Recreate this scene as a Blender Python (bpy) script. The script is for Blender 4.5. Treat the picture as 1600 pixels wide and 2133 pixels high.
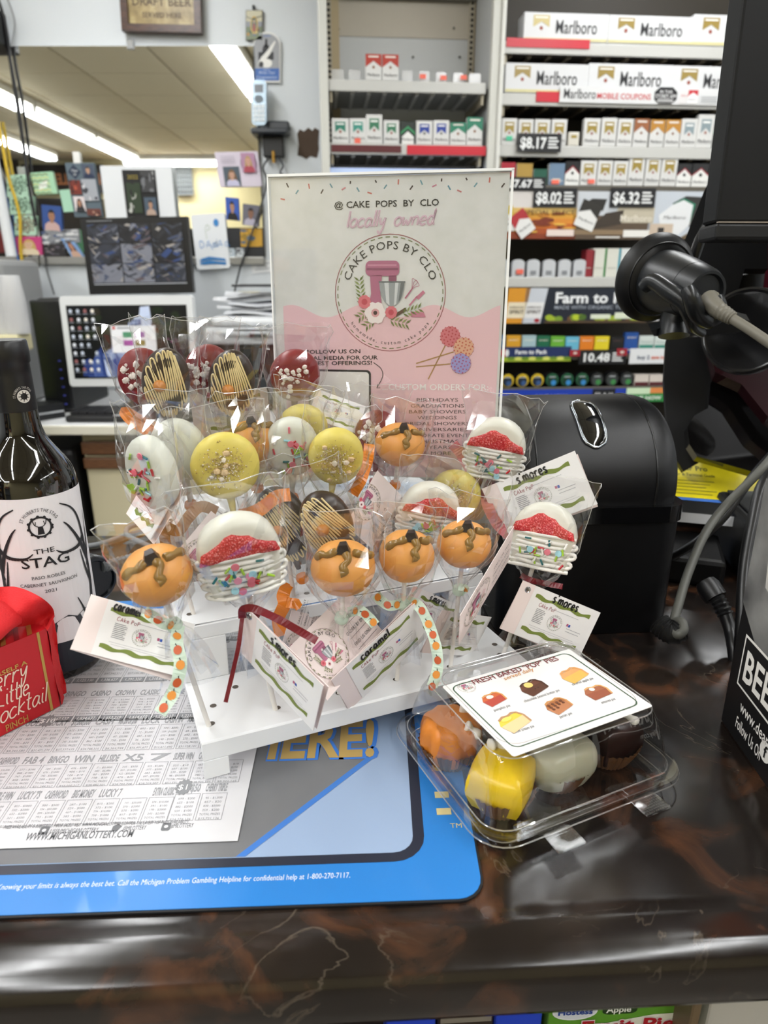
import bpy, bmesh, math, random
from mathutils import Vector as V, Matrix as MX, Quaternion
import numpy as np
R = math.radians; PI = math.pi
for o_ in list(bpy.data.objects): bpy.data.objects.remove(o_)
SC = bpy.context.scene; COL = SC.collection
rnd = random.Random(7)
# ---------------------------------------------------------------- camera, world, exposure
CZ, C = 1.37, 1.02            # eye height, counter height (metres)
FPX = 1418.0; PITCH = R(19)
cam = bpy.data.cameras.new('camera'); camo = bpy.data.objects.new('camera', cam); COL.objects.link(camo)
camo.location = (0, 0, CZ); camo.rotation_euler = (PI/2 - PITCH, 0, 0)
cam.sensor_fit = 'VERTICAL'; cam.sensor_height = 9.63; cam.sensor_width = 9.63; cam.lens = 9.63*FPX/2133
cam.clip_start = .01; cam.clip_end = 60
cam.dof.use_dof = True; cam.dof.focus_distance = .56; cam.dof.aperture_fstop = 2.0
SC.camera = camo
wd = bpy.data.worlds.new('world'); SC.world = wd; wd.use_nodes = True
wd.node_tree.nodes['Background'].inputs[0].default_value = (.9, .95, 1, 1)
wd.node_tree.nodes['Background'].inputs[1].default_value = .25
SC.view_settings.view_transform = 'Standard'; SC.view_settings.look = 'None'
SC.view_settings.gamma = 1; SC.view_settings.use_curve_mapping = False
SC.view_settings.exposure = 0.0
LAMP_W = 11.3; TUBE = 12.0
try:
    SC.cycles.transparent_max_bounces = 48; SC.cycles.max_bounces = 10
    SC.cycles.sample_clamp_indirect = 6
except Exception: pass
# ---------------------------------------------------------------- pixel -> place
cp, sp = math.cos(PITCH), math.sin(PITCH)
def ray(px, py):
    x = (px-800)/FPX; y = (1066.5-py)/FPX
    return V((x, cp+y*sp, -sp+y*cp))
def aY(px, py, Y):
    d = ray(px, py); t = Y/d.y; return V((d.x*t, Y, CZ+d.z*t))
def aZ(px, py, Z=C):
    d = ray(px, py); t = (Z-CZ)/d.z; return V((d.x*t, d.y*t, Z))
def aD(px, py, dep): return V((0, 0, CZ))+ray(px, py)*dep
def aP(px, py, o, n):
    d = ray(px, py); e = V((0, 0, CZ)); t = (V(o)-e).dot(n)/d.dot(n); return e+d*t
def frame(o, ux, uy):
    ux = V(ux).normalized(); uy = V(uy); uy = (uy-ux*uy.dot(ux)).normalized(); n = ux.cross(uy)
    m = MX((ux, uy, n)).transposed().to_4x4(); m.translation = V(o); return m
def yawm(o, deg): return MX.Translation(V(o)) @ MX.Rotation(R(deg), 4, 'Z')
def pose(px4, w, h, dep, sg=1):
    """frame of a card from its corners in the picture (TL, TR, BR, BL): lies at depth dep, tilted so that it is a true w:h rectangle; origin at its centre"""
    P = [V((x-800, 1066.5-y, 0))*dep/FPX for x, y in px4]
    a = ((P[1]-P[0])+(P[2]-P[3]))/2; b = ((P[0]-P[3])+(P[1]-P[2]))/2; A, B, D = a.dot(a), b.dot(b), a.dot(b)
    qa, qb, qc = w*w*h*h, -(A*h*h+B*w*w), A*B-D*D; s2 = (-qb+math.sqrt(max(0, qb*qb-4*qa*qc)))/(2*qa)
    p = math.sqrt(max(0, s2*w*w-A))*sg; q = math.sqrt(max(0, s2*h*h-B)); q = -math.copysign(q, D*sg) if abs(D) > 1e-12 else q
    w3 = lambda c, f: V((c.x, c.y*sp+f*cp, c.y*cp-f*sp)); c_ = sum(px4[i][0] for i in range(4))/4, sum(px4[i][1] for i in range(4))/4
    return frame(aD(c_[0], c_[1], dep), w3(a, p), w3(b, q)), math.sqrt(s2)
# ---------------------------------------------------------------- materials
def lin(c):
    if isinstance(c, str): c = tuple(int(c[i:i+2], 16) for i in (0, 2, 4))
    f = lambda v: (v/255/12.92 if v <= 10 else ((v/255+.055)/1.055)**2.4)
    return (f(c[0]), f(c[1]), f(c[2]), 1)
MC = {}
def M(hexc, rough=.5, metal=0, spec=.5, coat=0, emit=0, bump=0, bscale=200, var=0, sss=0):
    k = (hexc, rough, metal, spec, coat, emit, bump, bscale, var, sss)
    if k in MC: return MC[k]
    m = bpy.data.materials.new('m_'+str(hexc)); m.use_nodes = True; nt = m.node_tree; b = nt.nodes['Principled BSDF']
    c = lin(hexc)
    b.inputs['Base Color'].default_value = c; b.inputs['Roughness'].default_value = rough
    b.inputs['Metallic'].default_value = metal; b.inputs['Specular IOR Level'].default_value = spec
    b.inputs['Coat Weight'].default_value = coat; b.inputs['Coat Roughness'].default_value = .05
    if sss: b.inputs['Subsurface Weight'].default_value = sss; b.inputs['Subsurface Scale'].default_value = .004
    if emit: b.inputs['Emission Color'].default_value = c; b.inputs['Emission Strength'].default_value = emit
    if bump or var:
        tc = nt.nodes.new('ShaderNodeTexCoord'); nz = nt.nodes.new('ShaderNodeTexNoise'); nz.inputs['Scale'].default_value = bscale
        nz.inputs['Detail'].default_value = 4; nt.links.new(tc.outputs['Object'], nz.inputs['Vector'])
        if bump:
            bp = nt.nodes.new('ShaderNodeBump'); bp.inputs['Strength'].default_value = bump; bp.inputs['Distance'].default_value = .002
            nt.links.new(nz.outputs['Fac'], bp.inputs['Height']); nt.links.new(bp.outputs[0], b.inputs['Normal'])
        if var:
            rp = nt.nodes.new('ShaderNodeMix'); rp.data_type = 'RGBA'
            rp.inputs[6].default_value = tuple(max(0, q*(1-var)) for q in c[:3])+(1,); rp.inputs[7].default_value = tuple(min(1, q*(1+var)) for q in c[:3])+(1,)
            nt.links.new(nz.outputs['Fac'], rp.inputs[0]); nt.links.new(rp.outputs[2], b.inputs['Base Color'])
    MC[k] = m; return m
def clear(name, tint=(1, 1, 1), base=.04, edge=.5, rough=.06, haze=0.0, blend=.35):
    """thin clear film: see-through plus a glossy sheen that grows at grazing angles"""
    if name in MC: return MC[name]
    m = bpy.data.materials.new(name); m.use_nodes = True; nt = m.node_tree; nt.nodes.clear()
    out = nt.nodes.new('ShaderNodeOutputMaterial'); tr = nt.nodes.new('ShaderNodeBsdfTransparent'); tr.inputs[0].default_value = tint+(1,)
    gl = nt.nodes.new('ShaderNodeBsdfGlossy'); gl.inputs['Roughness'].default_value = rough
    lw = nt.nodes.new('ShaderNodeLayerWeight'); lw.inputs[0].default_value = blend
    mr = nt.nodes.new('ShaderNodeMapRange'); mr.inputs[3].default_value = base; mr.inputs[4].default_value = edge
    nt.links.new(lw.outputs['Facing'], mr.inputs[0])
    mx = nt.nodes.new('ShaderNodeMixShader'); nt.links.new(mr.outputs[0], mx.inputs[0]); nt.links.new(tr.outputs[0], mx.inputs[1]); nt.links.new(gl.outputs[0], mx.inputs[2])
    last = mx
    if haze:
        df = nt.nodes.new('ShaderNodeBsdfDiffuse'); df.inputs[0].default_value = (.9, .9, .9, 1)
        m2 = nt.nodes.new('ShaderNodeMixShader'); m2.inputs[0].default_value = haze
        nt.links.new(mx.outputs[0], m2.inputs[1]); nt.links.new(df.outputs[0], m2.inputs[2]); last = m2
    nt.links.new(last.outputs[0], out.inputs[0]); MC[name] = m; return m
def ramp_mat(name, coord, scale, stops, rough=.4, detail=6, dist=0, spec=.5, stretch=(1, 1, 1), bump=0):
    m = bpy.data.materials.new(name); m.use_nodes = True; nt = m.node_tree; b = nt.nodes['Principled BSDF']
    tc = nt.nodes.new('ShaderNodeTexCoord'); mp = nt.nodes.new('ShaderNodeMapping'); mp.inputs['Scale'].default_value = stretch
    nz = nt.nodes.new('ShaderNodeTexNoise'); nz.inputs['Scale'].default_value = scale; nz.inputs['Detail'].default_value = detail; nz.inputs['Distortion'].default_value = dist
    cr = nt.nodes.new('ShaderNodeValToRGB'); e = cr.color_ramp.elements
    while len(e) > 1: e.remove(e[-1])
    e[0].position = stops[0][0]; e[0].color = lin(stops[0][1])
    for p_, c_ in stops[1:]:
        q = e.new(p_); q.color = lin(c_)
    nt.links.new(tc.outputs[coord], mp.inputs[0]); nt.links.new(mp.outputs[0], nz.inputs['Vector']); nt.links.new(nz.outputs['Fac'], cr.inputs[0]); nt.links.new(cr.outputs[0], b.inputs['Base Color'])
    b.inputs['Roughness'].default_value = rough; b.inputs['Specular IOR Level'].default_value = spec
    if bump:
        bp = nt.nodes.new('ShaderNodeBump'); bp.inputs['Strength'].default_value = bump; bp.inputs['Distance'].default_value = .001
        nt.links.new(nz.outputs['Fac'], bp.inputs['Height']); nt.links.new(bp.outputs[0], b.inputs['Normal'])
    return m
def marble():
    m = bpy.data.materials.new('marble_laminate'); m.use_nodes = True; nt = m.node_tree; b = nt.nodes['Principled BSDF']; L = nt.links.new; N = nt.nodes.new
    tc = N('ShaderNodeTexCoord')
    def noise(s, d, dis, off):
        mp = N('ShaderNodeMapping'); mp.inputs['Location'].default_value = off; L(tc.outputs['Object'], mp.inputs[0])
        n = N('ShaderNodeTexNoise'); n.inputs['Scale'].default_value = s; n.inputs['Detail'].default_value = d; n.inputs['Distortion'].default_value = dis; L(mp.outputs[0], n.inputs['Vector']); return n
    def ramp(src, stops):
        r = N('ShaderNodeValToRGB'); e = r.color_ramp.elements; e[0].position, e[0].color = stops[0]; e[1].position, e[1].color = stops[-1]
        for p_, c_ in stops[1:-1]: e.new(p_).color = c_
        L(src, r.inputs[0]); return r
    w = (1, 1, 1, 1); k = (0, 0, 0, 1)
    basec = ramp(noise(9, 6, .6, (1, 2, 0)).outputs['Fac'], [(.3, lin('120e0d')), (.5, lin('1d1714')), (.7, lin('2c231d'))])
    rust = ramp(noise(17, 8, 1.0, (4.3, 1.1, 2)).outputs['Fac'], [(.53, k), (.72, w)])
    vein = ramp(noise(10, 9, 1.6, (7.7, .3, 5)).outputs['Fac'], [(.491, k), (.5, w), (.509, k)])
    mask = ramp(noise(6, 3, .3, (2.2, 9, 1)).outputs['Fac'], [(.5, k), (.66, w)])
    m1 = N('ShaderNodeMix'); m1.data_type = 'RGBA'; L(rust.outputs[0], m1.inputs[0]); L(basec.outputs[0], m1.inputs[6]); m1.inputs[7].default_value = lin('593824')
    mm = N('ShaderNodeMath'); mm.operation = 'MULTIPLY'; L(vein.outputs[0], mm.inputs[0]); L(mask.outputs[0], mm.inputs[1])
    m3 = N('ShaderNodeMath'); m3.operation = 'MULTIPLY'; L(mm.outputs[0], m3.inputs[0]); m3.inputs[1].default_value = .5
    m2 = N('ShaderNodeMix'); m2.data_type = 'RGBA'; L(m3.outputs[0], m2.inputs[0]); L(m1.outputs[2], m2.inputs[6]); m2.inputs[7].default_value = lin('75695a')
    L(m2.outputs[2], b.inputs['Base Color'])
    rr = N('ShaderNodeMapRange'); rr.inputs[3].default_value = .11; rr.inputs[4].default_value = .24; L(noise(60, 4, 0, (0, 0, 0)).outputs['Fac'], rr.inputs[0]); L(rr.outputs[0], b.inputs['Roughness'])
    b.inputs['Specular IOR Level'].default_value = .5
    return m
# ---------------------------------------------------------------- geometry collector
GL = {}
def glyph(ch, bold=0):
    if (ch, bold) in GL: return GL[ch, bold]
    def width(s, bold=0):
        cu = bpy.data.curves.new('t', 'FONT'); cu.body = s; cu.resolution_u = 2; cu.offset = bold; o = bpy.data.objects.new('t', cu)
        me = bpy.data.meshes.new_from_object(o)
        vs = [(v.co.x, v.co.y) for v in me.vertices]; fs = [tuple(p.vertices) for p in me.polygons]
        bpy.data.objects.remove(o); bpy.data.curves.remove(cu); bpy.data.meshes.remove(me); return vs, fs
    if ch == ' ': GL[ch, bold] = ([], [], .3); return GL[ch, bold]
    vs, fs = width(ch, bold); v2, _ = width('I'+ch+'I'); v1, _ = width('II')
    mx = lambda q: max(p[0] for p in q)
    GL[ch, bold] = (vs, fs, mx(v2)-mx(v1)); return GL[ch, bold]
def inst(me, name, parent, Xw):
    """a part that shares mesh data, placed in the world"""
    o = bpy.data.objects.new(name, me); COL.objects.link(o); o.parent = parent; WL[o.name] = WL[parent.name]
    o.matrix_local = MX.Translation(-WL[parent.name]) @ Xw; return o
class G:
    def __init__(s, X=None): s.v = []; s.f = []; s.mi = []; s.ms = []; s.X = X or MX(); s.m = None; s.sm = []; s.smooth = False
    def mat(s, m): s.m = m; return s
    def _idx(s):
        if s.m not in s.ms: s.ms.append(s.m)
        return s.ms.index(s.m)
    def add(s, vs, fs, X=None):
        n = len(s.v); T = s.X @ X if X is not None else s.X; i = s._idx()
        s.v += [tuple(T @ V(p)) for p in vs]
        for f in fs: s.f.append(tuple(q+n for q in f)); s.mi.append(i); s.sm.append(s.smooth)
        return s
    def bm(s, b, X=None):
        b.verts.index_update(); s.add([v.co[:] for v in b.verts], [[v.index for v in f.verts] for f in b.faces], X); b.free(); return s
    def box(s, a, b, bev=0, seg=2, X=None):
        lo = [min(a[i], b[i]) for i in range(3)]; hi = [max(a[i], b[i]) for i in range(3)]
        if not bev:
            x0, y0, z0 = lo; x1, y1, z1 = hi
            return s.add([(x0, y0, z0), (x1, y0, z0), (x1, y1, z0), (x0, y1, z0), (x0, y0, z1), (x1, y0, z1), (x1, y1, z1), (x0, y1, z1)],
                  [(0, 3, 2, 1), (4, 5, 6, 7), (0, 1, 5, 4), (1, 2, 6, 5), (2, 3, 7, 6), (3, 0, 4, 7)], X)
        b_ = bmesh.new(); bmesh.ops.create_cube(b_, size=1)
        for v in b_.verts: v.co = V([(lo[i]+hi[i])/2+v.co[i]*(hi[i]-lo[i]) for i in range(3)])
        bmesh.ops.bevel(b_, geom=list(b_.edges), offset=bev, segments=seg, affect='EDGES', profile=.5)
        return s.bm(b_, X)
    def poly(s, pts, h=0, X=None): return s.add([(p[0], p[1], h) for p in pts], [tuple(range(len(pts)))], X)
    def rect(s, x0, y0, x1, y1, h=0, X=None): return s.poly([(x0, y0), (x1, y0), (x1, y1), (x0, y1)], h, X)
    def disc(s, x, y, r, h=0, n=16, ry=None, X=None): return s.poly([(x+r*math.cos(2*PI*i/n), y+(ry or r)*math.sin(2*PI*i/n)) for i in range(n)], h, X)
    def ring(s, x, y, r, w, h=0, n=40, a0=0, a1=2*PI, X=None):
        vs = []; fs = []
        for i in range(n+1):
            a = a0+(a1-a0)*i/n
            vs += [(x+(r-w/2)*math.cos(a), y+(r-w/2)*math.sin(a), h), (x+(r+w/2)*math.cos(a), y+(r+w/2)*math.sin(a), h)]
        for i in range(n): fs.append((2*i, 2*i+1, 2*i+3, 2*i+2))
        return s.add(vs, fs, X)
    def rrect(s, x0, y0, x1, y1, r, h=0, n=5, X=None): return s.poly(rr(x0, y0, x1, y1, r, n), h, X)
    def prism(s, pts, z0, z1, X=None, cap=True):
        n = len(pts); vs = [(p[0], p[1], z0) for p in pts]+[(p[0], p[1], z1) for p in pts]
        fs = [(i, (i+1) % n, (i+1) % n+n, i+n) for i in range(n)]
        if cap: fs += [tuple(range(n))[::-1], tuple(range(n, 2*n))]
        return s.add(vs, fs, X)
    def loft(s, rings, close=True, cap0=False, cap1=False, X=None):
        n = len(rings[0]); vs = [p for r_ in rings for p in r_]; fs = []
        for j in range(len(rings)-1):
            for i in range(n if close else n-1):
                k = (i+1) % n; fs.append((j*n+i, j*n+k, (j+1)*n+k, (j+1)*n+i))
        if cap0: fs.append(tuple(range(n))[::-1])
        if cap1: fs.append(tuple(range((len(rings)-1)*n, len(rings)*n)))
        return s.add(vs, fs, X)
    def lathe(s, prof, n=24, X=None):
        """prof: (radius, z) from bottom to top"""
        return s.loft([[(r*math.cos(2*PI*i/n), r*math.sin(2*PI*i/n), z) for i in range(n)] for r, z in prof], True, prof[0][0] > 1e-6, prof[-1][0] > 1e-6, X)
    def tube(s, pts, r, n=8, cap=True, X=None):
        pts = [V(p) for p in pts]; rs = r if isinstance(r, (list, tuple)) else [r]*len(pts); rings = []; up = None
        for i, p in enumerate(pts):
            t = (pts[min(i+1, len(pts)-1)]-pts[max(i-1, 0)]); t = t.normalized() if t.length > 1e-9 else V((0, 0, 1))
            if up is None: up = t.orthogonal().normalized()
            up = (up-t*up.dot(t)); up = up.normalized() if up.length > 1e-6 else t.orthogonal().normalized(); sd = t.cross(up)
            rings.append([tuple(p+(up*math.cos(2*PI*k/n)+sd*math.sin(2*PI*k/n))*rs[i]) for k in range(n)])
        return s.loft(rings, True, cap, cap, X)
    def ribbon(s, pts, w, side, th=.0003, X=None):
        """flat band along pts; side = width direction (vector or list)"""
        vs = []; fs = []
        for i, p in enumerate(pts):
            sd = V(side[i] if isinstance(side, list) else side).normalized()*(w[i] if isinstance(w, list) else w)/2
            vs += [tuple(V(p)-sd), tuple(V(p)+sd)]
        for i in range(len(pts)-1): fs.append((2*i, 2*i+1, 2*i+3, 2*i+2))
        return s.add(vs, fs, X)
    def line(s, pts, w, h=0, X=None):
        """flat stroke in the local xy plane"""
        vs = []; fs = []; n = len(pts)
        for i in range(n):
            a = pts[max(i-1, 0)]; b = pts[min(i+1, n-1)]; dx, dy = b[0]-a[0], b[1]-a[1]; l = math.hypot(dx, dy) or 1
            nx, ny = -dy/l*w/2, dx/l*w/2; vs += [(pts[i][0]+nx, pts[i][1]+ny, h), (pts[i][0]-nx, pts[i][1]-ny, h)]
        for i in range(n-1): fs.append((2*i, 2*i+1, 2*i+3, 2*i+2))
        return s.add(vs, fs, X)
    def outline(s, x0, y0, x1, y1, w, h=0, X=None):
        s.rect(x0, y0, x1, y0+w, h, X); s.rect(x0, y1-w, x1, y1, h, X); s.rect(x0, y0+w, x0+w, y1-w, h, X); return s.rect(x1-w, y0+w, x1, y1-w, h, X)
    def text(s, t, x, y, size, h=0, align='l', sx=1, bold=0, shear=0, space=0, width=None, arc=None, X=None):
        """lettering; width squeezes the line to that width; arc=(cx, cy, r, a_mid, dir) bends it round a circle"""
        adv = [glyph(c)[2]+space for c in t]; tot = sum(adv)-space
        if width: sx = width/(tot*size)
        W = tot*size*sx; x0 = x-(W/2 if align == 'c' else W if align == 'r' else 0)
        cx = 0
        for c, a in zip(t, adv):
            vs, fs, aw = glyph(c, bold)
            for ox, oy in ((0, 0),):
                if arc:
                    ax, ay, r, am, dr = arc; mid = (cx+aw/2)*size*sx-W/2; an = am-dr*mid/r; ca, sa = math.cos(an), math.sin(an); pts = []
                    for px, py in vs:
                        lx = ((px-aw/2)+ox)*size*sx; ly = (py+oy)*size
                        if dr > 0: pts.append((ax+ca*(r+ly)+sa*lx, ay+sa*(r+ly)-ca*lx, h))
                        else: pts.append((ax+ca*(r-ly)-sa*lx, ay+sa*(r-ly)+ca*lx, h))
                else: pts = [(x0+(cx+px+ox+shear*py)*size*sx, y+(py+oy)*size, h) for px, py in vs]
                if pts: s.add(pts, fs, X)
            cx += a
        return s
    def hand(s, t, x, y, size, w, h=0, space=.25, shear=0, X=None, sx=1):
        cx = x
        for ch in t:
            if ch == ' ': cx += size*.5*sx; continue
            wd, st = STK[ch]
            for pl in st:
                s.line([(cx+(a+shear*b)*size*sx, y+b*size) for a, b, _ in spl([V((a, b, 0)) for a, b in pl], 4)], w, h, X)
            cx += (wd+space)*size*sx
        return cx
    def mesh(s, name, ang=None):
        me = bpy.data.meshes.new(name); me.from_pydata(s.v, [], s.f)
        for m in s.ms: me.materials.append(m)
        me.polygons.foreach_set('material_index', s.mi)
        if ang: me.polygons.foreach_set('use_smooth', [True]*len(s.f)); me.set_sharp_from_angle(angle=R(ang))
        me.update(); return me
    def build(s, name, parent=None, label=None, cat=None, group=None, kind=None, ang=None, base=None):
        me = bpy.data.meshes.new(name); a = np.array(s.v)
        if parent is None:
            o_ = V(base) if base is not None else V(((a[:, 0].min()+a[:, 0].max())/2, (a[:, 1].min()+a[:, 1].max())/2, a[:, 2].min()))
        else: o_ = WL[parent.name]
        me.from_pydata((a-np.array(o_)).tolist(), [], s.f)
        for m in s.ms: me.materials.append(m)
        me.polygons.foreach_set('material_index', s.mi)
        if ang is not None:
            me.polygons.foreach_set('use_smooth', [True]*len(s.f)); me.set_sharp_from_angle(angle=R(ang))
        elif any(s.sm): me.polygons.foreach_set('use_smooth', s.sm)
        me.update(); ob = bpy.data.objects.new(name, me); COL.objects.link(ob)
        if parent is None: ob.location = o_
        else: ob.parent = parent
        WL[ob.name] = o_
        tag(ob, label, cat, group, kind); return ob
WL = {}
def tag(o, label=None, cat=None, group=None, kind=None):
    if label: o['label'] = label
    if cat: o['category'] = cat
    if group: o['group'] = group
    if kind: o['kind'] = kind
    return o
def thing(name, loc, label, cat, group=None):
    o = bpy.data.objects.new(name, None); COL.objects.link(o); o.location = loc; o.empty_display_size = .02; WL[o.name] = V(loc); return tag(o, label, cat, group)
def rr(x0, y0, x1, y1, r, n=5):
    p = []
    for cx, cy, a in ((x1-r, y1-r, 0), (x0+r, y1-r, 90), (x0+r, y0+r, 180), (x1-r, y0+r, 270)):
        for i in range(n+1): t = R(a+90*i/n); p.append((cx+r*math.cos(t), cy+r*math.sin(t)))
    return p
def spl(pts, k=6):
    """smooth path through the points"""
    P = [V(p) for p in pts]
    if len(P) < 3: return P
    out = []
    for i in range(len(P)-1):
        a, b, c, d = P[max(i-1, 0)], P[i], P[i+1], P[min(i+2, len(P)-1)]
        for j in range(k):
            t = j/k; out.append(.5*((2*b)+(c-a)*t+(2*a-5*b+4*c-d)*t*t+(3*b-a-3*c+d)*t**3))
    out.append(P[-1]); return out
def copy_child(ch, parent):
    c = ch.copy(); COL.objects.link(c); c.parent = parent; WL[c.name] = WL[parent.name]; return c
def waves(x0, x1, y, amp, n, ph=0, k=40): return [(x0+(x1-x0)*i/k, y+amp*math.sin(2*PI*n*i/k+ph)) for i in range(k+1)]
ORD = ['first', 'second', 'third', 'fourth', 'fifth', 'sixth', 'seventh', 'eighth', 'ninth', 'tenth', 'eleventh', 'twelfth', 'thirteenth', 'fourteenth', 'fifteenth', 'sixteenth', 'seventeenth', 'eighteenth']
O_ = lambda *p: [p]
STK = {  # pen strokes of hand lettering: (width, [polyline, ...]) with x-height 1
 'c': (.8, [[(.75, .85), (.4, 1), (.05, .6), (.15, .1), (.5, 0), (.8, .2)]]),
 'a': (.9, [[(.75, .85), (.35, 1), (.02, .5), (.25, 0), (.6, .25), (.75, .9), (.72, .3), (.95, .02)]]),
 'r': (.7, [[(.1, 1), (.12, 0)], [(.12, .6), (.35, .95), (.7, .9)]]),
 'm': (1.3, [[(.08, 1), (.1, 0)], [(.1, .6), (.35, 1), (.6, .8), (.62, 0)], [(.62, .6), (.9, 1), (1.15, .8), (1.2, 0)]]),
 'e': (.8, [[(.05, .5), (.7, .6), (.55, .98), (.2, .9), (.05, .4), (.3, 0), (.75, .15)]]),
 'l': (.25, [[(.12, 1.9), (.12, .9), (.14, 0)]]),
 's': (.7, [[(.65, .9), (.35, 1), (.1, .75), (.55, .4), (.5, .05), (.05, .1)]]),
 'S': (.9, [[(.85, 1.4), (.45, 1.6), (.1, 1.2), (.7, .6), (.6, .05), (.05, .15)]]),
 "'": (.2, [[(.15, 1.7), (.1, 1.35)]]), '!': (.3, [[(.15, 1.7), (.12, .4)], [(.12, .1), (.13, 0)]]),
 'o': (.85, [[(.45, 1), (.08, .7), (.1, .2), (.45, 0), (.8, .35), (.75, .85), (.4, 1)]]),
 'R': (1, [[(.1, 1.6), (.1, 0)], [(.1, 1.55), (.7, 1.5), (.7, 1), (.12, .8)], [(.35, .8), (.9, 0)]]),
 'p': (.85, [[(.1, 1), (.1, -.7)], [(.1, .7), (.45, 1), (.8, .6), (.5, .05), (.12, .15)]]),
 'b': (.85, [[(.1, 1.8), (.1, 0)], [(.1, .6), (.5, 1), (.8, .5), (.5, 0), (.12, .1)]]),
 'y': (.8, [[(.05, 1), (.2, .35), (.45, .3), (.7, 1)], [(.7, 1), (.6, -.3), (.3, -.85), (.02, -.5)]]),
 'w': (1.1, [[(.05, 1), (.2, .05), (.5, .6), (.75, .05), (1.05, 1)]]),
 'n': (.85, [[(.1, 1), (.1, 0)], [(.1, .6), (.4, 1), (.7, .8), (.75, 0)]]),
 'd': (.9, [[(.7, .85), (.3, 1), (.05, .45), (.3, 0), (.65, .3), (.75, 1.8), (.72, .3), (.95, .02)]]),
 'i': (.3, [[(.1, 1), (.12, .2), (.3, 0)], [(.12, 1.4), (.13, 1.5)]]),
 't': (.6, [[(.25, 1.7), (.25, .2), (.55, .05)], [(0, 1.05), (.55, 1.1)]]),
 'k': (.8, [[(.1, 1.8), (.1, 0)], [(.7, 1), (.15, .5), (.75, 0)]]),
 'h': (.85, [[(.1, 1.8), (.1, 0)], [(.1, .6), (.4, 1), (.7, .7), (.75, 0)]]),
 'M': (1.5, [[(.0, 0), (.3, 1.7), (.6, .3), (1, 1.75), (1.25, .1), (1.5, .1)]]),
 'L': (1.2, [[(.7, 1.5), (.5, 1.8), (.3, 1.2), (.3, .3), (.05, .05), (.5, .15), (1.1, .0)]]),
 'C': (1.1, [[(.9, 1.4), (.7, 1.75), (.2, 1.3), (.1, .4), (.45, 0), (1.05, .25)]]),
 'P': (1, [[(.3, 1.6), (.15, 0)], [(.05, 1.4), (.6, 1.7), (.9, 1.2), (.25, .7)]]),
 'D': (1, [[(.1, 1.5), (.1, 0), (.6, .1), (.85, .8), (.5, 1.5), (.05, 1.5)]]), 'A': (1, [[(0, 0), (.45, 1.5), (.85, 0)], [(.2, .5), (.7, .5)]]),
}
# ---------------------------------------------------------------- the room
WHITE = M('d9dee2', .5, bump=.06, bscale=120); CREAM = M('d8cfae', .5); BLK = M('0d0d0e', .45); BLKG = M('08080a', .12, coat=.4); GREY = M('8c8f92', .45)
PAPER = M('e9e6e3', .6); INK = M('1a1a1c', .6); STEEL = M('b9bcc0', .25, metal=1); DKG = M('2c2d30', .45); LWHITE = M('f2f2f2', .4)
YB, CEIL = 2.95, 2.75          # mirror wall, ceiling
XL, XR, YF = -6.0, 4.2, -3.5
def slab(name, a, b, m, kind='structure', label=None):
    return G().mat(m).box(a, b).build(name, label=label, kind=kind)
slab('floor', (XL, YF, -.05), (XR, YB+.1, 0), ramp_mat('vinyl', 'Object', 6, [(.3, '6d675f'), (.7, '8b857b')], .35))
slab('wall_back', (XL, YB, 0), (XR, YB+.1, CEIL+.1), WHITE)
slab('wall_left', (XL-.1, YF, 0), (XL, YB, CEIL+.1), WHITE)
slab('wall_right', (XR, YF, 0), (XR+.1, YB, CEIL+.1), WHITE)
slab('wall_front', (XL, YF-.1, 0), (XR, YF, CEIL+.1), M('dccf9f', .6))
ceil_ = slab('ceiling', (XL, YF, CEIL), (XR, YB, CEIL+.1), M('857c66', .8))
tm = [M(c, .85, bump=.25, bscale=90) for c in ('e0d5b8', 'dacfb0', 'e4dabd')]
tmesh = None; k_ = 0
for i in range(11):
    for j in range(10):
        x = -4.9+i*.62; y = -3.1+j*.62
        g = G().mat(tm[(i*7+j*3) % 3]); g.box((x-.302, y-.302, CEIL-.012), (x+.302, y+.302, CEIL-.001))
        if tmesh is None: tmesh = {}
        k_ = (i*7+j*3) % 3
        if k_ not in tmesh:
            o = g.build('ceiling_tile', ceil_); me = o.data; cx = V((x, y, CEIL)); tmesh[k_] = (me, cx)
        else:
            o = bpy.data.objects.new('ceiling_tile', tmesh[k_][0]); COL.objects.link(o); o.parent = ceil_; o.location = V((x, y, CEIL))-tmesh[k_][1]; WL[o.name] = WL[ceil_.name]
TUBM = M('fbfdff', .4, emit=TUBE)
def fixture(x, y, label, rot=0):
    t = thing('fluorescent_fixture', (x, y, CEIL-.1), label, 'ceiling light', 'fluorescent tube fixtures on the ceiling')
    X = MX.Translation((x, y, CEIL-.1)) @ MX.Rotation(rot, 4, 'Z')
    G(X).mat(M('d8d6cc', .4)).box((-.07, -.61, .035), (.07, .61, .085), .006).build('housing', t)
    for s in (-.035, .035):
        G(X).mat(TUBM).tube([(s, -.59, .012), (s, .59, .012)], .015, 10).build('tube', t)
    G(X).mat(M('e8e8e4', .4)).box((-.06, -.612, -.008), (.06, -.594, .04)).box((-.06, .594, -.008), (.06, .612, .04)).build('lamp_holder', t)
    la = bpy.data.lights.new('lamp', 'AREA'); la.shape = 'RECTANGLE'; la.size = .12; la.size_y = 1.18; la.energy = LAMP_W; la.color = (.97, .985, 1)
    lo = bpy.data.objects.new('lamp', la); COL.objects.link(lo); lo.parent = t; lo.location = (0, 0, -.012); lo.rotation_euler = (0, 0, rot)
    return t
rows = [(-2.9, (-2.3, -1.05, .2, 1.45), 'over the left aisle'), (-.95, (-1.82, -.57, .68, 1.93), 'left of the counter'), (1.0, (-1.82, -.57, .68, 1.93), 'right of the counter'), (2.9, (-1.05, .2, 1.45), 'by the right wall')]
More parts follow.
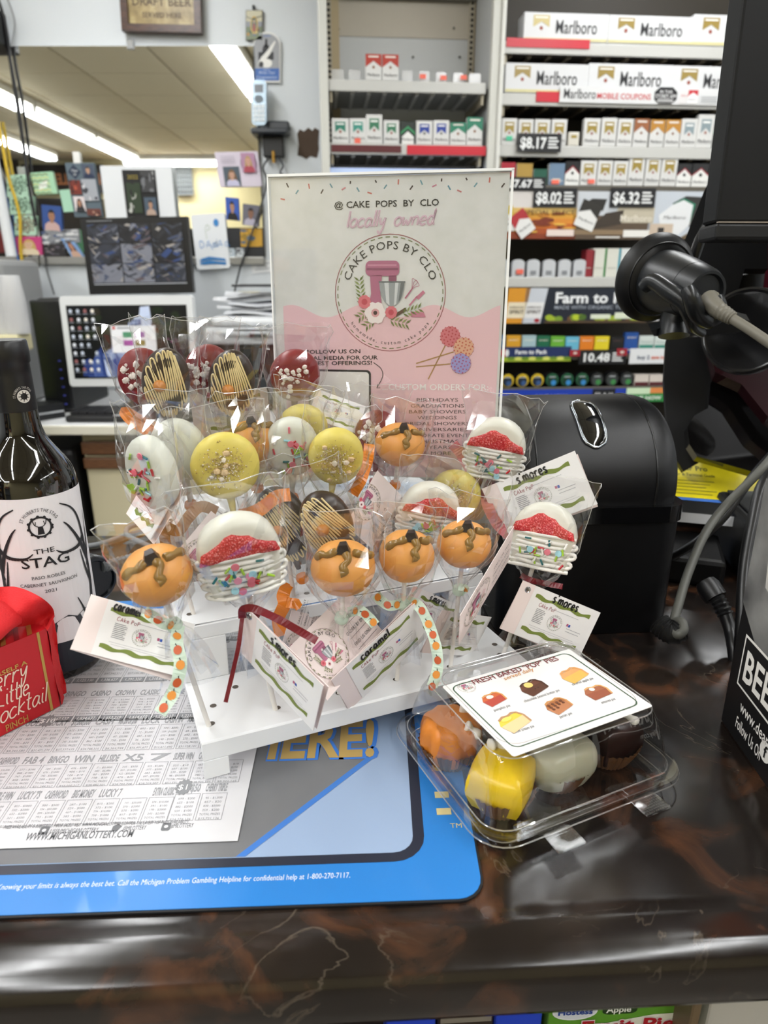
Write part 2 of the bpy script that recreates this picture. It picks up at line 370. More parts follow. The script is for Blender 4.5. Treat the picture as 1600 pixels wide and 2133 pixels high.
for x, ys, w in rows:
    for i, y in enumerate(ys): fixture(x, y, 'white twin tube ceiling light %s, %s from the front wall' % (w, ORD[i]))
fixture(-3.8, -2.2, 'white twin tube ceiling light at far left by the left wall'); fixture(-2.49, -3.15, 'white twin tube ceiling light set crosswise by the front wall', PI/2)
# what the mirror shows of the room behind the viewer
def vx(px, py, Y=9.3):
    p = aY(px, py, Y); return V((p.x, 2*YB-Y, p.z))
g = G(frame((0, YF+.06, 0), (-1, 0, 0), (0, 0, 1)))
t = thing('lit_sign', (-4.2, YF+.06, 2.4), 'long dark sign board with orange lettering over the cooler on the front wall', 'sign')
g.mat(M('241b17', .4)).box((3.45, 2.36, 0), (4.45, 2.68, .05)); g.build('board', t)
g = G(frame((0, YF+.112, 0), (-1, 0, 0), (0, 0, 1))).mat(M('c07a4a', .5)); g.text("IT'S MILLER TIME", 3.95, 2.46, .17, align='c', width=.92, bold=.02); g.build('lettering', t)
t = thing('lit_sign', (-5.1, YF+.06, 2.4), 'dark sign board with white letters left of the orange lettered one', 'sign')
G(frame((0, YF+.06, 0), (-1, 0, 0), (0, 0, 1))).mat(M('352d2a', .4)).box((4.5, 2.36, 0), (5.5, 2.74, .05)).build('board', t)
G(frame((0, YF+.112, 0), (-1, 0, 0), (0, 0, 1))).mat(M('d9d6cd', .5)).text('WATER', 5.0, 2.46, .26, align='c', width=.85, bold=.03).build('lettering', t)
t = thing('drink_cooler', (-4.5, YF+.5, 0), 'black drinks cooler with dark glass doors under the sign boards', 'cooler')
G().mat(M('191614', .3)).box((-5.6, YF+.05, 0), (-3.3, YF+.7, 2.25), .02).build('body', t)
for i in range(3):
    x = -5.55+i*.76
    d = G().mat(M('2a2622', .1)).box((x, YF+.7, .15), (x+.72, YF+.74, 2.15), .01).build('door', t)
    gg = G()
    for r in range(4):
        for q in range(7):
            gg.mat(M(rnd.choice(['8a3a2a', 'c9a24a', '3c6a4a', '4a5f8a', 'b9b2a4', '7a2f2f']), .5)); gg.box((x+.05+q*.09, YF+.742, .3+r*.45), (x+.12+q*.09, YF+.75, .55+r*.45))
    gg.build('products_behind_glass', d, kind='stuff')
p = vx(358, 337); q = vx(402, 405)
w1 = G(frame((0, YF+.03, 0), (-1, 0, 0), (0, 0, 1))).mat(M('3b4247', .2)).box((-q.x, q.z, 0), (-p.x, p.z, .02)).build('window_1', kind='structure')
g = G(frame((0, YF+.055, 0), (-1, 0, 0), (0, 0, 1))).mat(M('75797a', .5))
for i in range(9): a = -q.x+(q.x-p.x)*i/8; g.box((a-.008, q.z, 0), (a+.008, p.z, .01))
for i in range(8): b = q.z+(p.z-q.z)*i/7; g.box((-q.x, b-.008, .011), (-p.x, b+.008, .02))
g.build('window_bars', w1, kind='stuff')
t = thing('merchandise_shelf', (-2.3, YF+.3, 0), 'grey shelf unit with orange and red boxes below the barred window', 'shelf')
G().mat(M('7b8182', .5)).box((-2.9, YF+.05, 0), (-1.9, YF+.1, 1.95)).box((-2.9, YF+.1, .3), (-1.9, YF+.45, .33)).box((-2.9, YF+.1, 1.0), (-1.9, YF+.45, 1.03)).box((-2.9, YF+.1, 1.62), (-1.9, YF+.45, 1.65)).build('rack', t)
for i in range(7):
    bx = G().mat(M(['c2542a', 'd8a23a', 'b23b35', 'c9c3b5', '8f3b2c', 'd07a38', '5a4a7a'][i], .5)).box((-2.88+i*.14, YF+.15, 1.651), (-2.76+i*.14, YF+.4, 1.651+.12+.05*(i % 3)), .004).build('stock_box', None, '%s stock box on the top shelf below the barred window' % ['burnt orange', 'mustard', 'red', 'pale grey', 'rust brown', 'light orange', 'purple'][i], 'box', 'boxes on the shelf behind the viewer')
# ---------------------------------------------------------------- mirror wall
FW = lambda Y: frame((0, Y, 0), (1, 0, 0), (0, 0, 1))
ax = aY(56, 330, YB).x; bx_ = aY(541, 330, YB).x
def mirror_w(x0, x1, label):
    z0 = aY(250, 535, YB).z; z1 = aY(250, 98, YB).z
    t = thing('mirror', ((x0+x1)/2, YB, z0), label, 'mirror')
    G(FW(YB-.012)).mat(M('f4f6f4', .015, metal=1)).box((x0, z0, -.008), (x1, z1, 0)).build('glass', t)
    for e0, e1 in ((x0-.005, x0), (x1, x1+.003)): G(FW(YB-.012)).mat(M('2b2d2c', .4)).box((e0, z0, -.010), (e1, z1, .002)).build('edge_strip', t)
    G(FW(YB-.012)).mat(M('9b9b97', .35, metal=.6)).box((x0, z0-.03, -.010), (x1, z0, .012), .003).build('bottom_channel', t)
    G(FW(YB-.012)).mat(STEEL).box(((x0+x1)/2-.012, z1-.012, 0), ((x0+x1)/2+.012, z1+.02, .006), .002).build('mirror_clip', t)
mirror_w(ax, bx_, 'large wall mirror reflecting the ceiling lights behind the monitors'); mirror_w(ax-1.2, ax-.006, 'left wall mirror beside the dark vertical seam')
def aff(px4, Y=None, fn=None):
    """unit-square frame from picture corners TL, TR, BR, BL on the wall plane Y"""
    f = fn or (lambda x, y: aY(x, y, Y)); TL, TR, BR, BL = [f(*p_) for p_ in px4]
    ux = BR-BL; uy = TL-BL; n = ux.cross(uy).normalized(); m = MX((ux, uy, n)).transposed().to_4x4(); m.translation = BL; return m, ux.length, uy.length
def B4(x0, y0, x1, y1): return [(x0, y0), (x1, y0), (x1, y1), (x0, y1)]
def wcard(name, label, cat, px4, Y, col, draw=None, th=.004, group=None, rough=.45, part='print', bev=0):
    if len(px4) == 4 and not isinstance(px4[0], tuple): px4 = B4(*px4)
    X, w, h = aff(px4, Y)
    t = thing(name, X @ V((.5, 0, 0)), label, cat, group)
    g = G(X).mat(M(col, rough)); g.prism([(0, 0), (1, 0), (1, 1), (0, 1)] if not bev else [(p_[0]/w, p_[1]/h) for p_ in rr(0, 0, w, h, bev)], -th, 0)
    g.build('card', t)
    if draw:
        g = G(X @ MX.Translation((0, 0, .0012))); draw(g, h/w); g.build(part, t)
    return t
def portrait(bg, skin, hair, shirt, long_hair=False, x0=0, y0=0, x1=1, y1=1, h=0):
    def f(g, ar):
        P = lambda x, y: (x0+(x1-x0)*x, y0+(y1-y0)*y); sx = x1-x0; sy = y1-y0; ks = min(1, ar*sy/sx)
        g.mat(M(bg, .5)).rect(x0, y0, x1, y1, h)
        if long_hair: g.mat(M(hair, .6)).poly([P(*p_) for p_ in [(.2, .12), (.26, .6), (.36, .8), (.5, .87), (.64, .8), (.74, .6), (.82, .12)]], h+.0003)
        g.mat(M(shirt, .6)).poly([P(*p_) for p_ in [(.1, 0), (.14, .22), (.3, .33), (.5, .36), (.7, .33), (.86, .22), (.92, 0)]], h+.0006)
        g.mat(M(skin, .6)).poly([P(*p_) for p_ in [(.42, .3), (.58, .3), (.58, .5), (.42, .5)]], h+.0009)
        g.disc(*P(.5, .58), .165*sx, h+.0012, 18, .21*sy)
        g.mat(M(hair, .6)).poly([P(.5+.18*math.cos(a), .6+.24*math.sin(a)) for a in [PI*i/10 for i in range(11)]]+[P(*p_) for p_ in [(.33, .66), (.4, .72), (.5, .7), (.6, .73)]], h+.0015)
        g.mat(M('3a2622', .6)); g.disc(*P(.44, .58), .018*sx, h+.0018, 8); g.disc(*P(.56, .58), .018*sx, h+.0018, 8); g.mat(M('9a4f48', .6)).rect(*P(.45, .47), *P(.55, .485), h+.0018)
    return f
def blobs(cols, n, seed, big=.35, bg=None):
    r_ = random.Random(seed)
    def f(g, ar):
        if bg: g.mat(M(bg, .5)).rect(0, 0, 1, 1, -.0004)
        for i in range(n):
            x, y = r_.random(), r_.random(); w, h = r_.uniform(.06, big), r_.uniform(.05, big); a0 = r_.random()*6
            pts = [(min(1, max(0, x+w*math.cos(a0+a)*r_.uniform(.5, 1))), min(1, max(0, y+h*math.sin(a0+a)*r_.uniform(.5, 1)))) for a in [2*PI*k/6 for k in range(6)]]
            g.mat(M(r_.choice(cols), .5)).poly(pts, i*.00004)
    return f
def multi(*fs):
    def f(g, ar):
        X = g.X
        for i, q in enumerate(fs): g.X = X @ MX.Translation((0, 0, .0022*i)); q(g, ar)
        g.X = X
    return f
def sub(x0, y0, x1, y1, q):
    def f(g, ar):
        X = g.X; g.X = X @ MX.Translation((x0, y0, 0)) @ MX.Diagonal((x1-x0, y1-y0, 1, 1)); q(g, ar*(y1-y0)/(x1-x0)); g.X = X
    return f
def txt(s, x, y, size, col='1a1a1c', align='c', bold=0, **kw):
    def f(g, ar): g.mat(M(col, .6)).text(s, x, y, size, .0006, align, sx=ar*kw.get('sq', 1), bold=bold, shear=kw.get('shear', 0))
    return f
def fill(col, x0=0, y0=0, x1=1, y1=1): return lambda g, ar: g.mat(M(col, .5)).rect(x0, y0, x1, y1)
YM = YB-.02
# framed beer sign
X, w, h = aff([(245, -95), (418, -88), (421, 70), (256, 66)], YB-.03)
t = thing('framed_sign', X @ V((.5, 0, 0)), 'brass beer sign in a brown wooden frame above the mirror', 'sign')
wood = ramp_mat('dark_frame_wood', 'Object', 30, [(.3, '2e1d16'), (.7, '5a3b2c')], .35, stretch=(1, 1, 6))
g = G(X).mat(wood); fw, fh = .085, .1
for a, b in (((0, 0), (1, fh)), ((0, 1-fh), (1, 1)), ((0, fh), (fw, 1-fh)), ((1-fw, fh), (1, 1-fh))): g.box((*a, -.02), (*b, .012))
g.build('frame', t)
G(X).mat(ramp_mat('brass_plate', 'Object', 25, [(.3, '7d6a3d'), (.5, 'a08a55'), (.75, 'c2b07c')], .35)).box((fw, fh, -.02), (1-fw, 1-fh, -.004)).build('brass_plate', t)
g = G(X @ MX.Translation((0, 0, -.003))).mat(M('4f3a20', .5)); g.text('DRAFT BEER', .5, .36, .15, align='c', width=.74, bold=.015); g.text('SERVED HERE', .5, .2, .1, align='c', width=.5, bold=.012)
for i in range(5): g.rect(.12+i*.18, .52, .125+i*.18, .88)
for i in range(3): g.rect(.12, .55+i*.14, .86, .555+i*.14)
g.build('lettering', t)
# stained glass plaque
def saint(g, ar):
    g.mat(M('c9c4a8', .3)).rect(.03, .62, .97, .98); g.mat(M('6d7a5a', .3)).rect(.03, .02, .97, .45); g.mat(M('8b8f98', .3)).rect(.03, .45, .97, .62)
    for i in range(7): g.mat(M(['b8862f', '3f5a3a', '8a8f6a', '5a6a8a', 'c7b27a', '70503a', '9aa0a0'][i], .3)).disc(.15+.12*i, .2+.07*(i % 3), .1, .0003, 6, .06)
    g.mat(M('c9a54f', .3)).disc(.5, .5, .22, .0006, 16, .3); g.mat(M('4d6f6a', .3)).disc(.5, .5, .15, .0009, 14, .24); g.mat(M('a3503f', .3)).poly([(.4, .3), (.6, .3), (.55, .55), (.45, .55)], .0012); g.mat(M('d5b08d', .4)).disc(.5, .62, .06, .0012, 10, .045)
    g.mat(M('2c2a26', .4)).line([(.03, .78), (.35, .7), (.97, .8)], .02, .0015)
t = wcard('stained_glass_plaque', 'small stained glass plaque of a robed figure on the white wall above the arched plaque', 'plaque', B4(512, 21, 547, 84), YB-.012, '2b2620', saint, .006)
G(FW(YB-.012)).mat(DKG).tube([(aY(530, 22, YB).x, aY(530, 22, YB).z, -.004), (aY(529, 13, YB).x, aY(529, 13, YB).z, 0)], .005, 8).build('hook', t)
# arched plaque
X, w, h = aff(B4(527, 66, 584, 172), YB-.012)
t = thing('arched_plaque', X @ V((.5, 0, 0)), 'grey arch topped plaque with a dome and quill, blue lower panel', 'plaque')
arch = lambda m: [(m, m), (1-m, m), (1-m, .72)]+[(.5+(.5-m)*math.cos(a), .72+(.28-m)*math.sin(a)) for a in [PI*i/14 for i in range(1, 14)]]+[(m, .72)]
G(X).mat(M('e6e6e4', .4)).prism(arch(0), -.008, 0).build('board', t)
g = G(X @ MX.Translation((0, 0, .0012))); g.mat(M('9c9ea2', .4)).poly(arch(.04)); g.mat(M('2f62b0', .4)).rect(.04, .04, .96, .28, .0005)
g.mat(M('2c2d31', .5)).rect(.2, .45, .75, .6, .0005).disc(.48, .62, .14, .0005, 16, .14).rect(.44, .7, .52, .86, .0005)
g.mat(M('ecebe6', .4)).poly([(.18, .36), (.3, .34), (.62, .56), (.82, .8), (.78, .82), (.5, .62), (.3, .5)], .001).disc(.5, .38, .2, .0008, 12, .09); g.mat(M('1d1d20', .4)).disc(.3, .36, .09, .0012, 10, .06)
g.mat(M('3f74c4', .5)).text('Capitol', .5, .9, .06, .001, 'c', sx=h/w); g.mat(M('cfe0f5', .5)).text('Write Your', .5, .17, .085, .001, 'c', width=.6, shear=.2).text('Congressman', .5, .08, .075, .001, 'c', width=.75, shear=.2).text('Support', .5, .24, .045, .001, 'c', sx=h/w)
g.build('picture', t)
# cordless handset and wall base
X, w, h = aff([(525, 168), (552, 170), (556, 262), (526, 262)], YB-.06)
t = thing('cordless_phone', X @ V((.5, 0, 0)), 'silver cordless handset standing in a black wall cradle', 'phone')
G(X).mat(M('8fa0ac', .25, metal=.4)).prism([(p_[0]/w, p_[1]/h) for p_ in rr(0, 0, w, h, .014)], -.02, .012).build('handset', t, ang=40)
g = G(X @ MX.Translation((0, 0, .0125))); g.mat(M('26323c', .2)).rect(.2, .72, .8, .9); g.mat(M('5a6872', .3)).disc(.5, .58, .3, 0, 16, .09)
g.build('display', t)
for r in range(4):
    for c in range(3): G(X @ MX.Translation((0, 0, .0125))).mat(M('dfe5e8', .3)).box((.12+c*.27, .08+r*.1, 0), (.33+c*.27, .155+r*.1, .003)).build('key', t)
a = aY(524, 250, YB-.05); b = aY(602, 282, YB-.05)
G(FW(YB-.05)).mat(M('2b3036', .35)).box((a.x, b.z, -.045), (b.x, b.z+.02, .04), .006).box((a.x+.055, b.z+.02, -.045), (b.x, a.z, -.01), .006).build('cradle', t)
a = aY(547, 283, YB-.03); b = aY(592, 328, YB-.03)
t = thing('wall_jack_box', (a.x, YB, b.z), 'black box on the wall under the phone cradle with cords hanging', 'box')
G(FW(YB-.02)).mat(BLK).box((a.x, b.z, -.015), (b.x, a.z, .02), .005).build('casing', t); G(FW(YB-.02)).mat(M('b58a3c', .3, metal=.7)).tube([((a.x+b.x)/2, b.z+.02, .021), ((a.x+b.x)/2, b.z-.02, .021)], .006).build('plug', t)
for pts, c, nm in (([(560, 328), (548, 350), (556, 380), (540, 440), (520, 500), (500, 560), (487, 615)], '2c2d30', 'thin dark cord hanging from the wall box down to the printer'), ([(578, 328), (590, 345), (584, 360), (605, 372), (612, 362)], '4a4c50', 'grey cord looping right of the wall box')):
    G().mat(M(c, .5)).tube(spl([aY(x, y, YB-.035) for x, y in pts], 4), .004, 6).build('cord', None, nm, 'cord')
# bare patch on the wall
X, w, h = aff(B4(620, 266, 664, 330), YB-.001)
G(X).mat(M('4a3a2c', .8, bump=.5, bscale=60)).prism([(0, .1), (.05, .45), (-.02, .8), (.1, .95), (.3, .88), (.5, 1), (.7, .9), (.8, 1), (1, .92), (.97, .5), (1, .3), (.9, .02), (.6, .08), (.4, -.02), (.2, .06)], -.001, .002).build('trim_2', None, 'dark brown bare patch in the white wall left of the rack', kind='structure')
for nm, pts, c, r in (('black cable hanging over the mirror seam at far left', [(-10, -20), (6, 30), (16, 80), (22, 130), (37, 210), (48, 290), (58, 370), (68, 430), (76, 470)], '1b1b1d', .006), ('thin grey cable drooping on the wall at top left', [(12, -10), (24, 20), (31, 50), (27, 80), (24, 97)], '8c8f92', .003),
                      ('yellow cable hanging down the left mirror', [(-5, 250), (5, 300), (18, 370), (34, 420), (42, 460), (43, 520), (52, 570), (72, 622)], 'd8b52c', .006), ('blue cable running beside the yellow one', [(-6, 370), (6, 420), (24, 470), (38, 540), (60, 590), (80, 625)], '3768b0', .004),
                      ('thin dark cable hanging below the mirror to the computer tower', [(94, 532), (97, 560), (106, 590), (113, 614)], '3a3b3e', .003)):
    G().mat(M(c, .45)).tube(spl([aY(x, y, YB-.03) for x, y in pts], 4), r, 6).build('cable', None, nm, 'cable')
G().mat(M('dfe2e4', .3)).tube([aY(-14, 330, YB-.12), aY(24, 534, YB-.12)], .02, 10).build('white_pole', None, 'white vertical tube at the far left edge in front of the mirror', 'pole', ang=40)
# cards, photographs and papers stuck on the mirror
def mint(seed, cols=('4f6b57', '8fae97', 'dff0e2')):
    def f(g, ar):
        g.mat(M('b9dcc4', .5)).rect(0, 0, 1, 1)
        for k in range(5):
            for j in range(10):
                a = 2*PI*j/10+k*.3; r = .1+.085*k; g.mat(M(cols[(j+k) % 2], .5)).disc(.5+r*math.cos(a), .52+r*.9*math.sin(a), .045+.006*k, .0004, 6)
    return f
def zig(g, ar):
    g.mat(M('a9d8b4', .5)).rect(0, 0, 1, 1)
    for k in range(7):
        g.mat(M(['7c7a34', 'd6cf7a'][k % 2], .5)).line([(i*.13, min(1, max(0, .02+k*.14+(.06 if i % 2 else 0)))) for i in range(7)], .05, .0004)
    g.mat(M('f0f6ea', .5)).poly([(.22, .2), (.62, .3), (.7, .62), (.3, .5)], .0008); g.mat(M('5a6a4a', .5)).text('Thanks', .46, .38, .14, .0012, 'c', sx=ar, shear=.2)
mg = 'cards and photos stuck to the mirror'
for nm, lb, q, c, d in (('greeting_card', 'mint card with a dark rosette, topmost of the three at the left mirror', [(14, 365), (50, 363), (60, 408), (15, 410)], 'c4e6cd', mint(1)),
    ('greeting_card', 'mint card with a net pattern, middle of the three at the left mirror', [(20, 410), (60, 407), (70, 445), (21, 447)], 'c4e6cd', mint(2)),
    ('greeting_card', 'mint card with a brown rosette, lowest of the three at the left mirror', [(30, 449), (70, 446), (76, 490), (31, 490)], 'c4e6cd', mint(3, ('6b5a4c', '9a8f7a'))),
    ('greeting_card', 'green card with olive zigzags and a white banner right of the mirror seam', [(63, 360), (105, 357), (119, 403), (74, 406)], 'bfe3c4', zig),
    ('greeting_card', 'small plain mint card beside the class collage', [(123, 396), (143, 395), (158, 440), (133, 442)], 'a9d6bb', None),
    ('photo_print', 'portrait of a person with fair hair on a pink background, low on the left mirror', [(32, 493), (73, 493), (88, 531), (34, 531)], 'd0508a', portrait('c8407e', 'd9b394', 'c9a865', 'e3d3b4', True)),
    ('photo_print', 'portrait of a child in a checked shirt on deep blue', [(86, 426), (121, 428), (130, 482), (90, 478)], '2c4f92', portrait('2c4f92', 'a87a5c', '15110f', 'c9a9a4')),
    ('photo_print', 'portrait of a person with long brown hair on light blue beside the black monitor', [(126, 497), (164, 494), (174, 535), (150, 536)], '7fa3d2', portrait('7fa3d2', 'b9866a', '5a3826', 'c9a48f', True)),
    ('photo_print', 'grey group photo under the checked shirt portrait', [(86, 482), (165, 478), (166, 505), (90, 510)], '8a8d92', blobs(['3a3b40', 'c9c9cc', '6c6f75', 'e1e1e1', '4a5a80'], 26, 4, .2)),
    ('photo_print', 'dark snapshot strip along the mirror bottom edge', [(90, 508), (128, 506), (138, 534), (92, 534)], '1d1c20', blobs(['3a3436', '55505a', '141316', '7a7074'], 18, 5, .2))):
    wcard(nm, lb, 'photo' if nm == 'photo_print' else 'card', q, YM, c, d, .003, mg)
def collage(g, ar):
    g.mat(M('5d6d78', .5)).rect(0, 0, 1, 1); g.mat(M('27344a', .5)).poly([(.05, .83), (.28, .7), (.5, .83), (.28, .97)], .0005); g.mat(M('e8ecee', .5)).text('Class', .28, .84, .06, .001, 'c', sx=ar, shear=.2).text('23', .28, .77, .06, .001, 'c', sx=ar)
sn = lambda cols, s: blobs(cols, 14, s, .3, cols[0])
wcard('class_collage', 'blue grey class of 23 photo collage taped to the mirror left of the white poster', 'poster', [(135, 339), (202, 338), (215, 452), (156, 452)], YM, '5d6d78',
      multi(collage, sub(.55, .72, .97, .97, portrait('4a5568', 'c29a7f', '2a2320', '23304e')), sub(.03, .42, .42, .68, sn(['7a2f22', '3c1a16', 'b5543a'], 8)), sub(.47, .3, .98, .7, sn(['a9adb5', '3c3f47', '6a6d77', 'd8d8da'], 9)), sub(.1, .1, .48, .38, portrait('e1d6d6', 'b98a70', '3a2620', '2b2b30', True)), sub(.5, .02, .98, .15, sn(['6d3a30', 'c9a08a', '3a2a26'], 10))), .003)
G(FW(YM)).mat(M('f0efec', .5)).box((aY(151, 316, YM).x, aY(151, 340, YM).z, 0), (aY(165, 316, YM).x, aY(151, 316, YM).z, .002)).build('tape_strip', None, 'strip of white tape above the class collage', 'tape')
wcard('white_poster', 'large white poster board with black 2022 photo collage leaning above the black monitor', 'poster', [(208, 345), (352, 343), (367, 455), (222, 455)], YM-.02, 'e8ebee',
      multi(sub(.3, .02, .77, .92, lambda g, ar: g.mat(M('111113', .5)).rect(0, 0, 1, 1)), txt('2022', .37, .75, .11, 'b7a349', 'l'), sub(.34, .1, .54, .68, sn(['2a3a24', '161616', '6b7a5a', 'c9c9c2'], 11)), sub(.56, .5, .75, .9, sn(['3c3c3e', '17171a', '707276', '9a9a9c'], 12)), sub(.58, .06, .75, .4, portrait('4a5a6a', 'b78e74', '2a1f1a', 'b9a090'))), .006)
wcard('photo_card', 'pale lilac announcement card with an oval portrait at the mirror top right', 'card', [(447, 317), (539, 316), (546, 388), (458, 390)], YM, 'd9cfdc',
      multi(fill('dbd1df'), sub(.14, .02, .52, .58, portrait('4c5a66', 'cda28a', '7a5b3a', 'c9c6e0', True)), lambda g, ar: g.mat(M('9c7f96', .5)).disc(.76, .66, .19, 0, 20, .3), sub(.6, .4, .92, .95, portrait('b58aa8', 'd3a28c', 'b89a6a', 'b04a58', True)), lambda g, ar: [g.mat(M('a7a0ae', .5)).rect(.12, .68+i*.06, .45, .695+i*.06) for i in range(4)]), .003, bev=.012)
wcard('photo_print', 'portrait of a person in a black shirt on royal blue, taped on the mirror', 'photo', [(469, 410), (501, 412), (499, 460), (472, 457)], YM, '2f59b4', portrait('2f59b4', 'b58a6c', '15110f', '16161a'), .003)
wcard('photo_print', 'portrait of a person in a pale shirt on grey, right of the blue portrait', 'photo', [(506, 424), (539, 424), (539, 472), (505, 468)], YM, '6b6a76', portrait('6b6a76', '8a6450', '14100e', 'b8b3c4'), .003)
wcard('photo_collage', 'black photo collage with a golden field picture at the mirror lower right', 'poster', [(473, 474), (546, 474), (551, 538), (476, 537)], YM, '1b1d22',
      multi(sub(.36, .38, .96, .97, sn(['c99a2e', 'd9b34a', '9a7a24', '5a6a7a'], 15)), sub(.03, .02, .2, .32, sn(['b9c4cc', '5a6a5a', 'e1e4e6'], 16)), sub(.23, .02, .45, .33, sn(['cfd4d6', '3a3a3e', '8a8f94'], 17))), .004)
def drawing(g, ar):
    r_ = random.Random(3)
    g.mat(M('3a86c8', .6)).disc(.72, .83, .08, 0, 14, .07)
    for k in range(16): y = .09+.1*r_.random(); g.line([(.1+.1*r_.random(), y), (.4, y+.04*r_.random()), (.85+.05*r_.random(), y-.03*r_.random())], .014, .0003+k*.0001)
    g.hand('DAd', .16, .4, .075, .012, .0005, sx=ar*1.4); g.hand('sAd', .55, .4, .075, .012, .0005, sx=ar*1.4); g.line([(.5, .36), (.52, .44), (.55, .35)], .012, .0005)
    g.mat(M('a8b89a', .6)).line(spl([V((.4, .55, 0)), V((.38, .72, 0)), V((.45, .8, 0)), V((.52, .74, 0)), V((.42, .7, 0))], 4), .01, .0005)
wcard('child_drawing', 'white sheet with blue crayon scribbles taped on the mirror right of the black monitor', 'drawing', [(397, 447), (470, 445), (480, 558), (411, 562)], YM-.005, 'eceff2', drawing, .003, bev=.01)
def notice(g, ar):
    g.mat(M('8d8f92', .6))
    for i, (w_, s) in enumerate(((.8, .1), (.5, .1), (.7, .1))): g.rect(.5-w_/2, .72-i*.22, .5+w_/2, .78-i*.22)
wcard('notice', 'small white printed notice below the mirror beside the sign holder', 'notice', [(523, 545), (562, 541), (568, 566), (526, 570)], YB-.004, 'e7e8e9', notice, .002)
wcard('switch_plate', 'beige wall plate above the printer', 'switch', B4(495, 607, 540, 622), YB-.004, 'dcd8c4', None, .006)
p = aY(-14, 18, YB-.06); q = aY(7, 95, YB-.06)
t = thing('wall_speaker', (p.x, YB, q.z), 'black speaker box on the wall at the top left corner', 'speaker')
G(FW(YB-.06)).mat(BLK).box((p.x-.15, q.z, -.058), (q.x, p.z, .03), .006).build('cabinet', t); G(FW(YB-.03)).mat(DKG).box((p.x-.14, q.z+.01, .001), (q.x-.01, p.z-.01, .003)).build('grille', t)
# ---------------------------------------------------------------- back desk
zd = .9142
def bx(name, parent, a, b, m, bev=.004, **k): return G().mat(m).box(a, b, bev).build(name, parent, **k)
t = thing('back_desk', (-.75, 2.5, zd-.03), 'long white desk top along the back wall carrying the computer', 'desk')
bx('desk_top', t, (-2.3, 2.2, zd-.03), (-.236, YB-.001, zd), M('e4e5e6', .35), .006)
bx('front_edge', t, (-2.3, 2.19, zd-.032), (-.236, 2.2, zd-.002), M('e0dccb', .4), .003)
xa = aY(168, 950, 2.26).x
t = thing('base_cabinet', (-.6, 2.55, 0), 'cream base cabinet with brown wooden pull strips under the white desk', 'cabinet')
bx('body', t, (xa, 2.29, 0), (-.24, 2.93, zd-.033), CREAM, .003)
zz = lambda y: aY(200, y, 2.26).z
wp = ramp_mat('pull_wood', 'Object', 40, [(.3, '5a3a24'), (.7, '7d5535')], .45, stretch=(1, 1, 8))
for i in range(2):
    x0 = xa+.01+i*.42; x1 = x0+.41
    d = bx('drawer', t, (x0, 2.27, zz(918)), (x1, 2.29, zd-.04), M('cfc6a4', .5), .004); bx('pull_strip', d, (x0, 2.25, zz(946)), (x1, 2.272, zz(920)), wp, .004)
    d = bx('door', t, (x0, 2.27, .08), (x1, 2.29, zz(950)), M('d6cdab', .5), .004); bx('pull_strip', d, (x0, 2.25, zz(975)), (x1, 2.272, zz(953)), wp, .004)
bx('knee_space_block', None, (-1.25, 2.25, 0), (xa-.02, 2.6, .82), M('141416', .5), .02, label='tall black block standing in for the dark knee space left of the cream cabinet', cat='bin')  # added block stands in for the dark knee space opening
# computer tower
a = aY(62, 615, 2.42); b = aY(140, 800, 2.42)
t = thing('computer_tower', ((a.x+b.x)/2, 2.5, zd), 'black desktop computer tower left of the white monitor', 'computer')
bx('case', t, (a.x+.015, 2.42, zd), (b.x, 2.78, a.z-.01), M('121315', .4), .01)
bx('front_panel', t, (a.x, 2.405, zd+.01), (a.x+.1, 2.42, a.z-.015), M('1d1e21', .3), .006)
for i in range(6): G().mat(M('3a3f90', .4, emit=.25)).box((a.x+.07, 2.402, zd+.03+i*.03), (a.x+.078, 2.405, zd+.035+i*.03)).build('indicator_light', t)
# white all-in-one computer
Yb = 2.38
X, w, h = aff([(122, 617), (405, 612), (412, 803), (146, 805)], Yb)
t = thing('white_computer', X @ V((.5, 0, 0)), 'white framed desktop monitor showing a waterfall wallpaper', 'monitor')
P3 = lambda pts: [(p_[0]/w, p_[1]/h) for p_ in pts]
G(X).mat(M('e9ebec', .3)).prism(P3(rr(0, 0, w, h, .012)), -.035, 0).build('casing', t, ang=40)
g = G(X @ MX.Translation((0, 0, .001))); SE = lambda c: M(c, .3, emit=.4)
g.mat(SE('0a0d10')).rect(.045, .09, .955, .9)
scr = g.build('screen', t)
g = G(X @ MX.Translation((0, 0, .002))); r_ = random.Random(21)
for i in range(46):
    x, y = r_.uniform(.06, .9), r_.uniform(.14, .86); g.mat(SE(r_.choice(['10160f', '1a2416', '0c0f12', '221f16', '142013']))).disc(x, y, r_.uniform(.03, .055), i*.00002, 7, r_.uniform(.04, .05))
for i in range(34):      # falling water
    q = i/33; x = .63-.42*q+r_.uniform(-.03, .03); y = .86-.62*q**.7; g.mat(SE(r_.choice(['5a6c9a', '8d9cc0', '41558c', 'b4bfd6', '2f4378']))).poly([(x-.03, y+.02), (x+.04, y+.03), (x+.05+.06*q, max(.11, y-.16-.1*q)), (x-.05, max(.11, y-.14-.12*q))], .002+i*.00002)
for i in range(12): x = .1+.42*r_.random(); g.mat(SE(r_.choice(['26386e', '3a4f8a', '5468a0']))).poly([(x, .12), (x+.09, .12), (x+.07, .12+.25*r_.random()+.1), (x+.02, .3)], .003+i*.00002)
g.mat(SE('7a4a6a')).disc(.83, .5, .012, .003).disc(.86, .52, .01, .003).disc(.8, .53, .009, .003)
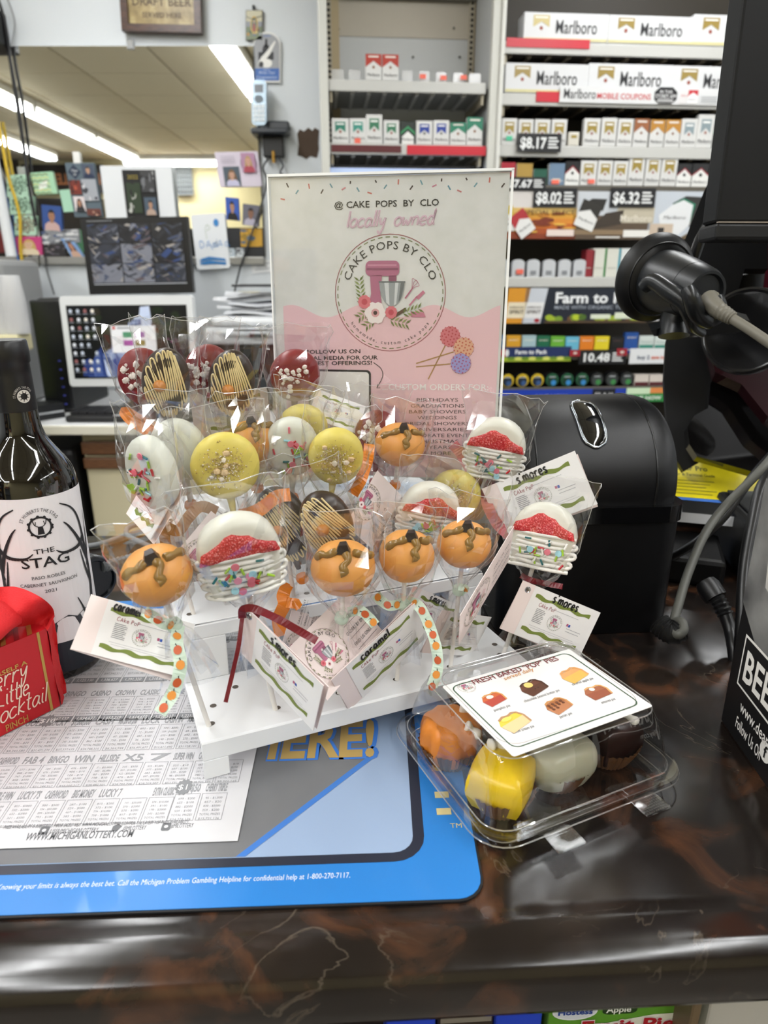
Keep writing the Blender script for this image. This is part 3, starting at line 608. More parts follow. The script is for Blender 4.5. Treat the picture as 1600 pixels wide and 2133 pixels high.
for c in range(4):
    for r in range(8):
        if (c, r) in ((3, 4), (2, 5)): continue
        g.mat(SE(r_.choice(['c9ccd2', 'a8b0bc', 'd8d2c8', '8a5a5a', 'b5bcc8']))).disc(.08+c*.055, .84-r*.092, .014, .0042, 8, .022); g.mat(SE('8a8f98')).rect(.062+c*.055, .805-r*.092, .1+c*.055, .812-r*.092, .0042)
g.mat(SE('e6e7ea')).rect(.37, .38, .71, .68, .005); g.mat(SE('c23a3e')).disc(.395, .655, .012, .0056, 10, .018); g.mat(SE('8a8c92')).rect(.42, .645, .52, .662, .0056)
for i, c in enumerate(('3c8f6a', '8a4f9a', 'a04a9a', '8a7a3a')): g.mat(SE(c)).rect(.46+(i % 2)*.09, .55-(i//2)*.09, .535+(i % 2)*.09, .61-(i//2)*.09, .0056)
g.build('wallpaper', scr)
c = X @ V((.5, 0, 0))
bx('stand', t, (c.x-.09, Yb, zd), (c.x+.1, Yb+.16, zd+.015), BLK, .005); bx('neck', t, (c.x-.04, Yb+.05, zd+.015), (c.x+.05, Yb+.08, c.z+.1), BLK, .005)
# black monitor with camera pictures
X, w, h = aff([(166, 455), (390, 453), (403, 610), (187, 614)], 2.62)
t = thing('black_monitor', X @ V((.5, 0, 0)), 'black monitor showing nine security camera pictures above the white one', 'monitor')
G(X).mat(M('111214', .35)).prism([(0, 0), (1, 0), (1, 1), (0, 1)], -.03, 0).build('casing', t)
scr = G(X @ MX.Translation((0, 0, .001))).mat(SE('0c0c0f')).rect(.05, .11, .96, .95).build('screen', t)
for r in range(3):
    for c_ in range(3):
        g = G(X @ MX.Translation((.055+c_*.3, .155+r*.26, .002)) @ MX.Diagonal((.29, .25, .3, 1)))
        r_ = random.Random(r*3+c_+40); cols = ['2c2f38', '4a4d57', '1a1b20', '6b6d76', '3a4258', '8a8580', '23242a', '50464a', '2b3d66']
        g.mat(SE(r_.choice(cols[:4]))).rect(0, 0, 1, 1)
        for i in range(26):
            x, y = r_.random(), r_.random(); an = r_.choice([.5, 1, 2, 2.5]); l, wd = r_.uniform(.15, .55), r_.uniform(.03, .16); dx, dy = math.cos(an)*l, math.sin(an)*l; K = lambda v: min(1, max(0, v))
            g.mat(SE(r_.choice(cols))).poly([(K(x), K(y)), (K(x+dx), K(y+dy)), (K(x+dx+wd), K(y+dy-wd)), (K(x+wd), K(y-wd))], .001+i*.0003)
        g.build('camera_picture', scr)
G(X @ MX.Translation((0, 0, .002))).mat(SE('9a9da2')).rect(.06, .13, .95, .142).rect(.06, .96, .3, .965).build('status_bar', scr)
c = X @ V((.5, .5, 0)); bx('wall_arm', t, (c.x-.03, 2.655, c.z-.03), (c.x+.03, YB-.021, c.z+.03), DKG, .003)
# keyboard
k0 = aY(135, 868, 2.24); k1 = aY(420, 868, 2.24)
t = thing('keyboard', ((k0.x+k1.x)/2, 2.32, zd), 'black computer keyboard on the white desk', 'keyboard')
bx('base', t, (k0.x, 2.235, zd), (k1.x, 2.4, zd+.022), M('151517', .5), .008)
kw = (k1.x-k0.x-.02)/15
for r in range(5):
    for q in range(15): bx('key', t, (k0.x+.01+q*kw, 2.262+r*.026, zd+.022), (k0.x+.01+(q+.88)*kw, 2.285+r*.026, zd+.03), M('232326', .4), 0)
bx('label_strip', t, (k0.x+.16, 2.24, zd+.022), (k0.x+.3, 2.255, zd+.0235), M('d9dadc', .5), 0); bx('label_strip', t, (k0.x+.14, 2.394, zd+.022), (k0.x+.24, 2.4, zd+.0245), M('d9dadc', .5), 0)
# black flat case left of the keyboard
t = thing('flat_black_case', (-1.3, 2.3, zd), 'flat black case with pale trim lying on the desk left of the keyboard', 'case')
pl = [aZ(60, 815, zd+.06), aZ(225, 812, zd+.06), aZ(250, 822, zd+.06), aZ(92, 880, zd+.06), aZ(40, 890, zd+.06)]
pl = [(p_.x, max(2.2, min(2.38, p_.y))) for p_ in pl]
pl = [(-1.75, 2.37), (-1.14, 2.37), (-1.10, 2.33), (-1.2, 2.21), (-1.75, 2.21)]
G().mat(M('1b1c1f', .4)).prism(pl, zd, zd+.05).build('body', t)
G().mat(M('b8babd', .35)).prism([(p_[0], p_[1]-.004) for p_ in pl], zd+.02, zd+.026).build('trim_strip', t)
# multifunction printer with papers
Yp = 2.42
a = aY(428, 700, Yp); b = aY(600, 718, Yp)
t = thing('printer', ((a.x+b.x)/2, 2.6, b.z), 'pale grey office printer on a black stand behind the sign', 'printer')
lift = b.z
bx('body', t, (a.x-.01, Yp, b.z), (b.x+.08, 2.86, aY(430, 684, Yp).z), M('cfd2d5', .4), .012)
bx('scanner_lid', t, (a.x, Yp+.06, aY(430, 684, Yp).z), (b.x+.08, 2.84, aY(430, 662, Yp).z), M('dcdee0', .4), .02)
bx('control_panel', t, (a.x+.06, Yp-.012, b.z+.03), (b.x+.05, Yp, aY(430, 690, Yp).z), M('c3c8cd', .4), .004); bx('display', t, (aY(520, 700, Yp-.013).x, Yp-.016, aY(520, 702, Yp).z), (aY(556, 700, Yp).x, Yp-.012, aY(520, 695, Yp).z), M('2b3640', .2), 0)
bx('paper_slot', t, (aY(488, 690, Yp).x, Yp-.004, aY(488, 689, Yp).z), (b.x+.05, Yp+.002, aY(488, 686, Yp).z), M('3a3c40', .5), 0)
t = thing('printer_stand', ((a.x+b.x)/2, 2.6, zd), 'black box that carries the pale grey printer', 'stand')
bx('body', t, (a.x+.0, Yp+.03, zd), (b.x+.08, 2.86, lift-.001), M('101113', .5), .008); bx('tray', t, (a.x+.05, Yp+.01, zd+.05), (b.x+.05, Yp+.031, zd+.12), M('2b2d30', .4), .004)
zt = aY(430, 662, Yp).z
for i, (dx, dy, rz, c) in enumerate(((.02, .06, 3, 'e4e6ea'), (.0, .08, -6, 'eef0f3'), (.03, .05, 8, 'dfe2e8'), (-.02, .1, -2, 'f0f1f4'), (.01, .07, 12, 'e8eaee'))):
    zb = zt+.006+i*.0155
    X = MX.Translation((a.x+.16+dx, Yp+.14+dy, zb)) @ MX.Rotation(R(rz), 4, 'Z')
    n = 8; g = G(X).mat(M(c, .6)); w_, d_ = .27, .2
    g.loft([[(-w_/2+w_*k/n, -d_/2, .005*math.sin(k*.9+i)+ .009), (-w_/2+w_*k/n, d_/2, .005*math.sin(k*.7+i*2)+.009), (-w_/2+w_*k/n, d_/2, .005*math.sin(k*.7+i*2)), (-w_/2+w_*k/n, -d_/2, .005*math.sin(k*.9+i))] for k in range(n+1)], True, True, True)
    g.build('paper_stack', None, 'loose white papers on the printer, %s sheaf from the bottom' % ORD[i], 'paper', 'papers piled on the printer', ang=50)
bx('folder', None, (a.x+.09, Yp+.05, zt+.084+.016), (a.x+.5, Yp+.24, zt+.108), M('2b2c30', .5), .003, label='dark folder on top of the papers on the printer', cat='folder')
# cups and shelf at the far left
a = aY(-20, 697, 2.1); b = aY(70, 714, 2.18)
t = thing('cup_shelf', (a.x, 2.2, b.z), 'beige counter ledge at the left edge under the clear cups', 'shelf')
bx('ledge', t, (a.x-.3, 2.085, b.z-.02), (b.x, 2.18, a.z), M('cfc79f', .5), .008); bx('side_panel', t, (a.x-.3, 2.09, 0), (b.x-.03, 2.17, b.z-.02), M('54524c', .5), .004)
zc = a.z
cl = clear('frosted_cup', (.97, .98, .99), .12, .5, .25, .55)
for i, (px, n) in enumerate(((38, 12), (6, 10))):
    x = aY(px, 690, 2.13).x
    for k in range(n):
        z0 = zc+.0005+k*.0075
        G(MX.Translation((x, 2.133, z0))).mat(cl).lathe([(.0335, 0), (.0345, .004), (.027, .085), (.026, .085), (.026, .083)], 20).build('plastic_cup', None, 'clear plastic cup, %s from the bottom of the %s stack on the beige ledge' % (ORD[k], 'right' if i == 0 else 'left'), 'cup', 'stacked clear cups at the left', ang=40)
t = thing('lime_carton', (aY(2, 680, 2.3).x, 2.3, zd), 'lime green carton behind the cups at the left edge', 'carton')
x = aY(2, 680, 2.3).x; bx('carton', t, (x-.04, 2.28, zd), (x+.03, 2.36, zc+.09), M('c3d44a', .5), .003); bx('fold_top', t, (x-.035, 2.3, zc+.09), (x+.025, 2.34, zc+.115), M('e2e6c8', .5), .003)
a = aY(-30, 540, 2.6); b = aY(30, 640, 2.6)
bx('grey_bin', None, (a.x-.1, 2.55, zd), (b.x, 2.85, a.z), M('9b9c9c', .5), .02, label='grey plastic bin at the left edge behind the cups', cat='bin')
# ---------------------------------------------------------------- tobacco rack (its own frame: s along, z up, h towards the viewer)
RO = V((-.19, 2.57, 0)); RA = R(5); RU = V((math.cos(RA), math.sin(RA), 0)); RN = V((math.sin(RA), -math.cos(RA), 0))
RF = frame(RO, RU, (0, 0, 1))
def rk(px, py, h=0):
    p = aP(px, py, RO+RN*h, RN)-RO; return p.dot(RU), p.z
def rbox(name, parent, s0, z0, s1, z1, h0, h1, m, bev=0, **k): return G(RF).mat(m).box((s0, z0, h0), (s1, z1, h1), bev).build(name, parent, **k)
def pbox(name, parent, q, h0, h1, m, bev=0, **k):
    s0, z1 = rk(q[0], q[1], h1); s1, z0 = rk(q[2], q[3], h1); return rbox(name, parent, s0, z0, s1, z1, h0, h1, m, bev, **k)
POST = M('cfcfc8', .4); DBR = M('37322b', .6); LIP = M('c6c6c2', .35); REDL = M('c8152d', .35); MAR = M('5a1d22', .4); GOLD = M('a58f45', .4); SHADE = M('24211d', .6)
sL = rk(664, 100)[0]; s1a = rk(684, 170)[0]; s1b = rk(1012, 185)[0]; sM = rk(1046, 200)[0]; sR = sM+.92
wall_rack = thing('tobacco_rack', RO+RU*.6, 'tall white metal tobacco rack with two bays against the wall', 'rack')
DB = -.28
ZT = 2.45
rbox('upright', wall_rack, sL, 0, sL+.028, ZT, DB, .01, POST, .003); rbox('upright', wall_rack, s1b+.012, 0, s1b+.04, ZT, -.02, .012, POST, .003); rbox('upright', wall_rack, s1b+.04, 0, sM-.002, ZT, -.02, .02, M('dcdcd6', .4), .004)
rbox('side_panel', wall_rack, s1b+.012, 0, s1b+.035, ZT, DB, -.02, M('b9bbbb', .5)); rbox('side_panel', wall_rack, sR, 0, sR+.03, ZT, -.23, .02, POST)
rbox('back_panel', wall_rack, sL+.028, 0, s1b+.02, rk(800, 78, DB)[1], DB-.02, DB, M('cfd2d4', .5)); rbox('back_panel', wall_rack, sL+.028, rk(800, 78, DB)[1], s1b+.02, rk(800, 2, DB)[1], DB-.02, DB+.004, M('c4bdb0', .5)); rbox('back_panel', wall_rack, sL+.028, rk(800, 2, DB)[1], s1b+.02, ZT, DB-.02, DB+.03, M('6a655c', .5))
rbox('back_panel', wall_rack, s1b+.036, 0, sR, ZT, -.245, -.23, DBR)
for s in (sL+.03, s1b-.012):
    st = rbox('slotted_standard', wall_rack, s, 1.2, s+.018, ZT, DB+.005, DB+.02, M('b9b1a0', .4)); g = G(RF).mat(M('1d1a17', .7))
    for i in range(70): g.box((s+.004, 1.25+i*.017, DB+.0195), (s+.014, 1.259+i*.017, DB+.021))
    g.build('slots', st, kind='stuff')
    rbox('edge_strip', wall_rack, s+.018, 1.2, s+.045, ZT, DB+.004, DB+.012, M('bfae8c', .5))
for px, py in ((705, 62), (945, 60), (705, 118), (860, 120), (957, 120)): s, z = rk(px, py, DB); G(RF).mat(SHADE).lathe([(.004, DB+.005), (.004, DB+.0075)], 8, X=MX.Translation((s, z, 0))).build('screw_hole', wall_rack)
def shelf(s0, s1, zf, label, dark=False, h=0, thick=.034, ribs=10):
    DB = -.228 if dark else -.28
    t = thing('rack_shelf', RF @ V(((s0+s1)/2, zf-thick, -.13)), label, 'shelf', None)
    rbox('tray', t, s0, zf-thick+.004, s1, zf-.006, DB+.02, h-.006, M('8f9191', .4) if not dark else M('3a352e', .5)); rbox('lip', t, s0, zf-thick, s1, zf, h-.006, h, LIP, .003)
    for i in range(ribs): s = s0+.02+(s1-s0-.04)*i/(ribs-1); rbox('rib', t, s, zf-thick-.004, s+.012, zf-thick+.004, DB+.04, h-.02, M('c5c6c4', .35) if not dark else M('6b6252', .4))
    for s in (s0+.004, s1-.012): rbox('bracket', t, s, zf-thick-.03, s+.008, zf-thick+.004, DB+.02, h-.01, M('a9a08a', .4))
    return t
zA = rk(850, 177)[1]; zB = rk(850, 304)[1]
shA = shelf(s1a, s1b, zA+.012, 'white metal shelf with two red packs and empty pushers in the left bay'); shB = shelf(s1a, s1b, zB+.006, 'white metal shelf with green and blue packs, maroon and red strips in the left bay')
pbox('price_strip', shB, (690, 301, 836, 318), 0, .003, MAR); pbox('price_strip', shB, (848, 302, 1012, 324), 0, .003, REDL)
def chev(g, w, h, top, col, crest='8a2a2a', tip=None):
    """printed pack front: coloured roof shape over white"""
    g.mat(M(col, .4)).poly([(0, h*top), (w/2, h*(top+.17)), (w, h*top), (w, h), (0, h)] if tip is None else tip, 0)
def pack(s0, z0, s1, z1, style, label, h=-.004, group=None, cat='cigarette pack'):
    w, hh = s1-s0, z1-z0; dp = .022
    base = {'black': '17181a', 'blackgreen': '14201a', 'blackred': '17181a'}.get(style, 'd9d9d7')
    t = thing('cigarette_pack', RF @ V(((s0+s1)/2, z0, h-dp/2)), label, cat, group)
    G(RF).mat(M(base, .35)).box((s0, z0, h-dp), (s1, z1, h), .0015, 1).build('box', t)
    g = G(RF @ MX.Translation((s0, z0, h+.0006))); c = {'gold': 'a08a3e', 'green': '2f7d6a', 'greengold': '3a7a5a', 'teal': '3f9384', 'fullgreen': '147a5c', 'blue': '1f3d9a', 'copper': '9a5f38', 'amber': 'b9822c', 'grey': '8a9aa0', 'red': 'b03a2e', 'blackgreen': '2a8a55', 'blackred': '8f1f2a', 'crimson': 'b01f33', 'goldbox': 'b08f42', 'steel': '6d86a0', 'darkgreen': '1f5a48'}[style]
    if style in ('gold', 'green', 'greengold', 'teal', 'blue', 'grey'):
        g.mat(M(c, .35)).poly([(w*.2, hh*.44), (w*.5, hh*.6), (w*.8, hh*.44), (w*.8, hh*.86), (w*.2, hh*.86)]); g.mat(M('f2f2f0', .4)).rect(w*.28, hh*.74, w*.72, hh*.8, .0004); g.mat(M('9a5a4a' if style != 'blue' else '6a6a6a', .5)).disc(w*.5, hh*.46, w*.08, .0004, 8)
    elif style in ('fullgreen', 'copper', 'amber', 'red'):
        g.mat(M(c, .35)).poly([(0, hh*.5), (w*.5, hh*.74), (w, hh*.5), (w, hh), (0, hh)]); g.mat(M('e8e2da', .4)).rect(w*.18, hh*.87, w*.82, hh*.93, .0004); g.mat(M('8a5a3a', .5)).disc(w*.5, hh*.5, w*.08, .0004, 8)
    elif style in ('blackgreen', 'blackred'):
        g.mat(M('e9e9e6', .35)).poly([(0, 0), (w, 0), (w, hh*.45), (w*.5, hh*.75), (0, hh*.45)]) if style == 'blackred' else g.mat(M(c, .35)).poly([(0, hh*.4), (w*.5, hh*.68), (w, hh*.4), (w, hh*.52), (w*.5, hh*.8), (0, hh*.52)])
        if style == 'blackred': g.mat(M(c, .35)).poly([(0, hh*.45), (w*.5, hh*.75), (w, hh*.45), (w, hh*.52), (w*.5, hh*.82), (0, hh*.52)], .0002); g.mat(M('1c1c1c', .5)).disc(w*.5, hh*.5, w*.1, .0004, 8)
        else: g.mat(M('e9e9e6', .35)).poly([(w*.1, 0), (w*.9, 0), (w*.9, hh*.32), (w*.5, hh*.56), (w*.1, hh*.32)], .0002)
    else: g.mat(M(c, .35)).rect(0, 0, w, hh); g.mat(M('d8d2c0', .4)).rect(w*.25, hh*.1, w*.75, hh*.3, .0004)
    g.mat(M('e9e9e6' if style in ('crimson', 'goldbox', 'steel', 'darkgreen') else '33343a', .5)).text('Marlboro', w*.5, hh*.15, hh*.17, .0008, 'c', width=w*.82)
    g.build('printed_front', t); return t
def sticker(px, py, w=10, hgt=9, h=.004, label='small price sticker', c='f0705c'):
    pbox('price_sticker', None, (px-w/2, py-hgt/2, px+w/2, py+hgt/2), h-.0015, h, M(c, .5), label=label, cat='sticker', group='orange price stickers on the rack')
def row(items, zb, desc, group, h=-.004):
    for i, (x0, x1, yt, st, cl_) in enumerate(items):
        s0, z1 = rk(x0, yt, h); s1, _ = rk(x1, yt, h)
        pack(s0+.0008, zb, s1-.0008, z1, st, '%s cigarette pack, %s from left on %s' % (cl_, ORD[i], desc), h, group)
zr = zA+.0125
row([(761, 795, 112, 'red', 'red and white'), (796, 831, 113, 'red', 'shiny red and white')], zr, 'the upper left shelf', 'packs on the upper left shelf')
PUSH = clear('pusher_plastic', (.96, .97, .98), .1, .5, .2, .45)
for i, (x0, x1) in enumerate(((691, 716), (727, 752), (840, 861), (876, 897), (912, 933), (948, 969), (981, 1006))):
    s0, z1 = rk(x0, 139+i*1.5); s1, _ = rk(x1, 139)
    t = thing('pack_pusher', RF @ V(((s0+s1)/2, zr, -.03)), 'clear plastic pack pusher, %s from left on the upper left shelf' % ORD[i], 'pusher', 'clear pushers on the upper left shelf')
    G(RF).mat(PUSH).prism(rr(s0, zr, s1, z1, .006), -.03, -.026).build('paddle', t); rbox('track', t, s0+.012, zr, s1-.012, zr+.006, -.22, -.026, PUSH)
for i, (px, py) in enumerate(((881, 159), (924, 162), (966, 161))): sticker(px, py, 13, 10, -.012, 'orange price sticker on a clear pusher of the upper left shelf, %s of three' % ('left', 'middle', 'right')[i])
zr2 = zB+.0065
row([(690, 727, 246, 'green', 'pale teal and white'), (728, 763, 246, 'teal', 'mint and white stickered'), (762, 797, 238, 'greengold', 'tall green and white'), (799, 832, 250, 'greengold', 'green gold and white'), (834, 866, 252, 'blackgreen', 'black and bright green'),
     (867, 902, 251, 'blue', 'royal blue and white'), (903, 937, 250, 'blue', 'blue and white'), (938, 972, 255, 'fullgreen', 'green topped'), (973, 1007, 244, 'fullgreen', 'tall green topped')], zr2, 'the lower left shelf', 'packs on the lower left shelf')
sticker(745, 293, 12, 11, -.0015, 'orange price sticker on the second pack of the lower left shelf')
# pale screen behind the sign
X = RF @ MX.Translation((0, 0, -.05)); s0, z1 = rk(688, 349, -.05); s1, _ = rk(1010, 352, -.05)
t = thing('pale_blue_screen', X @ V(((s0+s1)/2, z1-.4, 0)), 'wide pale blue screen under the shelves behind the pink sign', 'screen')
G(X).mat(BLK).box((s0-.012, z1-.34, -.03), (s1+.012, z1+.012, 0), .003).build('casing', t); G(X).mat(M('b4c6ea', .3, emit=.5)).box((s0, z1-.33, 0), (s1, z1, .002)).build('panel', t)
bx('stand', t, (X @ V(((s0+s1)/2-.05, 0, -.03)))-V((0, 0, 0)), X @ V(((s0+s1)/2+.05, z1-.33, -.01)), BLK, .003)
# right bay
Y1, Y2, Y3, Y4, Y5, Y6, Y7, Y8 = 100, 200, 308, 391, 583, 752, 812, 940
zs = [rk(1200, y)[1] for y in (89, 197, 304, 386, 577, 738, 806, 938)]
names = ['top shelf of the right bay holding cartons', 'second shelf of the right bay holding cartons behind the coupon banner', 'third shelf of the right bay with gold packs', 'fourth shelf of the right bay above the picture cards', 'fifth shelf of the right bay with lighters and tall boxes', 'sixth shelf of the right bay with coloured pouches', 'seventh shelf of the right bay with round tins', 'bottom visible shelf of the right bay']
shs = [shelf(sM, sR-.005, z, 'grey metal '+n, True, 0, .036 if i in (0, 1, 2, 4) else .02, 14) for i, (z, n) in enumerate(zip(zs, names))]
for i in (3, 5, 6, 7):
    for ch in shs[i].children:
        if ch.name.startswith('lip'): ch.data.materials[0] = M('5b564d', .5)
pbox('price_strip', shs[0], (1056, 78, 1228, 102), 0, .003, REDL); pbox('price_strip', shs[1], (1118, 190, 1170, 213), 0, .003, REDL); pbox('price_strip', shs[1], (1499, 196, 1560, 218), 0, .003, REDL)
def carton(q, label, pale=False):
    s0, z1 = rk(q[0], q[1], -.002); s1, z0 = rk(q[2], q[3], -.002); z0 = q[4]; w, hh = s1-s0, z1-z0
    t = thing('cigarette_carton', RF @ V(((s0+s1)/2, z0, -.025)), label, 'carton', 'white cartons on the rack')
    G(RF).mat(M('dadbdd', .35)).box((s0, z0, -.075), (s1, z1, -.002), .002, 1).build('box', t)
    g = G(RF @ MX.Translation((s0, z0, -.0012))); g.mat(M('c9b878' if pale else '9b8440', .35)).poly([(w*.11, hh*.5), (w*.205, hh*.68), (w*.3, hh*.5), (w*.3, hh*.9), (w*.11, hh*.9)]); g.mat(M('f2f2ee', .4)).rect(w*.13, hh*.8, w*.28, hh*.85, .0004)
    g.mat(M('9a4a3a', .5)).disc(w*.205, hh*.46, w*.02, .0004, 8); g.mat(M('2c2d31', .5)).text('Marlboro', w*.37, hh*.3, hh*.66, .0004, 'l', width=w*.5, bold=.004)
    g.mat(M('d6cf9a', .4)).rect(.002, .003, w-.002, hh*.13, .0002); g.build('printed_front', t)
for i, q in enumerate(((1093, 24, 1265, 84), (1270, 30, 1442, 89), (1447, 29, 1619, 92))): carton(q+(zs[0]+.001,), 'white carton with a gold crest, %s from left on the top rack shelf' % ORD[i], i == 0)
for i, q in enumerate(((1054, 130, 1223, 190), (1228, 131, 1398, 192), (1402, 136, 1572, 195))): carton(q+(zs[1]+.001,), 'white carton with a gold crest, %s from left on the second rack shelf' % ORD[i])
def sign(name, label, cat, q, h0, h1, col, draw, part='lettering', rough=.4):
    s0, z1 = rk(q[0], q[1], h1); s1, z0 = rk(q[2], q[3], h1); w, hh = s1-s0, z1-z0
    t = thing(name, RF @ V(((s0+s1)/2, z0, h1)), label, cat)
    G(RF).mat(M(col, rough)).box((s0, z0, h0), (s1, z1, h1)).build('panel', t)
    g = G(RF @ MX.Translation((s0, z0, h1+.001)) @ MX.Diagonal((w, hh, 1, 1))); draw(g, hh/w); g.build(part, t); return t
def coupons(g, ar):
    g.mat(M('2c2d31', .5)).text('Marlboro', .02, .24, .85, 0, width=.2, bold=.002); g.mat(M('d0343c', .5)).text('MOBILE COUPONS', .225, .26, .5, 0, width=.335, bold=.005)
    g.mat(M('17181b', .4)).poly([(.58, .3), (.61, .03), (.69, .03), (.72, .3), (.72, .75), (.69, 1.04), (.61, 1.04), (.58, .75)], .0005); g.mat(M('f0f0f0', .5)).text('IN THIS', .65, .66, .28, .001, 'c', width=.08, bold=.004).text("STORE'S APP", .65, .38, .32, .001, 'c', width=.13, bold=.004)
    for i in range(3): g.rect(.6, .14+i*.07, .7, .17+i*.07, .001)
    g.mat(M('e0dede', .5)).poly([(.73, .1), (.78, .05), (.8, .95), (.75, .95)], .0005); g.mat(M('c8323c', .5)).text('50% off', .77, .5, .15, .001, 'c', width=.05); g.mat(M('f3f3f3', .5)).rect(.79, .1, .85, .9, .001); g.mat(M('c8323c', .4)).poly([(.79, .55), (.82, .75), (.85, .55), (.85, .9), (.79, .9)], .0014)
    g.mat(M('2c2d31', .5)).text('Marlboro', .82, .28, .14, .0014, 'c', width=.05); g.mat(M('d8dadb', .5)).rect(.865, .12, .985, .6, .0005); g.mat(M('9a9c9f', .5))
    for i in range(4): g.rect(.875, .18+i*.1, .975, .22+i*.1, .001)
sign('coupon_banner', 'long white coupon banner with a black octagon on the second rack shelf', 'banner', (1168, 178, 1500, 220), .004, .008, 'dedfe0', coupons)
def price(t_, small=True):
    def f(g, ar):
        g.mat(M('eef0f0', .5)).text(t_, .05, .2, .82, 0, width=.6, bold=.03)
        if small:
            for i in range(4): g.rect(.7, .2+i*.17, .93-.04*(i % 2), .29+i*.17)
    return f
for q, t_, w_ in (((1080, 277, 1168, 317), '$8.17', 'under the gold packs of the third shelf'), ((1055, 368, 1136, 396), '$7.67', 'beside the pink sign, partly hidden'), ((1113, 391, 1200, 432), '$8.02', 'at the top of the orange picture card'), ((1274, 391, 1363, 432), '$6.32', 'between the brown and the grey picture cards')):
    sign('price_sign', 'black %s price sign %s' % (t_, w_), 'price sign', q, .009, .013, '15161a', price(t_))
gr = 'packs on the third shelf of the right bay'
row([(1046, 1079, 246, 'gold', 'gold and white stickered'), (1081, 1113, 248, 'gold', 'gold and white'), (1115, 1148, 248, 'gold', 'gold and white'), (1150, 1183, 248, 'gold', 'gold and white'), (1218, 1253, 246, 'gold', 'gold and white'), (1255, 1288, 245, 'gold', 'gold and white'), (1289, 1322, 247, 'gold', 'gold and white'), (1323, 1355, 247, 'copper', 'copper and white'), (1357, 1388, 249, 'amber', 'amber topped'), (1389, 1421, 249, 'amber', 'amber topped right'),
     (1422, 1456, 247, 'grey', 'grey teal and white'), (1457, 1492, 238, 'grey', 'tall grey and white'), (1491, 1527, 240, 'blackgreen', 'black and green')], zs[2]+.0005, 'the third right shelf', gr)
s0, z1 = rk(1186, 274); s1, _ = rk(1209, 274); t = thing('lighter', RF @ V((s0, zs[2], -.02)), 'small pale lighter box in the gap of the third rack shelf', 'lighter')
G(RF).mat(M('d6d2c6', .4)).box((s0, zs[2]+.0005, -.03), (s1, z1, -.004), .003).build('box', t); G(RF).mat(GOLD).box((s0+.01, zs[2]+.025, -.0045), (s1-.01, z1-.01, -.003)).build('label_patch', t)
sticker(1061, 288, 12, 10, -.0015, 'green price sticker on the first gold pack', '4fc39a')
row([(1044, 1075, 338, 'crimson', 'plain crimson'), (1077, 1111, 340, 'goldbox', 'plain gold'), (1112, 1141, 352, 'darkgreen', 'dark green'), (1145, 1178, 340, 'steel', 'steel blue'), (1179, 1210, 335, 'blackred', 'black red and white'), (1211, 1246, 334, 'gold', 'gold and white'), (1247, 1279, 334, 'gold', 'gold and white'), (1280, 1311, 335, 'gold', 'gold and white'), (1313, 1347, 321, 'gold', 'tall gold and white'), (1348, 1380, 325, 'gold', 'tall gold and white second'), (1381, 1415, 325, 'gold', 'tall gold and white third'), (1413, 1444, 340, 'blackred', 'black red and white'), (1445, 1480, 340, 'blackred', 'black red and white last')], zs[3]+.0005, 'the fourth right shelf', 'packs on the fourth shelf of the right bay')
sticker(1157, 379, 15, 9, .0, 'orange price sticker on the steel blue pack'); sticker(1232, 378, 13, 9, .0, 'orange price sticker on a gold pack of the fourth shelf')
def tiltpack(g, cx, cy, w, hgt, an, cap, wht='e6e6e4', h=.001, ar=1):
    X = g.X; g.X = X @ MX.Translation((cx, cy, h)) @ MX.Diagonal((1, 1/ar, 1, 1)) @ MX.Rotation(an, 4, 'Z')
    g.mat(M(wht, .4)).rect(-w/2, -hgt/2, w/2, hgt/2); g.mat(M(cap, .4)).poly([(-w/2, 0), (0, hgt*.22), (w/2, 0), (w/2, hgt/2), (-w/2, hgt/2)], .0003); g.mat(M('2c2d31', .5)).text('Marlboro', 0, -hgt*.25, hgt*.14, .0006, 'c', width=w*.8); g.X = X
def card_a(g, ar):
    for i, c in enumerate(('8a3a1a', 'a84c1c', 'c2661e', 'd98a2c', 'e0a23a', 'd9b86a')): g.mat(M(c, .5)).rect(0, i*.11, 1, i*.11+.11)
    g.mat(M('d9d4d0', .5)).rect(0, .66, 1, 1); blobs(['9a4a1c', 'c9822c', 'e3b24a', '7a2f16'], 22, 31, .16)(_shift(g, .002, .1, .5), ar)
    g.X = g.X0; tiltpack(g, .0, .42, .2, .33, .15, 'c9b04a', ar=ar, h=.006); tiltpack(g, .22, .32, .24, .33, .65, 'b03038', ar=ar, h=.008); g.mat(M('5a2f14', .5)).text('SPECIAL SELECT', .24, .52, .13, .007, 'l', width=.72, bold=.01); g.mat(M('e9d8d0', .5)).rect(.58, .06, .97, .2, .007)
def _shift(g, h, y0, hh):
    g.X0 = g.X; g.X = g.X @ MX.Translation((0, y0, h)) @ MX.Diagonal((1, hh, 1, 1)); return g
def card_b(g, ar):
    g.mat(M('c9ced4', .5)).rect(0, .5, 1, 1); g.mat(M('5a4a3a', .5)).rect(0, 0, 1, .5); g.mat(M('c2b9a4', .5)).poly([(.5, .35), (1, .35), (1, .68), (.55, .68)], .0005); g.mat(M('3a3026', .5)).poly([(.2, .2), (.6, .32), (.62, .62), (.4, .55)], .0008); g.mat(M('8a7458', .5)).rect(0, .1, 1, .2, .0003)
    g.mat(M('25231f', .5)).poly([(.1, .72), (.22, .85), (.4, .84), (.36, .6), (.2, .6)], .001); tiltpack(g, .18, .5, .25, .3, -.35, '2c2a26', ar=ar, h=.002); g.mat(M('e6e0d2', .5)).text('Marlboro', .58, .38, .2, .0015, 'l', width=.4, bold=.01); g.mat(M('e9e7e2', .5)).rect(.64, .05, .98, .2, .001).rect(.3, .03, .6, .06, .001)
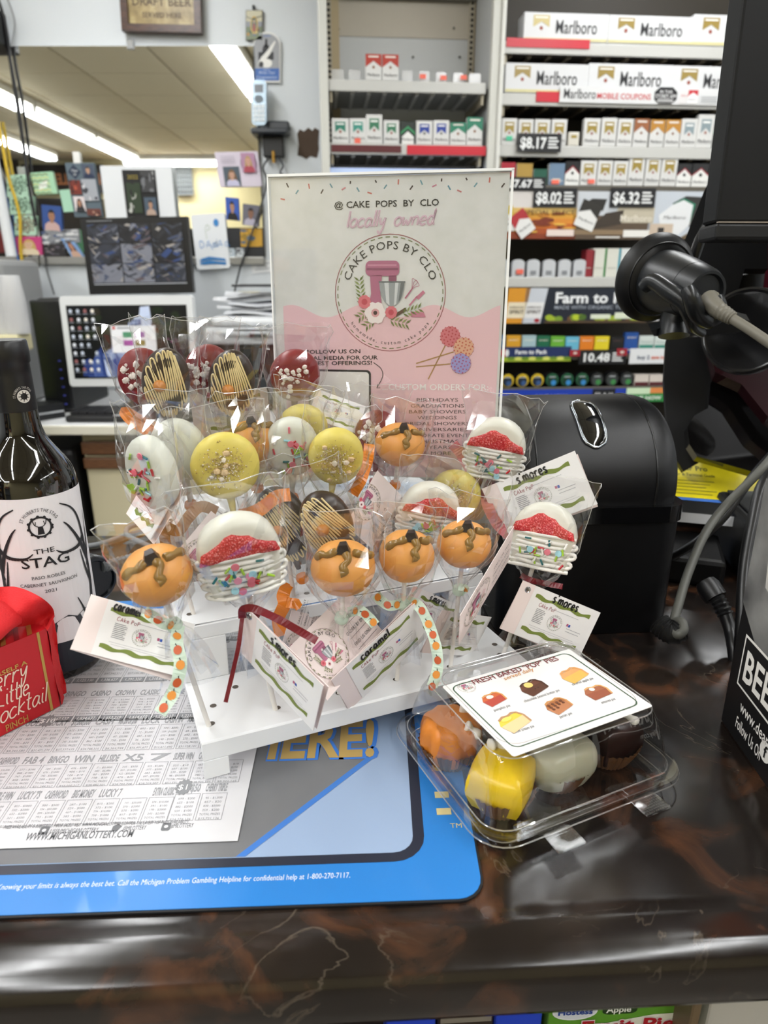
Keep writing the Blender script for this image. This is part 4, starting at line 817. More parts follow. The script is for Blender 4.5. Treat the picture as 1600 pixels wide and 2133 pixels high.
def card_c(g, ar):
    g.mat(M('c6cdd6', .5)).rect(0, 0, 1, 1); g.mat(M('2f2e2c', .5)).poly([(.35, .75), (.55, .9), (.95, .88), (.8, .45), (.7, .2)], .0005); g.mat(M('1f7a5c', .5)).poly([(.35, .73), (.52, .86), (.72, .74), (.66, .3)], .0008); g.mat(M('e6e8ea', .5)).poly([(.15, .5), (.35, .72), (.52, .82), (.68, .72), (.66, .3), (.5, .08), (.2, .2)], .0012)
    g.mat(M('2c2d31', .5)).text('Marlboro', .4, .42, .1, .0016, 'c', width=.36, shear=.3); g.mat(M('cbb9a6', .5)).rect(.03, .0, .4, .32, .0018); g.mat(M('2f2a26', .5)).rect(.16, .12, .26, .24, .0022); g.mat(M('6a5a44', .5)).poly([(.5, 0), (1, 0), (1, .3), (.75, .2)], .0009)
sign('picture_card', 'orange sunset picture card with tilted packs under the $8.02 sign', 'poster', (1058, 398, 1197, 498), .003, .006, 'd9d4d0', card_a, 'picture'); sign('picture_card', 'brown and white picture card with a tilted white pack in the middle', 'poster', (1198, 398, 1356, 499), .003, .006, 'c9ced4', card_b, 'picture'); sign('picture_card', 'pale grey picture card with a green edged pack beside the black stand', 'poster', (1358, 398, 1475, 498), .003, .006, 'c6cdd6', card_c, 'picture')
# lighters and tall boxes
for i, (x0, x1) in enumerate(((1046, 1062), (1069, 1095), (1101, 1127), (1134, 1160), (1167, 1192), (1198, 1224))):
    s0, z1 = rk(x0, 540); s1, _ = rk(x1, 540)
    t = thing('lighter_tube', RF @ V(((s0+s1)/2, zs[4], -.02)), 'white round topped dispenser tube, %s from left on the fifth shelf' % ORD[i], 'dispenser', 'white tubes on the fifth shelf')
    g = G(RF).mat(M('c9ccd0', .35)); g.prism([(s0, zs[4]+.0005), (s1, zs[4]+.0005), (s1, z1-.014)]+[((s0+s1)/2+(s1-s0)/2*math.cos(a), z1-.014+.014*math.sin(a)) for a in [PI*k/8 for k in range(1, 8)]]+[(s0, z1-.014)], -.03, -.006); g.build('body', t, ang=40)
    G(RF).mat(M('8a8d92', .4)).box((s0+.012, zs[4]+.008, -.0065), (s1-.014, zs[4]+.022, -.004)).build('mark', t)
sticker(1083, 566, 14, 10, .0, 'orange price sticker on a white dispenser tube')
for i, (x0, x1, yt, c, e) in enumerate(((1224, 1237, 520, '8f2a33', '6a1f28'), (1238, 1262, 517, 'dcdcd2', '3f8a4a'), (1268, 1291, 517, 'dcdcd2', '2f9ab0'), (1297, 1320, 517, 'dfe3e2', '58b0c9'))):
    s0, z1 = rk(x0, yt); s1, _ = rk(x1+5, yt); t = thing('tall_box', RF @ V(((s0+s1)/2, zs[4], -.03)), '%s tall box, %s from left right of the white tubes' % (('dark red', 'white and green edged', 'white and teal edged', 'white and light blue edged')[i], ORD[i]), 'box', 'tall boxes on the fifth shelf')
    G(RF).mat(M(c, .4)).box((s0, zs[4]+.0005, -.06), (s1, z1, -.006), .001, 1).build('box', t); g = G(RF).mat(M(e, .4)).box((s1-.007, zs[4]+.001, -.006), (s1-.0005, z1-.001, -.005)); g.mat(M('b9b9b0', .5)).box((s0+.004, zs[4]+.03, -.006), (s1-.012, zs[4]+.033, -.005)); g.build('edge_stripe', t)
def farm(g, ar):
    g.mat(M('1b2230', .4)).rect(0, 0, 1, 1); r_ = random.Random(5)
    for i in range(26): g.mat(M(r_.choice(['b5c92c', '7a9a2c', '4a6a22', '9fb52a', '6a4a2a']), .5)).disc(.3+.65*r_.random(), .1+.08*r_.random(), .03, .0004+i*.00003, 7, .09)
    g.mat(M('4f3c28', .5)).rect(.28, 0, 1, .07, .0015)
    for x0, c, c2 in ((0, 'd8952c', 'e8dcc0'), (.12, 'c9ced6', 'e6e6e6')):
        g.mat(M(c, .4)).poly([(x0, 0), (x0+.13, 0), (x0+.17, 1), (x0+.02, 1)], .002); g.mat(M(c2, .4)).poly([(x0+.01, .15), (x0+.135, .15), (x0+.15, .6), (x0+.02, .6)], .0024); g.mat(M('4a3f36', .5)).text('SPIRIT', x0+.08, .28, .14, .003, 'c', width=.1, bold=.02).text('AMERICAN', x0+.08, .42, .1, .003, 'c', width=.1)
    g.mat(M('a8202c', .5)).disc(.225, .08, .02, .003, 8, .06)
    g.mat(M('eef0f2', .5)).text('Farm to Pack', .34, .58, .42, .002, 'l', width=.62, bold=.03); g.mat(M('a9b0bc', .5)).text('MADE WITH ORGANIC TOBACCO', .34, .4, .15, .002, 'l', width=.62, bold=.005); g.mat(M('dfe6d0', .5)).rect(.6, .12, .74, .25, .003).rect(.77, .12, .98, .3, .003)
sign('header_banner', 'dark Farm to Pack banner with green leaves below the fifth shelf', 'banner', (1054, 600, 1345, 672), .002, .006, '1b2230', farm)
sign('white_card', 'small blank white card right of the dark banner', 'card', (1328, 630, 1372, 668), .004, .006, 'e0e2e6', lambda g, ar: g.mat(M('9a9ca0', .5)).rect(.2, .2, .8, .26), 'print_line')
for i, (x0, x1, yt, c, nm) in enumerate(((1042, 1055, 699, '2a6a9a', 'blue'), (1056, 1087, 699, 'd9a02c', 'amber yellow'), (1089, 1119, 699, 'a9c4c9', 'pale blue'), (1120, 1148, 700, '1f6a4a', 'dark green'), (1149, 1179, 701, '6ab03a', 'leaf green'), (1180, 1209, 702, '6ab9d4', 'sky blue'), (1210, 1240, 701, 'e07f22', 'orange'), (1241, 1272, 701, 'e3cf2a', 'bright yellow'), (1275, 1303, 702, '17181a', 'black'), (1304, 1333, 693, '1f4f9a', 'tall blue'), (1334, 1365, 700, 'd3dcd8', 'white and teal'), (1366, 1397, 701, 'd3dcd8', 'white and teal last'))):
    s0, z1 = rk(x0, yt); s1, _ = rk(x1, yt); zb = zs[5]+.0005
    t = thing('tobacco_pouch', RF @ V(((s0+s1)/2, zb, -.02)), '%s tobacco pack, %s from left on the sixth shelf' % (nm, ORD[i]), 'tobacco pack', 'coloured packs on the sixth shelf')
    G(RF).mat(M(c, .4)).box((s0+.0008, zb, -.025), (s1-.0008, z1, -.004), .0015, 1).build('box', t)
    g = G(RF @ MX.Translation((s0, zb, -.0034))); w, hh = s1-s0, z1-zb; g.mat(M('efe9da' if nm != 'black' else '6a4a4a', .5))
    if 'white' in nm: g.mat(M('3f8a7a', .5)).rect(.002, hh*.3, w-.002, hh*.5).mat(M('8aa8a0', .5)).text('Newport', w/2, hh*.6, hh*.2, 0, 'c', width=w*.8)
    else:
        g.text('SPIRIT', w/2, hh*.72, hh*.12, 0, 'c', width=w*.7); g.rect(.002, hh*.16, w-.002, hh*.2)
    g.build('printed_front', t)
def farm2(g, ar):
    g.mat(M('20315e', .4)).rect(0, .25, 1, 1); g.mat(M('9fb52a', .5)).rect(0, 0, 1, .3, .0004)
    for i in range(9): g.mat(M('d5d96a' if i % 2 else '6a8a22', .5)).disc(.15+i*.1, .2, .06, .0008, 8, .13)
    g.mat(M('b82a34', .5)).disc(.04, .6, .05, .001, 10, .3); g.mat(M('e6e6e6', .5)).disc(.085, .6, .03, .0014, 10, .25); g.mat(M('eef0f2', .5)).text('Farm to Pack', .2, .52, .4, .001, 'l', width=.45, bold=.03)
sign('shelf_strip', 'small blue Farm to Pack strip on the sixth shelf', 'strip', (1044, 723, 1188, 752), .001, .005, '20315e', farm2)
sign('price_sign', 'black $10.48 price sign on the sixth shelf', 'price sign', (1208, 729, 1303, 758), .006, .010, '15161a', price('10.48'))
for i, q in enumerate(((1188, 729, 1208, 742), (1286, 726, 1306, 741))): sign('round_tag', 'small red shelf tag %s the $10.48 sign' % ('left of', 'right of')[i], 'tag', q, .010, .012, 'a02430', lambda g, ar: g.mat(M('d9c9c0', .5)).disc(.5, .5, .2))
sign('offer_card', 'white offer card reading buy 2 at the right of the sixth shelf', 'card', (1314, 726, 1396, 757), .006, .009, 'e6e8ea', lambda g, ar: (g.mat(M('3a4a6a', .5)).text('buy 2', .18, .3, .36, 0, 'l', width=.3, bold=.02), g.mat(M('d8582c', .5)).text('save now', .52, .3, .36, 0, 'l', width=.42, bold=.02)))
for i in range(11):
    x0 = 1044+i*31.2; x1 = x0+29; st = ('yellow rimmed', 'green and blue', 'black and grey')[0 if i < 3 else 1 if i < 6 else 2] if i < 9 else 'white boxed'
    s0, z1 = rk(x0, 783); s1, _ = rk(x1, 783); zb = zs[6]+.0005; cx = (s0+s1)/2; rad = (s1-s0)/2*.98
    if i < 9:
        t = thing('snuff_tin', RF @ V((cx, zb, -.02)), '%s round tin standing on edge, %s from left on the seventh shelf' % (st, ORD[i]), 'tin', 'round tins on the seventh shelf')
        X = RF @ MX.Translation((cx, zb+rad, 0)); a_, b_, c_ = (('d8b82a', '1d2a3a', '3a5a8a'), ('1f5a3a', '173a2a', '3a8ac9'), ('2a2c2c', '3c4242', '3f8a4a'))[0 if i < 3 else 1 if i < 6 else 2]
        G(X).mat(M('18191b', .35)).lathe([(rad*.98, -.04), (rad, -.036), (rad, -.010), (rad*.96, -.006)], 24).build('can', t, ang=30); g = G(X @ MX.Translation((0, 0, -.005))); g.mat(M(a_, .4)).disc(0, 0, rad*.93, 0, 22).mat(M(b_, .4)).disc(0, -rad*.15, rad*.72, .0004, 20).mat(M(c_, .4)).disc(rad*.2, -rad*.4, rad*.38, .0008, 16).mat(M('b9bcc0', .4)).rect(-rad*.45, rad*.35, rad*.45, rad*.48, .0008); g.build('printed_lid', t)
    else:
        t = thing('snuff_box', RF @ V((cx, zb, -.02)), 'small white and dark red box, %s of two at the seventh shelf end' % ('left', 'right')[i-9], 'box')
        G(RF).mat(M('d9cfc6', .4)).box((s0, zb, -.04), (s1, z1+.004, -.006), .001, 1).build('box', t); G(RF).mat(M('5a2028', .4)).box((s0+.001, zb+.001, -.006), (s1-.001, zb+.014, -.005)).build('band', t)
sign('shelf_strip', 'blue strip with white lettering on the seventh shelf behind the black dome machine', 'strip', (1040, 813, 1306, 836), .001, .005, '1f3fae', lambda g, ar: (g.mat(M('dfe4f2', .5)).text('SAVE NOW', .4, .25, .5, 0, 'c', width=.25, bold=.03), g.mat(M('101218', .5)).rect(.72, .3, .9, 1, .0004).mat(M('e9e9e9', .5)).text('FR & H', .81, .45, .4, .001, 'c', width=.14)))
sign('shelf_strip', 'green and white strip at the right of the seventh shelf', 'strip', (1306, 808, 1384, 836), .006, .009, '2f8a44', lambda g, ar: (g.mat(M('cfe6c4', .5)).rect(0, .55, .6, 1), g.mat(M('e08a4a', .5)).rect(.6, .6, 1, 1), g.mat(M('eef4ea', .5)).text('SAVE NOW', .5, .15, .36, .0006, 'c', width=.8, bold=.03)))
sign('offer_card', 'white and red card low on the rack beside the black dome machine', 'card', (1358, 912, 1418, 940), .002, .005, 'dfe0e2', lambda g, ar: g.mat(M('c0303a', .5)).text('OFFER', .5, .35, .36, 0, 'c', width=.7, bold=.02))
for i, (x0, x1) in enumerate(((1352, 1378), (1380, 1406))):
    s0, z1 = rk(x0, 878, -.02); s1, z0 = rk(x1, 909, -.02); z0 = zs[7]+.0005
    t = thing('tobacco_pouch', RF @ V(((s0+s1)/2, z0, -.03)), 'cream pack with a red circle, %s of two low on the rack' % ('left', 'right')[i], 'tobacco pack'); G(RF).mat(M('d8d0bc', .4)).box((s0, z0, -.05), (s1, z1, -.02), .001, 1).build('box', t); G(RF @ MX.Translation(((s0+s1)/2, z0+(z1-z0)*.45, -.019))).mat(M('9a2430', .5)).disc(0, 0, (s1-s0)*.36, 0, 14).mat(M('e6dcc8', .5)).disc(0, 0, (s1-s0)*.18, .0004, 12).build('roundel', t)
# ---------------------------------------------------------------- serving counter
MARB = marble()
CA = R(3.1)
CX = frame((0, .2605, C), (math.cos(CA), math.sin(CA), 0), (-math.sin(CA), math.cos(CA), 0))   # x along the front edge, y back, z up
t = thing('serving_counter', (0, .6, C-.04), 'dark brown marbled laminate counter with a rounded glossy front edge', 'counter')
prof = [(.668, 0)]+[(y, 0) for y in (.5, .3, .15, .08, .05)]+[(.046-.0006*i*i, .0004*i*i) for i in range(3)]  # flat top then a raised no-drip roll
prof = [(.668, 0), (.5, 0), (.3, 0), (.15, 0), (.07, 0), (.042, .0), (.036, .0008), (.03, .002), (.025, .0025), (.02, .0022)]+[(.016-.016*math.sin(a)+0*a, -.0135+.016*math.cos(a)) for a in [R(10+8*k) for k in range(11)]]+[(.0, -.024), (.0005, -.033), (.003, -.0385), (.010, -.041), (.03, -.041)]
g = G(CX).mat(MARB)
xs = [-1.2+2.4*k/24 for k in range(25)]
g.loft([[(x, y, z) for y, z in prof] for x in xs], close=False)
g.build('worktop', t, ang=50)
G(CX).mat(M('3a2f28', .6)).box((-1.2, .03, -.041), (1.2, .667, -.012)).build('substrate', t)
G(CX).mat(MARB).box((-1.2, .667, -.05), (1.2, .671, 0)).build('back_edge', t)
t2 = thing('candy_cabinet', (0, .6, 0), 'dark panelled base with an open candy shelf under the counter lip', 'cabinet')
for nm, a, b in (('back_panel', (-1.2, .3, 0), (1.2, .32, C-.042)), ('rear_panel', (-1.2, .64, 0), (1.2, .66, C-.051)), ('shelf_board', (-1.2, .02, C-.215), (1.2, .3, C-.2)), ('shelf_board', (-1.2, .02, C-.415), (1.2, .3, C-.4))):
    G(CX).mat(M('3b342d', .5)).box((a[0], a[1], a[2]-C), (b[0], b[1], b[2]-C)).build(nm, t2)
G(CX).mat(M('4a443a', .5)).box((-1.2, .0, -.24), (1.2, .02, -.19)).build('shelf_lip', t2)
# boxes under the lip
def under(px, py, yl):           # picture point -> counter frame at depth yl
    n = V((-math.sin(CA), math.cos(CA), 0)); p = aP(px, py, V((0, .2605, C))+n*yl, n); q = CX.inverted() @ p; return q
def ubox(x0, x1, ytop, yl, dp, name, label, cat, m, draw=None):
    a = under(x0, ytop, yl); b = under(x1, ytop, yl); z0 = -.199; z1 = a.z
    t = thing(name, CX @ V(((a.x+b.x)/2, yl, z0)), label, cat); G(CX).mat(m).box((a.x, yl, z0), (b.x, yl+dp, z1), .001, 1).build('carton', t)
    if draw:
        g = G(CX @ frame((a.x, yl-.0008, z0), (1, 0, 0), (0, 0, 1)) @ MX.Diagonal((b.x-a.x, z1-z0, 1, 1))); draw(g, (z1-z0)/(b.x-a.x)); g.build('printed_front', t)
def pie(g, ar):
    g.mat(M('5f9a2e', .4)).rect(0, 0, 1, 1).mat(M('e8eada', .4)).poly([(.16, 0), (1, 0), (1, .83), (.72, .82), (.5, .76), (.3, .7), (.2, .55)], .0003); g.mat(M('86b83a', .4)).poly([(.0, .0), (.16, 0), (.2, .5), (.3, .7), (.0, .6)], .0005)
    g.mat(M('e9ebf0', .4)).disc(.17, .93, .155, .0008, 24, .12); g.mat(M('b03038', .4)).ring(.17, .93, .001, .001, .0009, 8); g.mat(M('d8dde6', .4)).disc(.17, .93, .14, .0011, 24, .095)
    g.mat(M('1f3f92', .4)).text('Hostess', .17, .905, .11, .0015, 'c', width=.24, bold=.03); g.mat(M('25401a', .4)).rrect(.36, .86, .6, 1, .05, .0006); g.mat(M('f0f2ea', .4)).text('Apple', .47, .9, .12, .0012, 'c', width=.17, bold=.02)
    g.mat(M('f2e6e4', .4)).text('Fruit Pie', .55, .62, .24, .0008, 'c', width=.66, bold=.06); g.mat(M('b01a28', .4)).text('Fruit Pie', .55, .62, .24, .0012, 'c', width=.66, bold=.03)
ubox(1146, 1445, 2096, .07, .12, 'snack_box', 'green and white fruit pie box with a red lettered front under the counter lip', 'box', M('6a9a35', .4), pie)
ubox(1036, 1132, 2099, .07, .12, 'snack_box', 'bright blue snack box left of the green pie box', 'box', M('2b4bd0', .35), lambda g, ar: g.mat(M('dfe3ee', .4)).rect(.1, .3, .9, .4)); ubox(805, 908, 2118, .07, .12, 'snack_box', 'blue snack box at the bottom middle under the counter lip', 'box', M('2b4bd0', .35), lambda g, ar: g.mat(M('dfe3ee', .4)).rect(.1, .3, .9, .4))
ubox(912, 1030, 2112, .075, .1, 'snack_box', 'dark brown wrapped snack box between the two blue boxes', 'box', M('3a3028', .4), lambda g, ar: g.mat(M('8a8378', .4)).rect(.05, .85, .95, .97))
ubox(1450, 1470, 2070, .05, .14, 'shelf_divider', 'brown upright divider right of the green pie box', 'divider', M('6a5840', .5)); ubox(1486, 1640, 2066, .06, .12, 'snack_box', 'plain pale grey box at the bottom right under the lip', 'box', M('b9b6ae', .5), lambda g, ar: g.mat(M('a4a19a', .5)).rect(.02, .5, .98, .52))
# ---------------------------------------------------------------- lottery mat
MXm = frame((.0609, .3143, C+.0003), (math.cos(R(2.4)), math.sin(R(2.4)), 0), (0, 1, 0))      # origin: front right corner; -x to the left
for_shear = MX(((math.cos(R(2.4)), -.01, 0), (math.sin(R(2.4)), 1, 0), (0, 0, 1))).to_4x4(); for_shear.translation = V((.0609, .306, C+.0003)); MXm = for_shear
t = thing('counter_mat', (-.2, .5, C), 'blue lottery counter mat with a prize sheet under clear vinyl', 'mat')
G(MXm).mat(M('0c0d10', .6)).prism(rr(-.56, 0, 0, .41, .016), 0, .0014).build('rubber_base', t)
G(MXm).mat(M('2379c6', .38, coat=.1)).prism(rr(-.558, .0015, -.0015, .408, .015), .0014, .0018).build('blue_border', t)
h0 = .0020
G(MXm).mat(M('1f2536', .4)).prism(rr(-.53, .030, -.034, .385, .02), .0018, h0).build('navy_frame', t)
G(MXm).mat(M('93a8c6', .4)).prism(rr(-.53, .037, -.0415, .38, .013), h0, h0+.0002).build('light_blue_field', t)
M_inv = MXm.inverted()
ml = lambda px, py: (lambda q: (q.x, q.y))(M_inv @ aZ(px, py, C+.0023))
pl = [ml(495, 1770), ml(765, 1578), ml(790, 1455)]
g = G(MXm).mat(ramp_mat('mat_grey', 'Object', 4, [(.35, '55575c'), (.65, '77787a')], .4)); A_, B_ = pl[0], pl[1]
g.poly([(-.53, .0375), (A_[0], .0375), (B_[0], B_[1]), (B_[0]+.012, .38), (-.53, .38)], h0+.0004); g.mat(M('3d76c4', .4)); g.poly([(A_[0], .0375), (A_[0]+.006, .0375), (B_[0]+.006, B_[1]), (B_[0], B_[1])], h0+.0005)
g.build('grey_field', t)
g = G(MXm); q0 = ml(530, 1582); q1 = ml(780, 1578); wH = (q1[0]-q0[0])*2.0
for bd, c, hh in ((.13, '3f7ad0', .0006), (.06, 'b5985a', .0008)): g.mat(M(c, .4)).text('PLAY HERE!', q1[0]+bd*.03, q1[1]+.002, .062, h0+hh, 'r', width=.205+bd*.06, bold=bd*.45)
g.build('lettering', t)
g = G(MXm).mat(M('dfe9f4', .4)); a = ml(730, 1828); b = ml(0, 1850)
g.text('Knowing your limits is always the best bet. Call the Michigan Problem Gambling Helpline for confidential help at 1-800-270-7117.', a[0], a[1], .0058, h0, 'r', width=.213); g.build('helpline_lettering', t)
g = G(MXm).mat(M('cdbf8a', .4)); a = ml(905, 1660)
for i, y in enumerate((.068, .084, .112, .13)): g.box((-.024, y, h0-.0001), (-.014, y+.006, h0+.0002))
g.text('TM', -.016, .056, .006, h0, 'l', X=None); g.build('gold_print', t)
# prize sheet
SX = frame(aZ(495, 1752, C+.0034), (math.cos(R(2.4)), math.sin(R(2.4)), 0), (-.0450, 1, 0))        # origin: front right corner of the sheet
SHM = M('d3d3d6', .5)
G(SX).mat(SHM).prism([(-.45, 0), (0, 0), (0, .335), (-.45, .335)], 0, .0002).build('prize_sheet', t)
sh = G(SX); TX = M('98999c', .6); TD = M('707275', .6); S_inv = SX.inverted(); sl = lambda px, py: (lambda q: (q.x, q.y))(S_inv @ aZ(px, py, C+.0036)); h1 = .0004
r_ = random.Random(2); money = lambda: r_.choice(['%d - $%d,000', '%d - $%d0', '%d - $%d00']) % (r_.randint(2, 900), r_.choice([1, 2, 5, 10, 20, 50]))
def cells(y0, y1, xr, n, wd, lines, foot=False, titles=()):
    for i in range(n):
        x1 = xr-i*wd; x0 = x1-wd*.93; sh.mat(TX).outline(x0, y0, x1, y1, .00035, h1); ty = y1-.004; lh = (y1-y0-(.009 if foot else 0))/(lines+.6)
        for k in range(lines):
            s = 'TOTAL PRIZES' if k == lines-2 else '$%d,%03d,%03d' % (r_.randint(2, 60), r_.randint(100, 999), r_.randint(100, 999)) if k == lines-1 else money()
            sh.mat(TX).text(s, (x0+x1)/2, y1-.0035-(k+.55)*lh, lh*.72, h1, 'c', width=wd*(.62 if k < lines-2 else .75))
        if foot:
            sh.mat(M('8b8d91', .5)).rect(x0, y0, x1, y0+.008, h1); sh.mat(M('e6e6e6', .5)).text('%d,%03d,%03d' % (1, r_.randint(100, 999), r_.randint(100, 999)), (x0+x1)/2, y0+.002, .006, h1+.0002, 'c', width=wd*.7)
        if i < len(titles) and titles[i]: sh.mat(M('9c9ea1', .5)).text(titles[i], (x0+x1)/2, y1+.002, .011, h1, 'c', width=wd*.8, bold=.03)
y = lambda px, py: sl(px, py)[1]
x_r = sl(470, 1665)[0]
cells(y(450, 1708), y(450, 1652), -.014, 2, .019, 6, titles=('CHERRY TRIPLE', 'HIT $50'))
cells(y(300, 1715), y(300, 1662), sl(362, 1665)[0], 16, .0188, 6, titles=('EXTRA CLASSIC', '', 'LUCKY 7', 'BIG MONEY', 'CASHWORD', "LUCKY 7'S", 'TRIPLE WIN', 'CASH', 'GOLD', 'BONUS', 'WILD'))
cells(y(300, 1635), y(300, 1588), -.008, 17, .0188, 6, titles=('', 'CRISS CROSS', 'SUPER WIN', '7', 'X5', 'HILLSIDE', 'WIN', 'BINGO', 'FAB 4', 'CASHWORD', 'GHOSTS', 'STARS', '50X'))
cells(y(300, 1562), y(300, 1510), -.008, 17, .0188, 6, titles=('', '', 'AMAZING', 'CASH IN', 'LUCK', 'WIN $50 OR $100', 'CASH', '$1,000,000', 'LUCKY', 'GOLD'))
cells(y(300, 1500), y(300, 1450), -.008, 15, .0215, 6, True, titles=('', '', '', 'FORTUNE', 'CLASSIC', 'CROWN', 'CASINO', 'BINGO'))
cells(y(300, 1420), y(300, 1355), -.008, 15, .0215, 6, True, titles=('', '', 'EXTREME', 'MEGA', 'DIAMOND'))
cells(y(300, 1338), y(300, 1300), -.008, 15, .0215, 4, True)
for px, py, s in ((383, 1640, '$1'), (100, 1502, '$10')):
    a = sl(px, py); sh.mat(M('87898c', .5)).poly([(a[0]+.0062*(1 if k % 2 else .82)*math.cos(PI*k/12), a[1]+.0085*(1 if k % 2 else .82)*math.sin(PI*k/12)) for k in range(24)], h1+.0001); sh.mat(M('eeeeee', .5)).text(s, a[0], a[1]-.003, .008, h1+.0003, 'c')
def ln(s, pa, pb, size, bold=0, m=TD):
    a, b = sl(*pa), sl(*pb); sh.mat(m).text(s, b[0], (a[1]+b[1])/2, size, h1, 'r', width=b[0]-a[0], bold=bold)
ln('PRIZE AVAILABILITY IS SUBJECT TO PRIOR SALES.  VISIT WWW.MICHIGANLOTTERY.COM FOR THE LATEST TOP PRIZE AVAILABILITY.', (5, 1728), (394, 1714), .0042)
ln('/USER/MICHIGANLOTTERY', (100, 1737), (203, 1733), .0055); ln('@MILOTTERY', (254, 1731), (303, 1728), .0055); ln('#MILOTTERY', (355, 1726), (402, 1723), .0055); ln('WWW.MICHIGANLOTTERY.COM', (50, 1752), (276, 1743), .009, .015)
for px, py in ((90, 1734), (345, 1726)): a = sl(px, py); sh.mat(TD).poly(rr(a[0]-.003, a[1]-.002, a[0]+.003, a[1]+.005, .0015), h1).mat(SHM).disc(a[0], a[1]+.0015, .0014, h1+.0002, 10)
a = sl(241, 1731); sh.mat(TD).poly([(a[0]-.003, a[1]-.001), (a[0]+.001, a[1]), (a[0]+.003, a[1]+.004), (a[0], a[1]+.006), (a[0]-.003, a[1]+.004)], h1)
ln('REMAINING TOP PRIZES', (380, 1341), (478, 1338), .01, .02)
sh.build('prize_print', t)
# ---------------------------------------------------------------- cake pop stand (u along the front, v back, z up; three steps)
SA = R(23); S0 = V((-.131, .406, C+.0045)); SU = V((math.cos(SA), math.sin(SA), 0)); SV = V((-math.sin(SA), math.cos(SA), 0))
SF = MX((SU, SV, V((0, 0, 1)))).transposed().to_4x4(); SF.translation = S0
CARD = M('e6e8ea', .5, bump=.03, bscale=60); SWD = .279
t = thing('cake_pop_stand', SF @ V((SWD/2, .12, 0)), 'white cardboard stepped stand with punched holes full of cake pops', 'stand')
Z1, Z2, Z3 = .031, .083, .138; V1, V2, V3 = .0, .083, .165; VE = .255
def sbox(nm, a, b, p=None, bev=.0008): return G(SF).mat(CARD).box(a, b, bev, 1).build(nm, p or t)
th = .0015
def hole_panel(nm, v0, v1, z, holes):
    pn = sbox(nm, (0, v0, z-th), (SWD, v1, z))
    for u, v in holes: G(SF @ MX.Translation((u, v, z))).mat(M('5a534c', .7)).lathe([(.0026, .0002), (.0, .0004)], 12).build('stick_hole', pn)
us = [.011+.0502*k for k in range(6)]
H1 = [(u, .020) for u in us]+[(u+.026, .061) for u in us[:5]]+[(.016, .042), (.267, .037)]; H2 = [(u, .101) for u in us]+[(u+.025, .14) for u in us[:5]]; H3 = [(u, .185) for u in us]+[(u+.025, .225) for u in us[:5]]
hole_panel('step_top', V1, V2, Z1, H1); hole_panel('step_top', V2, V3, Z2, H2); hole_panel('step_top', V3, VE, Z3, H3)
sbox('front_flap', (0, V1-th, Z1-.0155), (SWD, V1, Z1)); sbox('leg_tab', (0, V1-th, 0), (.0185, V1, Z1-.0155), bev=.0004); sbox('leg_tab', (SWD-.0185, V1-th, 0), (SWD, V1, Z1-.0155), bev=.0004)
for v, za, zb, wins in ((V2, Z1, Z2, ((.036, .125), (.155, .243))), (V3, Z2, Z3, ((.036, .125), (.155, .243)))):   # risers with window cut-outs
    z_ = zb-.014
    sbox('riser', (0, v-th, z_), (SWD, v, zb-th))
    for a, b in () if v == V3 else ((0, wins[0][0]), (wins[0][1], wins[1][0]), (wins[1][1], SWD)): sbox('riser', (a, v-th, za), (b, v, z_))
sbox('back_panel', (0, VE-th, Z3-.03), (SWD, VE, Z3-th)); sbox('rear_leg', (0, VE-th, 0), (.03, VE, Z3-.03)); sbox('rear_leg', (SWD-.03, VE-th, 0), (SWD, VE, Z3-.03))
for u in (0, SWD-th): sbox('side_panel', (u, V2, .022), (u+th, V3, Z2-th)); sbox('side_panel', (u, V3, 0), (u+th, VE-th, Z3-th))
# ---------------------------------------------------------------- sign in its holder
TLs, TRs = aY(563, 370, .69), aY(1063, 357, .655)
SG = frame(TLs, TRs-TLs, (0, .045, 1)); WS = (TRs-TLs).length; gi = SG.inverted(); nS = (SG.to_3x3() @ V((0, 0, 1))).normalized()
def sg(px, py): q = gi @ aP(px, py, TLs, nS); return q.x, q.y
HB = -(.279+.012)      # foot of the holder
t = thing('sign_holder', SG @ V((WS/2, HB, 0)), 'clear upright sign holder with the pink and white cake pop poster', 'sign')
ACR = clear('acrylic', (.985, .99, .99), .03, .35, .03, 0, .3)
G(SG).mat(ACR).box((-.002, HB, .0012), (WS+.002, .0015, .0028)).build('front_sheet', t); G(SG).mat(ACR).box((-.002, HB, -.003), (WS+.002, .0015, -.0014)).build('back_sheet', t)
G(SG).mat(ACR).box((-.002, HB-.002, -.04), (WS+.002, HB, .0028)).build('foot', t)
EDG = M('f4f6f6', .15, spec=.8)  # top fold highlight and lit side edges put into near-white colour
for a, b in (((-.0025, HB, -.003), (-.0012, .0015, .003)), ((WS+.0012, HB, -.003), (WS+.0035, .0015, .003)), ((-.0025, .0002, -.003), (WS+.0035, .0024, .003))): G(SG).mat(EDG).box(a, b).build('highlight_edge', t)
G(SG).mat(ramp_mat('sign_paper', 'Object', 60, [(.3, 'd7d7d3'), (.7, 'e1e0de')], .6)).box((0, -.2765, -.0004), (WS, -.0005, 0)).build('poster_sheet', t)
PINK = M('e6c0c6', .55); hs = .0002
def pt(px, py): return sg(px, py)
def stext(g, s, xa, ya, xb, yb, size, m, bold=0, h=.0004, f=1.0):
    a, b = pt(xa, ya), pt(xb, yb); w = b[0]-a[0]; an = math.atan2(b[1]-a[1], w)
    g.mat(m).text(s, 0, 0, size, h, 'l', width=w, bold=bold, X=MX.Translation((a[0], a[1], 0)) @ MX.Rotation(an, 4, 'Z'))
